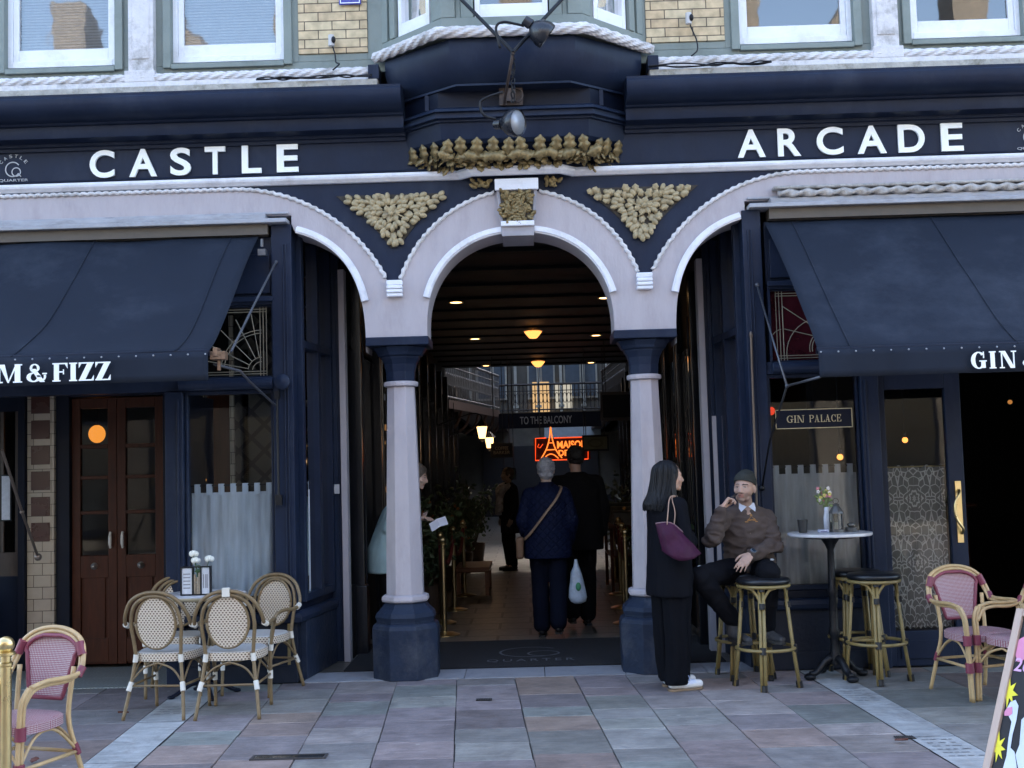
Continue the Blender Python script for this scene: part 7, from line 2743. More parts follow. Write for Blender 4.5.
def facecol(hc, Mh, k, skin, beard=0, brow=(.03, .02, .015), lips=None):
    hc = Vector(hc)
    Mi = Mh.inverted()
    lips = lips or (skin[0] * .8, skin[1] * .55, skin[2] * .55)

    def f(p):
        l = Mi @ (p - hc) / k
        c = Vector(skin)
        if l.length < .2:
            x, y, z = l
            if y < -.03:
                if abs(abs(x) - .031) < .0115 and abs(z - .006) < .0045: c = Vector((.34, .30, .28))
                if abs(abs(x) - .030) < .0052 and abs(z - .0065) < .0048: c = Vector((.03, .02, .015))
                if abs(abs(x) - .031) < .014 and .009 < z < .0125: c = Vector(skin) * .35
                if .012 < abs(x) < .050 and abs(z - (.027 - .08 * max(0, abs(x) - .035))) < .0045: c = Vector(brow)
                if abs(x) < .022 and -.070 < z < -.048: c = Vector(lips)
                if abs(x) < .022 and abs(z + .0585) < .0018: c = Vector(lips) * .4
            if beard:
                b = 0
                if z < -.040 and y < .03: b = 1
                if abs(x) < .022 and -.070 < z < -.048 and y < -.05: b = 0
                if abs(x) < .028 and -.047 < z < -.036 and y < -.06: b = 1
                c = c.lerp(Vector((.06, .045, .038)), beard * b)
        return c
    return f


def hand(q, wrist, fdir, pnorm, s=1.0, curls=(.5, .5, .55, .6), thumb=.6, flip=1, spread=.05):
    """fdir towards the fingers, pnorm the side the palm faces; five separate fingers"""
    w_ = Vector(wrist)
    f = Vector(fdir).normalized()
    n = Vector(pnorm)
    n = (n - n.dot(f) * f).normalized()
    a = f.cross(n) * flip           # towards the thumb
    k = s
    for j in range(4):
        off = (.028 - .019 * j) * k
        q.cap(w_ + a * off * .6 + f * .005, .0155 * k, w_ + f * .085 * k + a * off, .0125 * k, 10)
    q.ell(w_ + f * .045 * k, tuple(.034 * k for _ in range(3)), 12, 8, rot=Matrix(((a.x, f.x, n.x), (a.y, f.y, n.y), (a.z, f.z, n.z))) @ Matrix.Diagonal((1, 1.25, .48)))
    lens = ((.040, .024, .018), (.044, .028, .020), (.041, .026, .019), (.032, .020, .017))
    for j in range(4):
        off = (.029 - .0195 * j) * k
        p = w_ + f * (.086 - .004 * abs(j - 1)) * k + a * off
        d = (f + a * (spread * (1.5 - j))).normalized()
        ang = 0
        r = .0092 * k if j < 3 else .008 * k
        for i, L in enumerate(lens[j]):
            ang += curls[j] * (.8 if i == 0 else 1.0)
            dd = (d * math.cos(ang) + n * math.sin(ang)).normalized()
            p2 = p + dd * L * k
            q.cap(p, r, p2, r * .88, 9)
            p = p2
            r *= .9
    p = w_ + f * .018 * k + a * .026 * k
    d1 = (a * .75 + f * .7 + n * .25).normalized()
    p2 = p + d1 * .040 * k
    q.cap(p, .0145 * k, p2, .0115 * k, 10)
    d2 = (f * (1.0) + a * (.35 - .6 * thumb) + n * .6 * thumb).normalized()
    p3 = p2 + d2 * .032 * k
    q.cap(p2, .0112 * k, p3, .010 * k, 10)
    d3 = (f * 1.0 + a * (.1 - .8 * thumb) + n * .8 * thumb).normalized()
    q.cap(p3, .010 * k, p3 + d3 * .024 * k, .0085 * k, 10)


SKIN = vcolmat('skin', rough=.5, bump=.06, bscale=180, sub=.12, var=.08)


def clothmat(name, col, rough=.85, bump=.25, bs=350, var=.15, quilt=0):
    m = M(name, col, rough, var=var, scale=7, bump=bump, bscale=bs, spec=.1)
    if quilt:
        n = m.node_tree.nodes; l = m.node_tree.links
        b = n['Principled BSDF']
        tc = n.new('ShaderNodeTexCoord'); sp = n.new('ShaderNodeSeparateXYZ'); l.new(tc.outputs['Object'], sp.inputs[0])
        outs = []
        for sg in (1, -1):
            q1 = n.new('ShaderNodeMath'); q1.operation = 'MULTIPLY_ADD'; q1.inputs[1].default_value = sg; l.new(sp.outputs[0], q1.inputs[0]); l.new(sp.outputs[2], q1.inputs[2])
            q2 = n.new('ShaderNodeMath'); q2.operation = 'PINGPONG'; q2.inputs[1].default_value = quilt; l.new(q1.outputs[0], q2.inputs[0])
            outs.append(q2)
        mn = n.new('ShaderNodeMath'); mn.operation = 'MINIMUM'; l.new(outs[0].outputs[0], mn.inputs[0]); l.new(outs[1].outputs[0], mn.inputs[1])
        mr = n.new('ShaderNodeMapRange'); mr.inputs[2].default_value = quilt * .35; l.new(mn.outputs[0], mr.inputs[0])
        bp = n.new('ShaderNodeBump'); bp.inputs['Strength'].default_value = .6; bp.inputs['Distance'].default_value = .008
        l.new(mr.outputs[0], bp.inputs['Height']); l.new(bp.outputs[0], b.inputs['Normal'])
        # colour darkens slightly towards the seams
        mx = n.new('ShaderNodeMix'); mx.data_type = 'RGBA'; src = b.inputs['Base Color'].links[0].from_socket
        l.new(mr.outputs[0], mx.inputs[0]); mx.inputs[6].default_value = tuple(c * .7 for c in col) + (1,); l.new(src, mx.inputs[7]); l.new(mx.outputs[2], b.inputs['Base Color'])
    return m


def shoe(q, heel, toe, w_=.042, h=.075, up=Vector((0, 0, 1))):
    heel, toe = Vector(heel), Vector(toe)
    d = (toe - heel).normalized()
    side = d.cross(up).normalized()
    q.cap(heel + up * .038 + d * .03, .034, heel + up * .035 + d * .12, .037, 12)
    q.cap(heel + up * .032 + d * .12, .037, toe + up * .026 - d * .03, .029, 12)
    q.cap(heel + up * .05 + d * .035, .033, heel + up * .085 + d * .04, .032, 12)
    q.cap(heel + up * .055 + d * .06, .030, heel + up * .042 + d * .14, .028, 12)


def sole(q, heel, toe, up=Vector((0, 0, 1)), th=.018):
    heel, toe = Vector(heel), Vector(toe)
    d = (toe - heel).normalized()
    s = d.cross(up).normalized()
    L = (toe - heel).length
    prof = [(0, .022), (.012, .032), (.06, .034), (.12, .033), (.17, .042), (L - .05, .040), (L - .02, .028), (L - .003, .012)]
    left = [heel + d * a + s * b for a, b in prof]
    right = [heel + d * a - s * b for a, b in prof][::-1]
    ring = left + right
    N = len(ring)
    q.add([p for p in ring] + [p + up * th for p in ring], [list(range(N)), list(range(2 * N - 1, N - 1, -1))] + [[i, (i + 1) % N, N + (i + 1) % N, N + i] for i in range(N)])


def rotm(rz, rx=0, ry=0): return Euler((rx, ry, rz), 'XYZ').to_matrix()


# ---- 1. standing woman in a black coat, back to us, facing right and away
wf = gr(679, 688)
W1 = thing('person', 'woman with long black hair in a black coat and white trainers', 'person', (1.03, -.60, 0), facing(.93, .37))
H = 1.62
q = MB()
q.cap((0, 0, .95), .12, (0, .0, 1.20), .12); q.cap((0, 0, 1.15), .12, (0, .01, 1.30), .10, side=(1, 0, 0)); q.cap((-.13, .01, 1.31), .05, (.13, .01, 1.31), .05)
q.cap((0, .01, 1.32), .05, (0, -.005, 1.44), .048)
hc = (0, -.02, 1.50); Mh = rotm(R(-4))
head(q, hc, Mh, .94)
for s in (-1, 1):
    q.cap((s * .075, 0, .92), .075, (s * .075, .0, .50), .05); q.cap((s * .075, 0, .50), .048, (s * .075, .02, .09), .032)
    q.cap((s * .075, .02, .07), .03, (s * .085, -.12, .035), .028)
    q.cap((s * .155, .01, 1.29), .042, (s * .19, -.02, 1.04), .034); q.cap((s * .19, -.02, 1.04), .034, (s * .05, -.155, 1.05 + .02 * s), .025)
    hand(q, (s * .04, -.16, 1.05 + .02 * s), (-s * 1, .1, .05), (0, 1, 0), .92, flip=-s)
blob(q, .0075, 'body', SKIN, W1, 2, None, facecol(hc, Mh, .94, (.50, .31, .23)))
q = MB()
q.loft([((0, .02, .66), .215, .150, 0), ((0, .02, .72), .215, .152, 0), ((0, .015, .86), .205, .150, 0), ((0, .01, 1.0), .19, .142, 0), ((0, .01, 1.12), .198, .135, 0), ((0, .015, 1.24), .203, .128, 0), ((0, .02, 1.32), .175, .10, 0), ((0, .02, 1.36), .10, .07, 0)])
for s in (-1, 1):
    q.cap((s * .165, .015, 1.295), .068, (s * .225, .0, 1.04), .058); q.cap((s * .225, .0, 1.04), .058, (s * .02, -.165, 1.05 + .02 * s), .052)
q.cap((-.05, .05, 1.36), .03, (.05, .05, 1.36), .03)
blob(q, .010, 'coat', clothmat('coat_black', (.0045, .005, .008), .8), W1, 3, folds(.010, 8, 3.0, 1))
q = MB()
for s in (-1, 1):
    q.loft([((s * .080, .01 - .02 * s, .045), .070, .085, 0), ((s * .082, .01, .25), .074, .086, 0), ((s * .085, .01, .55), .085, .095, 0), ((s * .085, .0, .80), .10, .115, 0), ((s * .05, .0, .93), .11, .12, 0)])


def pleat(p, n): return .008 * math.sin(math.atan2(p.y, p.x - math.copysign(.083, p.x)) * 6 + p.z * 2) * (1 if p.z > .06 else 0) + .004 * noise.noise(p * 9)


blob(q, .009, 'trousers', clothmat('trousers_black', (.004, .0045, .007), .8), W1, 2, pleat)
q = MB()
q.ell((0, .012, 1.525), (.086, .100, .098), 20, 14)
q.loft([((.0, .125, 1.285), .115, .035, 0), ((0, .12, 1.305), .118, .055, 0), ((0, .10, 1.345), .112, .065, 0), ((0, .07, 1.40), .098, .075, 0), ((0, .035, 1.48), .088, .082, 0), ((0, .02, 1.55), .08, .085, 0)])
for s in (-1, 1): q.cap((s * .07, -.01, 1.52), .022, (s * .082, .01, 1.36), .028); q.cap((s * .082, .01, 1.36), .028, (s * .10, .06, 1.31), .02)


def hairdisp(seed, amp=.004):
    return lambda p, n: amp * noise.noise(Vector((p.x * 70 + seed, p.y * 70, p.z * 5)))


HAIRB = M('hair_black', (.004, .004, .006), .38, var=.3, scale=40, stretch=(6, 6, .5), bump=.5, bscale=60, spec=.35)
blob(q, .007, 'hair', HAIRB, W1, 3, hairdisp(1, .009))
rnd = random.Random(8)
q = MB()
for k_ in range(210):
    a = rnd.uniform(-.35, math.pi + .35)
    e = rnd.uniform(.96, 1.05)
    L_ = rnd.uniform(-.03, .06)
    P_ = [Vector((.03 * math.cos(a), .02 + .03 * math.sin(a), 1.617)), Vector((.078 * e * math.cos(a), .02 + .088 * e * math.sin(a), 1.57)), Vector((.090 * e * math.cos(a), .035 + .092 * e * math.sin(a), 1.47)),
          Vector((.105 * e * math.cos(a), .07 + .078 * e * math.sin(a), 1.38)), Vector((.118 * e * math.cos(a) + rnd.uniform(-.01, .01), .112 + .062 * e * math.sin(a), 1.315)), Vector((.12 * e * math.cos(a) + rnd.uniform(-.015, .015), .122 + .045 * e * math.sin(a), 1.275 + L_ * .5))]
    q.tube(crom(P_, 4), .0028, 4, cap=False)
q.build('hair_strands', HAIRB, W1, smooth=True)
SNEAK = vcolmat('sneaker', rough=.5, bump=.1, bscale=100, var=.05)
for s, (hx, hy, tx_, ty_) in ((-1, (-.09, .10, -.095, -.17)), (1, (.085, .05, .10, -.22))):
    q = MB(); shoe(q, (hx, hy, .012), (tx_, ty_, .012))

    def sc(p, hy=hy, ty_=ty_):
        t = (p.y - hy) / (ty_ - hy)
        return (.62, .66, .78) if .35 < t < .75 and p.z > .045 else (.74, .74, .74)
    sh = blob(q, .006, 'shoe', SNEAK, W1, 2, None, sc)
    q = MB(); sole(q, (hx, hy, .0), (tx_, ty_, .0), th=.016); q.build('sole', M('gum_sole', (.22, .15, .09), .6), sh, bevel=.003)
    q = MB()
    for k in range(4):
        f = .42 + .09 * k
        c_ = Vector((hx, hy, 0)).lerp(Vector((tx_, ty_, 0)), f) + Vector((0, 0, .088 - .012 * k))
        q.tube(crom([c_ + Vector((-.024, 0, -.012)), c_ + Vector((0, 0, .003)), c_ + Vector((.024, .0, -.012))], 3), .004, 5)
    for sg in (-1, 1):
        c_ = Vector((hx, hy, 0)).lerp(Vector((tx_, ty_, 0)), .48) + Vector((0, 0, .092))
        q.tube(crom([c_, c_ + Vector((sg * .035, -.01, .012)), c_ + Vector((sg * .04, -.01, -.02)), c_ + Vector((sg * .008, 0, -.002))], 4), .004, 5)
    q.build('laces', M('lace_blue', (.45, .55, .8), .7), sh, smooth=True)
# handbag on her near (right) shoulder; built in world axes
PURP = clothmat('bag_purple', (.048, .013, .034), .45, .5, 22)
bc = at(680, 541, -.86)
B1 = thing('handbag', 'purple slouchy handbag with tan straps on the shoulder of the black-coated woman', 'bag', bc)
O = bc
q = MB()
Pg = lambda x, y, Y: at(x, y, Y) - O
pts = [(655, 523.5), (668, 523), (682, 527), (703, 549), (699, 557), (682, 562), (664, 557), (661, 545)]
top = [Pg(655.5, 524, -.84), Pg(664, 523, -.86), Pg(672, 524, -.86), Pg(681, 531, -.85), Pg(688, 537, -.84)]
bot = [Pg(662, 551, -.84), Pg(669, 556, -.88), Pg(680, 560, -.89), Pg(692, 558.5, -.88), Pg(701, 553, -.84)]
nu, nv = 16, 10
TT = crom(top, 4); BB = crom(bot, 4)
V, F = [], []
for side_ in (-1, 1):
    for j in range(nv + 1):
        v_ = j / nv
        for i in range(17):
            p = Vector(TT[i]).lerp(Vector(BB[i]), v_)
            bulge = (.012 + .045 * math.sin(math.pi * min(1, v_ * .55 + .0) ) ) * math.sin(math.pi * (i / 16) * .9 + .15)
            p = p + Vector((0, side_ * max(.004, bulge), 0)) + Vector((0, side_ * .024 * (noise.noise(p * 14) + .6 * noise.noise(Vector((p.x * 30, p.z * 12, 3)))) * math.sin(math.pi * min(1, v_ + .1)), .006 * noise.noise(p * 20 + Vector((side_, 0, 0)))))
            V.append(p)
N1 = 17 * (nv + 1)
for side_ in (0, 1):
    for j in range(nv):
        for i in range(16):
            a = side_ * N1 + j * 17 + i; F.append([a, a + 1, a + 18, a + 17])
for j in range(nv):
    for i in (0, 16):
        a = j * 17 + i; F.append([a, a + 17, N1 + a + 17, N1 + a])
for i in range(16):
    for a in (i, nv * 17 + i): F.append([a, a + 1, N1 + a + 1, N1 + a])
q.add(V, F)
o = q.build('bag_body', PURP, B1, smooth=True)
q = MB(); q.tube([p + Vector((0, -.002, .003)) for p in TT], .007, 6); q.build('zip_edge', M('bag_edge', (.16, .09, .10), .5), B1, smooth=True)
TAN = M('strap_tan', (.42, .27, .20), .6)
shp = at(674, 497, -.80) - O
for k, (bx, Y_) in enumerate(((667, -.87), (674, -.83))):
    q = MB(); q.tube(crom([Pg(bx, 524.5, Y_), Pg(bx + 1, 512, Y_), Pg(669.5 + 2.5 * k, 499, -.80 + .02 * k), Pg(674 + k, 496.5, -.70), Pg(682, 503, -.60)], 6), .0085, 8, flat=.45); q.build('strap', TAN, B1, smooth=True)

# ---- 2. seated man (built in world coordinates relative to the stool foot)
MX = Vector((1.60, -.20, 0))
W2_ = thing('person', 'man in brown sweatshirt and dark beanie sitting on a bar stool, hand at mouth', 'person', MX)
p_ = lambda x, y, Y: at(x, y, Y) - MX
pel = p_(750, 566, -.20); che = p_(746, 530, -.23); nk = p_(746, 509, -.25); hc = p_(744.5, 488, -.29)
shR, shL = p_(722, 518, -.27), p_(768, 518, -.22)
elR, wrR = p_(711, 540, -.44), p_(722, 508, -.46)
elL, wrL = p_(774, 546, -.34), p_(750, 555, -.53)
hpR, knR, anR = p_(737, 570, -.24), p_(700, 577, -.60), p_(733, 623, -.42)
hpL, knL, anL = p_(762, 570, -.24), p_(769, 573, -.66), p_(767, 626, -.44)
Mh = rotm(R(-28), R(-2), R(3))      # head turned towards the woman (viewer's left)
q = MB()
q.cap(pel, .125, che, .135); q.cap(che, .13, nk - Vector((0, 0, .04)), .09); q.cap(shR, .055, shL, .055); q.cap(nk - Vector((0, 0, .03)), .055, hc + Vector((0, .02, -.06)), .053)
head(q, hc, Mh, .98)
for a, b, c_ in ((shR, elR, wrR), (shL, elL, wrL)): q.cap(a, .05, b, .04); q.cap(b, .04, c_, .027)
for a, b, c_ in ((hpR, knR, anR), (hpL, knL, anL)): q.cap(a, .08, b, .055); q.cap(b, .055, c_, .036)
hR = (p_(727, 501, -.44) - wrR)
hand(q, wrR, hR, Vector((.55, .2, .5)), .95, (.9, 1.05, 1.1, 1.15), .9, flip=1, spread=.02)
hand(q, wrL, (p_(741, 566, -.60) - wrL), Vector((-.2, .5, -.8)), .98, (.30, .28, .3, .34), .2, flip=-1, spread=.09)
blob(q, .006, 'body', SKIN, W2_, 2, None, facecol(hc, Mh, .98, (.46, .30, .235), .42))
# sweatshirt
SWT = clothmat('sweatshirt_brown', (.085, .066, .060), .9, .3, 260)
q = MB()
q.loft([(pel + Vector((0, .01, -.045)), .175, .125, 0), (pel + Vector((0, .0, .03)), .182, .135, 0), (che + Vector((0, -.0, -.06)), .178, .135, 0), (che + Vector((0, 0, .02)), .185, .135, 0), (che + Vector((0, .0, .07)), .178, .122, 0), (nk + Vector((0, .01, -.02)), .13, .095, 0), (nk + Vector((0, .01, .012)), .07, .065, 0)])
q.cap(shR, .06, shL, .06); q.cap(nk + Vector((-.05, .01, -.01)), .055, nk + Vector((.05, .01, -.01)), .055); q.cap(nk + Vector((0, .01, -.02)), .065, shR, .058); q.cap(nk + Vector((0, .01, -.02)), .065, shL, .058)
q.cap(shR + Vector((.01, 0, 0)), .066, elR, .056); q.cap(elR, .056, wrR + (elR - wrR) * .12, .044)
q.cap(shL - Vector((.01, 0, 0)), .066, elL, .056); q.cap(elL, .056, wrL + (elL - wrL) * .12, .045)


def swf(p, n):
    d1 = min((p - elR).length, (p - elL).length)
    k = .007 + .011 * math.exp(-(d1 / .1) ** 2) + .006 * math.exp(-((p.z - pel.z) / .09) ** 2)
    a = noise.noise(Vector((p.x * 6, p.y * 6, p.z * 17))) + .5 * noise.noise(Vector((p.x * 15 + 5, p.y * 14, p.z * 30)))
    return k * 1.35 * (1 - 2.6 * abs(a))


sw = blob(q, .0085, 'sweatshirt', SWT, W2_, 2, swf)
# shirt collar, logo
CW = M('collar_white', (.62, .66, .76), .7, var=.04)
q = MB()
ct = nk + Vector((0, -.005, .028))
q.loft([(ct + Vector((0, .01, -.03)), .066, .062, 0), (ct + Vector((0, .005, .018)), .058, .055, 0)], 24)
for s in (-1, 1):
    a = ct + Vector((s * .008, -.068, -.008)); b = ct + Vector((s * .055, -.035, .02)); c_ = ct + Vector((s * .052, -.085, -.045)); d2 = ct + Vector((s * .062, -.05, -.02))
    q.add([a, b, d2, c_, a + Vector((0, .008, 0)), b + Vector((0, .008, 0)), d2 + Vector((0, .008, 0)), c_ + Vector((0, .008, 0))], [(0, 1, 2, 3), (7, 6, 5, 4), (0, 4, 5, 1), (1, 5, 6, 2), (2, 6, 7, 3), (3, 7, 4, 0)])
q.build('shirt_collar', CW, W2_, smooth=False)
q = MB()
lc = p_(752, 518, -.375)
for k in (1.0, .8, .6):
    L_ = [(-.034 * k, -.02 * k), (.034 * k, -.02 * k), (0, .03 * k)]
    q.tube([lc + Vector((a, -.0, b)) for a, b in L_], .0028, 5, closed=True)
q.tube([lc + Vector((-.05, -.0, -.028)), lc + Vector((.045, -.0, -.028))], .003, 5)
lg_ = q.build('chest_logo', M('logo_ochre', (.40, .20, .05), .7), W2_)
dgx = bpy.context.evaluated_depsgraph_get()
# press the logo onto the shirt surface
from mathutils.bvhtree import BVHTree
bv = BVHTree.FromPolygons([v.co for v in sw.data.vertices], [list(p.vertices) for p in sw.data.polygons])
for v in lg_.data.vertices:
    h = bv.ray_cast(Vector((v.co.x, -2, v.co.z)), Vector((0, 1, 0)))
    if h[0]: v.co.y = h[0].y - .003 + (v.co.y - lc.y) * .5
# trousers
TRS = clothmat('work_trousers', (.0065, .007, .010), .85, .3, 220)
q = MB()
q.cap(hpR, .10, knR, .078); q.cap(knR, .078, anR + Vector((0, 0, .02)), .062); q.cap(hpL, .10, knL, .08); q.cap(knL, .078, anL, .060)
q.cap(pel + Vector((-.06, .02, -.02)), .11, pel + Vector((.06, .02, -.02)), .11)


def trf(p, n):
    a = noise.noise(Vector((p.x * 9, p.y * 7, p.z * 13))); b = noise.noise(Vector((p.x * 22, p.y * 20, p.z * 24)))
    return .009 * (1 - 2.5 * abs(a)) * .7 + .003 * b


blob(q, .009, 'trousers', TRS, W2_, 2, trf)
q = MB(); kk = knR + Vector((-.0, -.0, .075)); q.ell(kk, (.020, .008, .008), 10, 6, rot=rotm(.4)); kk = knL + Vector((.045, .1, .085)); q.ell(kk, (.016, .008, .008), 10, 6); q.build('reflective_tab', M('tab_grey', (.4, .42, .45), .4), W2_, smooth=True)
for an, fd in ((anR, Vector((.35, -.93, 0))), (anL, Vector((.30, -.95, 0)))):
    q = MB(); z0 = .288
    heel = Vector((an.x, an.y + .07, z0)) - Vector((fd.x * .03, 0, 0)); toe = heel + fd * .285
    shoe(q, heel + Vector((0, 0, .008)), toe + Vector((0, 0, .008))); q.cap(Vector((an.x, an.y, z0 + .07)), .05, Vector((an.x, an.y, z0 + .15)), .052)
    sh = blob(q, .007, 'boot', M('boot_grey', (.045, .045, .05), .7, var=.35, scale=25, bump=.4, bscale=60), W2_, 2, folds(.003, 20, 20))
    q = MB(); sole(q, heel, toe, th=.02); q.build('sole', M('sole_dark', (.03, .03, .03), .8), sh, bevel=.003)
# beanie
q = MB(); bcn = hc + Mh @ Vector((0, .014, .052)); q.ell(bcn, (.082, .100, .074), 22, 14, rot=Mh @ rotm(0, R(-12), 0)); q.ell(hc + Mh @ Vector((0, .03, .085)), (.066, .075, .055), 18, 12, rot=Mh)


def cut(p, n):
    return .0015 * math.sin(p.x * 500) + .003 * noise.noise(p * 25)


bn = blob(q, .006, 'beanie', clothmat('beanie_grey', (.045, .048, .045), .95, .6, 160), W2_, 1, cut)
# trim beanie below the brow line
bm = bmesh.new(); bm.from_mesh(bn.data)
geom = bm.verts[:] + bm.edges[:] + bm.faces[:]
pn = (Mh @ Vector((0, .34, 1))).normalized()
bmesh.ops.bisect_plane(bm, geom=geom, plane_co=hc + Mh @ Vector((0, -.08, .056)), plane_no=pn, clear_inner=True)
bm.to_mesh(bn.data); bm.free()
sm = bn.modifiers.new('s', 'SOLIDIFY'); sm.thickness = .004
q = MB(); q.ell(hc + Mh @ Vector((0, .03, .0)), (.076, .082, .072), 18, 12, rot=Mh)
hb = blob(q, .007, 'hair', M('hair_dark', (.02, .015, .012), .7, bump=.5, bscale=200), W2_, 1, None)
bm = bmesh.new(); bm.from_mesh(hb.data); bmesh.ops.bisect_plane(bm, geom=bm.verts[:] + bm.edges[:] + bm.faces[:], plane_co=hc + Mh @ Vector((0, -.005, 0)), plane_no=Mh @ Vector((0, 1, 0)), clear_inner=True); bm.to_mesh(hb.data); bm.free()
# watch
t = W2_
wd_ = (elL - wrL).normalized(); wc = wrL + wd_ * .015
qm = wd_.to_track_quat('Z', 'Y').to_matrix().to_4x4()
q = MB(); q.lathe([(.034, -.011), (.037, -.008), (.037, .008), (.034, .011)], (0, 0, 0), 22, Mx=Matrix.Translation(wc) @ qm); wt = q.build('watch_strap', M('strap_blue', (.03, .05, .09), .5), t, smooth=True)
fdv = Vector((-.1, -.8, .55)).normalized(); fdv = (fdv - fdv.dot(wd_) * wd_).normalized(); fm = fdv.to_track_quat('Z', 'Y').to_matrix().to_4x4()
q = MB(); q.lathe([(.022, .0), (.022, .010), (.018, .012)], (0, 0, 0), 22, Mx=Matrix.Translation(wc + fdv * .034) @ fm); q.build('watch_bezel', M('watch_steel', (.35, .40, .48), .3, metal=.8), wt, smooth=True, auto=40)
q = MB(); q.lathe([(.001, .0125), (.0175, .0125)], (0, 0, 0), 22, Mx=Matrix.Translation(wc + fdv * .034) @ fm); q.build('watch_face', M('watch_face', (.04, .07, .11), .2), wt)
# vape in the raised hand
v0 = p_(728.5, 499.5, -.455) + MX; v1 = p_(736, 494.5, -.43) + MX
t = thing('vape_pen', 'small dark vape held to his mouth by the seated man', 'vape', v0)
q = MB(); q.tube([(0, 0, 0), v1 - v0], .0085, 10); q.build('pen_body', M('vape_dark', (.03, .02, .02), .35), t, smooth=True)
q = MB(); q.tube([v1 - v0, (v1 - v0) * 1.18], .005, 8); q.build('mouthpiece', IRON, t, smooth=True)


# ---- 3. older woman walking into the arcade, 4. man beside her, 5. reader behind the column, 6. far person
def walker(label, loc, rz, H, skin, parts, head_turn=0, lean=0, arms=None, stride=.0, hands=True, vox=.009, wid=1.0):
    """standing / walking figure seen from behind; parts: list of (name, material, kind, args)"""
    t = thing('person', label, 'person', loc, rz)
    k = H / 1.65
    q = MB()
    L = lambda x, y, z: Vector((x * k, (y - lean * max(0, z - .9)) * k, z * k))
    q.cap(L(0, 0, .95), .12 * k, L(0, 0, 1.2), .125 * k); q.cap(L(0, 0, 1.2), .12 * k, L(0, .01, 1.32), .09 * k); q.cap(L(-.14 * wid, .01, 1.33), .05 * k, L(.14 * wid, .01, 1.33), .05 * k)
    q.cap(L(0, .01, 1.34), .052 * k, L(0, -.01, 1.47), .05 * k)
    hc_ = L(0, -.025, 1.535)
    Mh_ = rotm(head_turn, R(-4) + lean * .8, 0)
    head(q, hc_, Mh_, .96 * k)
    an = arms or {-1: ((-.205, .02, 1.06), (-.20, -.06, .84)), 1: ((.205, .02, 1.06), (.20, -.06, .84))}
    ft = {}
    for s in (-1, 1):
        st_ = stride * s
        kn = L(s * .085, -.03 - st_ * .4, .50); ak = L(s * .08, .02 - st_, .09 + (.05 if st_ < 0 else 0))
        q.cap(L(s * .085, 0, .92), .085 * k, kn, .055 * k); q.cap(kn, .052 * k, ak, .036 * k); q.cap(ak, .034 * k, ak + Vector((0, -.12, -.05)), .028 * k)
        ft[s] = (kn, ak)
        sh_ = L(s * .165 * wid, .01, 1.32); el, wr = L(*an[s][0]), L(*an[s][1])
        q.cap(sh_, .046 * k, el, .037 * k); q.cap(el, .036 * k, wr, .026 * k)
        d_ = (wr - el).normalized()
        hand(q, wr, d_, Vector((-s, 0, 0)) if abs(d_.z) > .5 else Vector((0, 0, -1 if s == 1 else 1)), .95 * k, (.4, .45, .5, .5), .4, flip=s if abs(d_.z) > .5 else 1)
    blob(q, vox, 'body', SKIN, t, 2, None, facecol(hc_, Mh_, .96 * k, skin))
    return t, L, hc_, Mh_, k, ft, an


def wear_coat(t, L, k, an, mat, hem, w0=.21, w1=.20, sh=.205, dep=.14, amp=.006, name='jacket', arm=.058, wid=1.0, seed=3):
    q = MB()
    q.loft([(L(0, .01, hem), w0 * k, dep * k * 1.05, 0), (L(0, .01, (hem + 1.1) / 2), (w0 + w1) / 2 * k, dep * k, 0), (L(0, .01, 1.1), w1 * k, dep * k * .98, 0), (L(0, .01, 1.25), sh * k, dep * k * .95, 0), (L(0, .015, 1.335), sh * .86 * k, .105 * k, 0), (L(0, .015, 1.385), .085 * k, .075 * k, 0), (L(0, .0, 1.41), .066 * k, .066 * k, 0)])
    q.cap(L(-.15 * wid, .012, 1.322), .066 * k, L(.15 * wid, .012, 1.322), .066 * k)
    q.cap(L(-.06, .01, 1.36), .055 * k, L(.06, .01, 1.36), .055 * k)
    for s in (-1, 1):
        sp_ = L(s * .165 * wid, .01, 1.315); el, wr = L(*an[s][0]), L(*an[s][1])
        q.cap(sp_, (arm + .008) * k, el, arm * k); q.cap(el, arm * k, wr + (el - wr) * .08, (arm - .012) * k)
    return blob(q, .011, name, mat, t, 3, folds(amp, 8, 4, seed))


def wear_trousers(t, L, k, ft, mat, hem=.07, r0=.105, r1=.068, seed=5):
    q = MB()
    for s in (-1, 1):
        kn, ak = ft[s]
        q.cap(L(s * .08, 0, .90), r0 * k, kn, (r0 + r1) / 2 * k * .92); q.cap(kn, (r0 + r1) / 2 * k * .92, ak + Vector((0, .0, .02)), r1 * k)
    q.cap(L(-.05, 0, .93), .11 * k, L(.05, 0, .93), .11 * k)
    return blob(q, .011, 'trousers', mat, t, 3, folds(.006, 9, 7, seed))


def wear_shoes(t, ft, mat, k):
    for s in (-1, 1):
        kn, ak = ft[s]
        q = MB(); heel = Vector((ak.x, ak.y + .06, max(.0, ak.z - .085 * k))); toe = heel + Vector((0, -.26 * k, 0)); shoe(q, heel + Vector((0, 0, .008)), toe + Vector((0, 0, .008)))
        sh = blob(q, .008, 'shoe', mat, t, 2); q = MB(); sole(q, heel, toe, th=.014); q.build('sole', M('sole_dark', (.03, .03, .03), .8), sh)


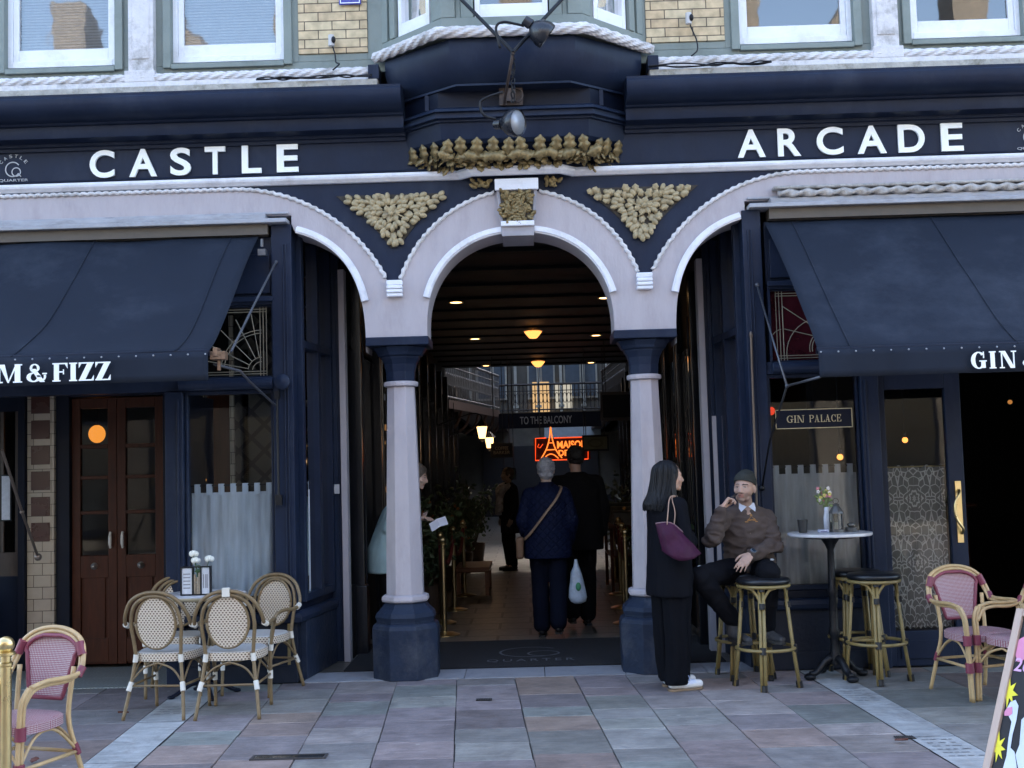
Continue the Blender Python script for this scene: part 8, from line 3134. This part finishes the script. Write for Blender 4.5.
def short_hair(t, hc_, Mh_, k, mat, extra=0, bald=False):
    q = MB(); q.ell(hc_ + Mh_ @ Vector((0, .02, .032)) * k, (.085 * k, .098 * k, .095 * k), 20, 14, rot=Mh_)
    if extra: q.ell(hc_ + Mh_ @ Vector((0, .05, -.02)) * k, (.07 * k, .055 * k, .065 * k), 16, 12, rot=Mh_)
    o = blob(q, .007, 'hair', mat, t, 1, lambda p, n: .008 * noise.noise(p * 45) + .006 * noise.noise(p * 18))
    bm = bmesh.new(); bm.from_mesh(o.data)
    bmesh.ops.bisect_plane(bm, geom=bm.verts[:] + bm.edges[:] + bm.faces[:], plane_co=hc_ + Mh_ @ Vector((0, -.062, .03)) * k, plane_no=Mh_ @ Vector((0, .9, .55)).normalized(), clear_inner=True)
    bm.to_mesh(o.data); bm.free()
    sm = o.modifiers.new('s', 'SOLIDIFY'); sm.thickness = .006
    return o


# older woman, back to camera
SHOEK = M('shoe_black', (.012, .012, .014), .4)
t, L, hc_, Mh_, k, ft, an = walker('grey haired woman in a navy quilted jacket walking into the arcade', (.19, 2.05, 0), facing(.05, 1), 1.68, (.5, .35, .28), None, arms={-1: ((-.235, .03, 1.07), (-.20, -.08, .86)), 1: ((.235, .03, 1.07), (.19, -.10, .86))}, stride=.10)
old = t
# rz turns local -y to +y (world), so local +x is world -x
wear_coat(t, L, k, an, clothmat('quilted_navy', (.006, .010, .034), .6, .1, 200, quilt=.04), .73, .225, .215, .205, .15, .003)
q = MB(); q.loft([(L(0, .02, 1.35), .08 * k, .08 * k, 0), (L(0, .005, 1.43), .068 * k, .07 * k, 0)]); q.build('collar', clothmat('collar_navy', (.006, .008, .025), .8), t, smooth=True, auto=40)
wear_trousers(t, L, k, ft, clothmat('trousers_navy', (.005, .007, .017), .8), r1=.08)
wear_shoes(t, ft, SHOEK, k)
short_hair(t, hc_, Mh_, k, M('hair_grey', (.30, .30, .32), .6, var=.25, scale=40, bump=.6, bscale=90), 1)
bg_ = thing('crossbody_bag', 'tan cross-body bag hanging at the left hip of the grey haired woman', 'bag', (.19, 2.05, 0), facing(.05, 1))
q = MB(); q.tube(crom([L(-.12, -.04, 1.39), L(-.14, .06, 1.37), L(-.09, .165, 1.27), L(.03, .175, 1.12), L(.15, .155, .97), L(.225, .08, .90)], 6), .013, 8, flat=.35); q.build('strap', M('strap_leather', (.26, .17, .11), .5), bg_, smooth=True)
q = MB(); q.box(-.035, .035, -.10, .10, -.20, .0, Mx=Matrix.Translation(L(.255, .05, .93))); q.build('bag_body', M('leather_tan', (.16, .085, .045), .45, var=.15, bump=.2), bg_, bevel=.02)
pb = at(577, 583, 1.93)
t = thing('carrier_bag', 'crumpled pale blue plastic carrier bag held by the grey haired woman', 'bag', pb)
V, F = [], []
prof = [(.22, .012, .010), (.16, .022, .018), (.10, .05, .03), (.02, .06, .04), (-.06, .075, .045), (-.13, .085, .05), (-.17, .07, .045), (-.19, .03, .02)]
for z_, rx_, ry_ in prof:
    for i in range(20):
        a = i * math.pi / 10; nn_ = 1 + .25 * noise.noise(Vector((math.cos(a) * 2, math.sin(a) * 2, z_ * 14)))
        V.append((rx_ * nn_ * math.cos(a) - .02 * z_, ry_ * nn_ * math.sin(a), z_))
for j in range(len(prof) - 1):
    for i in range(20): a = j * 20 + i; b = j * 20 + (i + 1) % 20; F.append([a, b, b + 20, a + 20])
F.append(list(range((len(prof) - 1) * 20, len(prof) * 20)))
q = MB(); q.add(V, F); q.build('bag_body', M('plastic_white', (.45, .54, .66), .35, var=.2, scale=14, bump=.7, bscale=30), t, smooth=True)
q = MB(); q.ell((.01, -.045, -.03), (.025, .012, .04), 10, 8); q.build('green_print', M('print_green', (.05, .25, .12), .5), t, smooth=True)

# man ahead of her
t, L, hc_, Mh_, k, ft, an = walker('tall dark haired man in a long dark jacket walking into the arcade', (.50, 2.75, 0), facing(-.05, 1), 1.80, (.42, .26, .19), None, arms={-1: ((-.245, .03, 1.08), (-.235, -.02, .84)), 1: ((.245, .03, 1.08), (.20, -.10, .86))}, stride=-.12, wid=1.15, head_turn=R(10))
wear_coat(t, L, k, an, clothmat('jacket_dark', (.006, .0055, .006), .85), .70, .235, .235, .24, .155, .006, wid=1.15, seed=8)
wear_trousers(t, L, k, ft, clothmat('trousers_dark', (.005, .005, .006), .85), r1=.078)
wear_shoes(t, ft, SHOEK, k)
short_hair(t, hc_, Mh_, k, M('hair_dark_brown', (.008, .006, .005), .7, bump=.5, bscale=150))

# reader behind the left column, bending over a sheet of paper and facing right
t, L, hc_, Mh_, k, ft, an = walker('person in a pale teal coat behind the left column reading a sheet of paper', (-1.26, 1.55, 0), facing(1, -.12), 1.66, (.5, .34, .27), None, lean=.40, arms={-1: ((-.20, .02, 1.08), (-.10, -.16, 1.14)), 1: ((.20, .02, 1.08), (.12, -.16, 1.14))}, head_turn=0)
wear_coat(t, L, k, an, clothmat('coat_teal', (.30, .41, .42), .85, .2, 180), .69, .235, .235, .21, .17, .008, name='coat', seed=12)
wear_trousers(t, L, k, ft, clothmat('trousers_dark', (.005, .005, .006), .85))
wear_shoes(t, ft, SHOEK, k)
short_hair(t, hc_, Mh_, k, M('hair_greybrown', (.08, .06, .045), .6, var=.3, scale=40, bump=.6, bscale=90), 1)
pc = at(439, 523.5, 1.45)
t = thing('paper_sheet', 'folded white sheet of paper in the hands of the teal-coated person', 'paper', pc)
q = MB()
Mp = Matrix.Rotation(R(-25), 4, 'Y') @ Matrix.Rotation(R(38), 4, 'X')
q.add([Mp @ Vector(v) for v in ((-.085, -.06, 0), (0, -.06, .012), (0, .06, .012), (-.085, .06, 0), (.075, -.06, -.005), (.075, .06, -.005))], [(0, 1, 2, 3), (1, 4, 5, 2)])
o = q.build('page', M('paper_white', (.75, .75, .82), .7, var=.03), t); sm = o.modifiers.new('s', 'SOLIDIFY'); sm.thickness = .002

# far person with a patterned scarf
t, L, hc_, Mh_, k, ft, an = walker('distant person in dark clothes and pale patterned scarf down the passage', (-.30, 9.4, 0), facing(-.9, -.4), 1.60, (.4, .28, .22), None, vox=.012)
wear_coat(t, L, k, an, clothmat('coat_dark_blue', (.015, .017, .024), .85), .6)
wear_trousers(t, L, k, ft, clothmat('trousers_dark', (.005, .005, .006), .85))
wear_shoes(t, ft, SHOEK, k)
short_hair(t, hc_, Mh_, k, M('hair_greybrown', (.08, .06, .045), .6), 1)
q = MB(); q.tube(crom([L(-.12, -.02, 1.36), L(-.06, -.14, 1.30), L(.02, -.17, 1.15), L(.02, -.18, .95)], 5), .06, 10); q.tube(crom([L(.12, -.02, 1.36), L(.08, -.13, 1.30), L(.0, -.17, 1.12), L(-.04, -.18, .9)], 5), .055, 10)
q.build('scarf', M('scarf_pattern', (.36, .34, .34), .8, var=.7, scale=18), t, smooth=True)
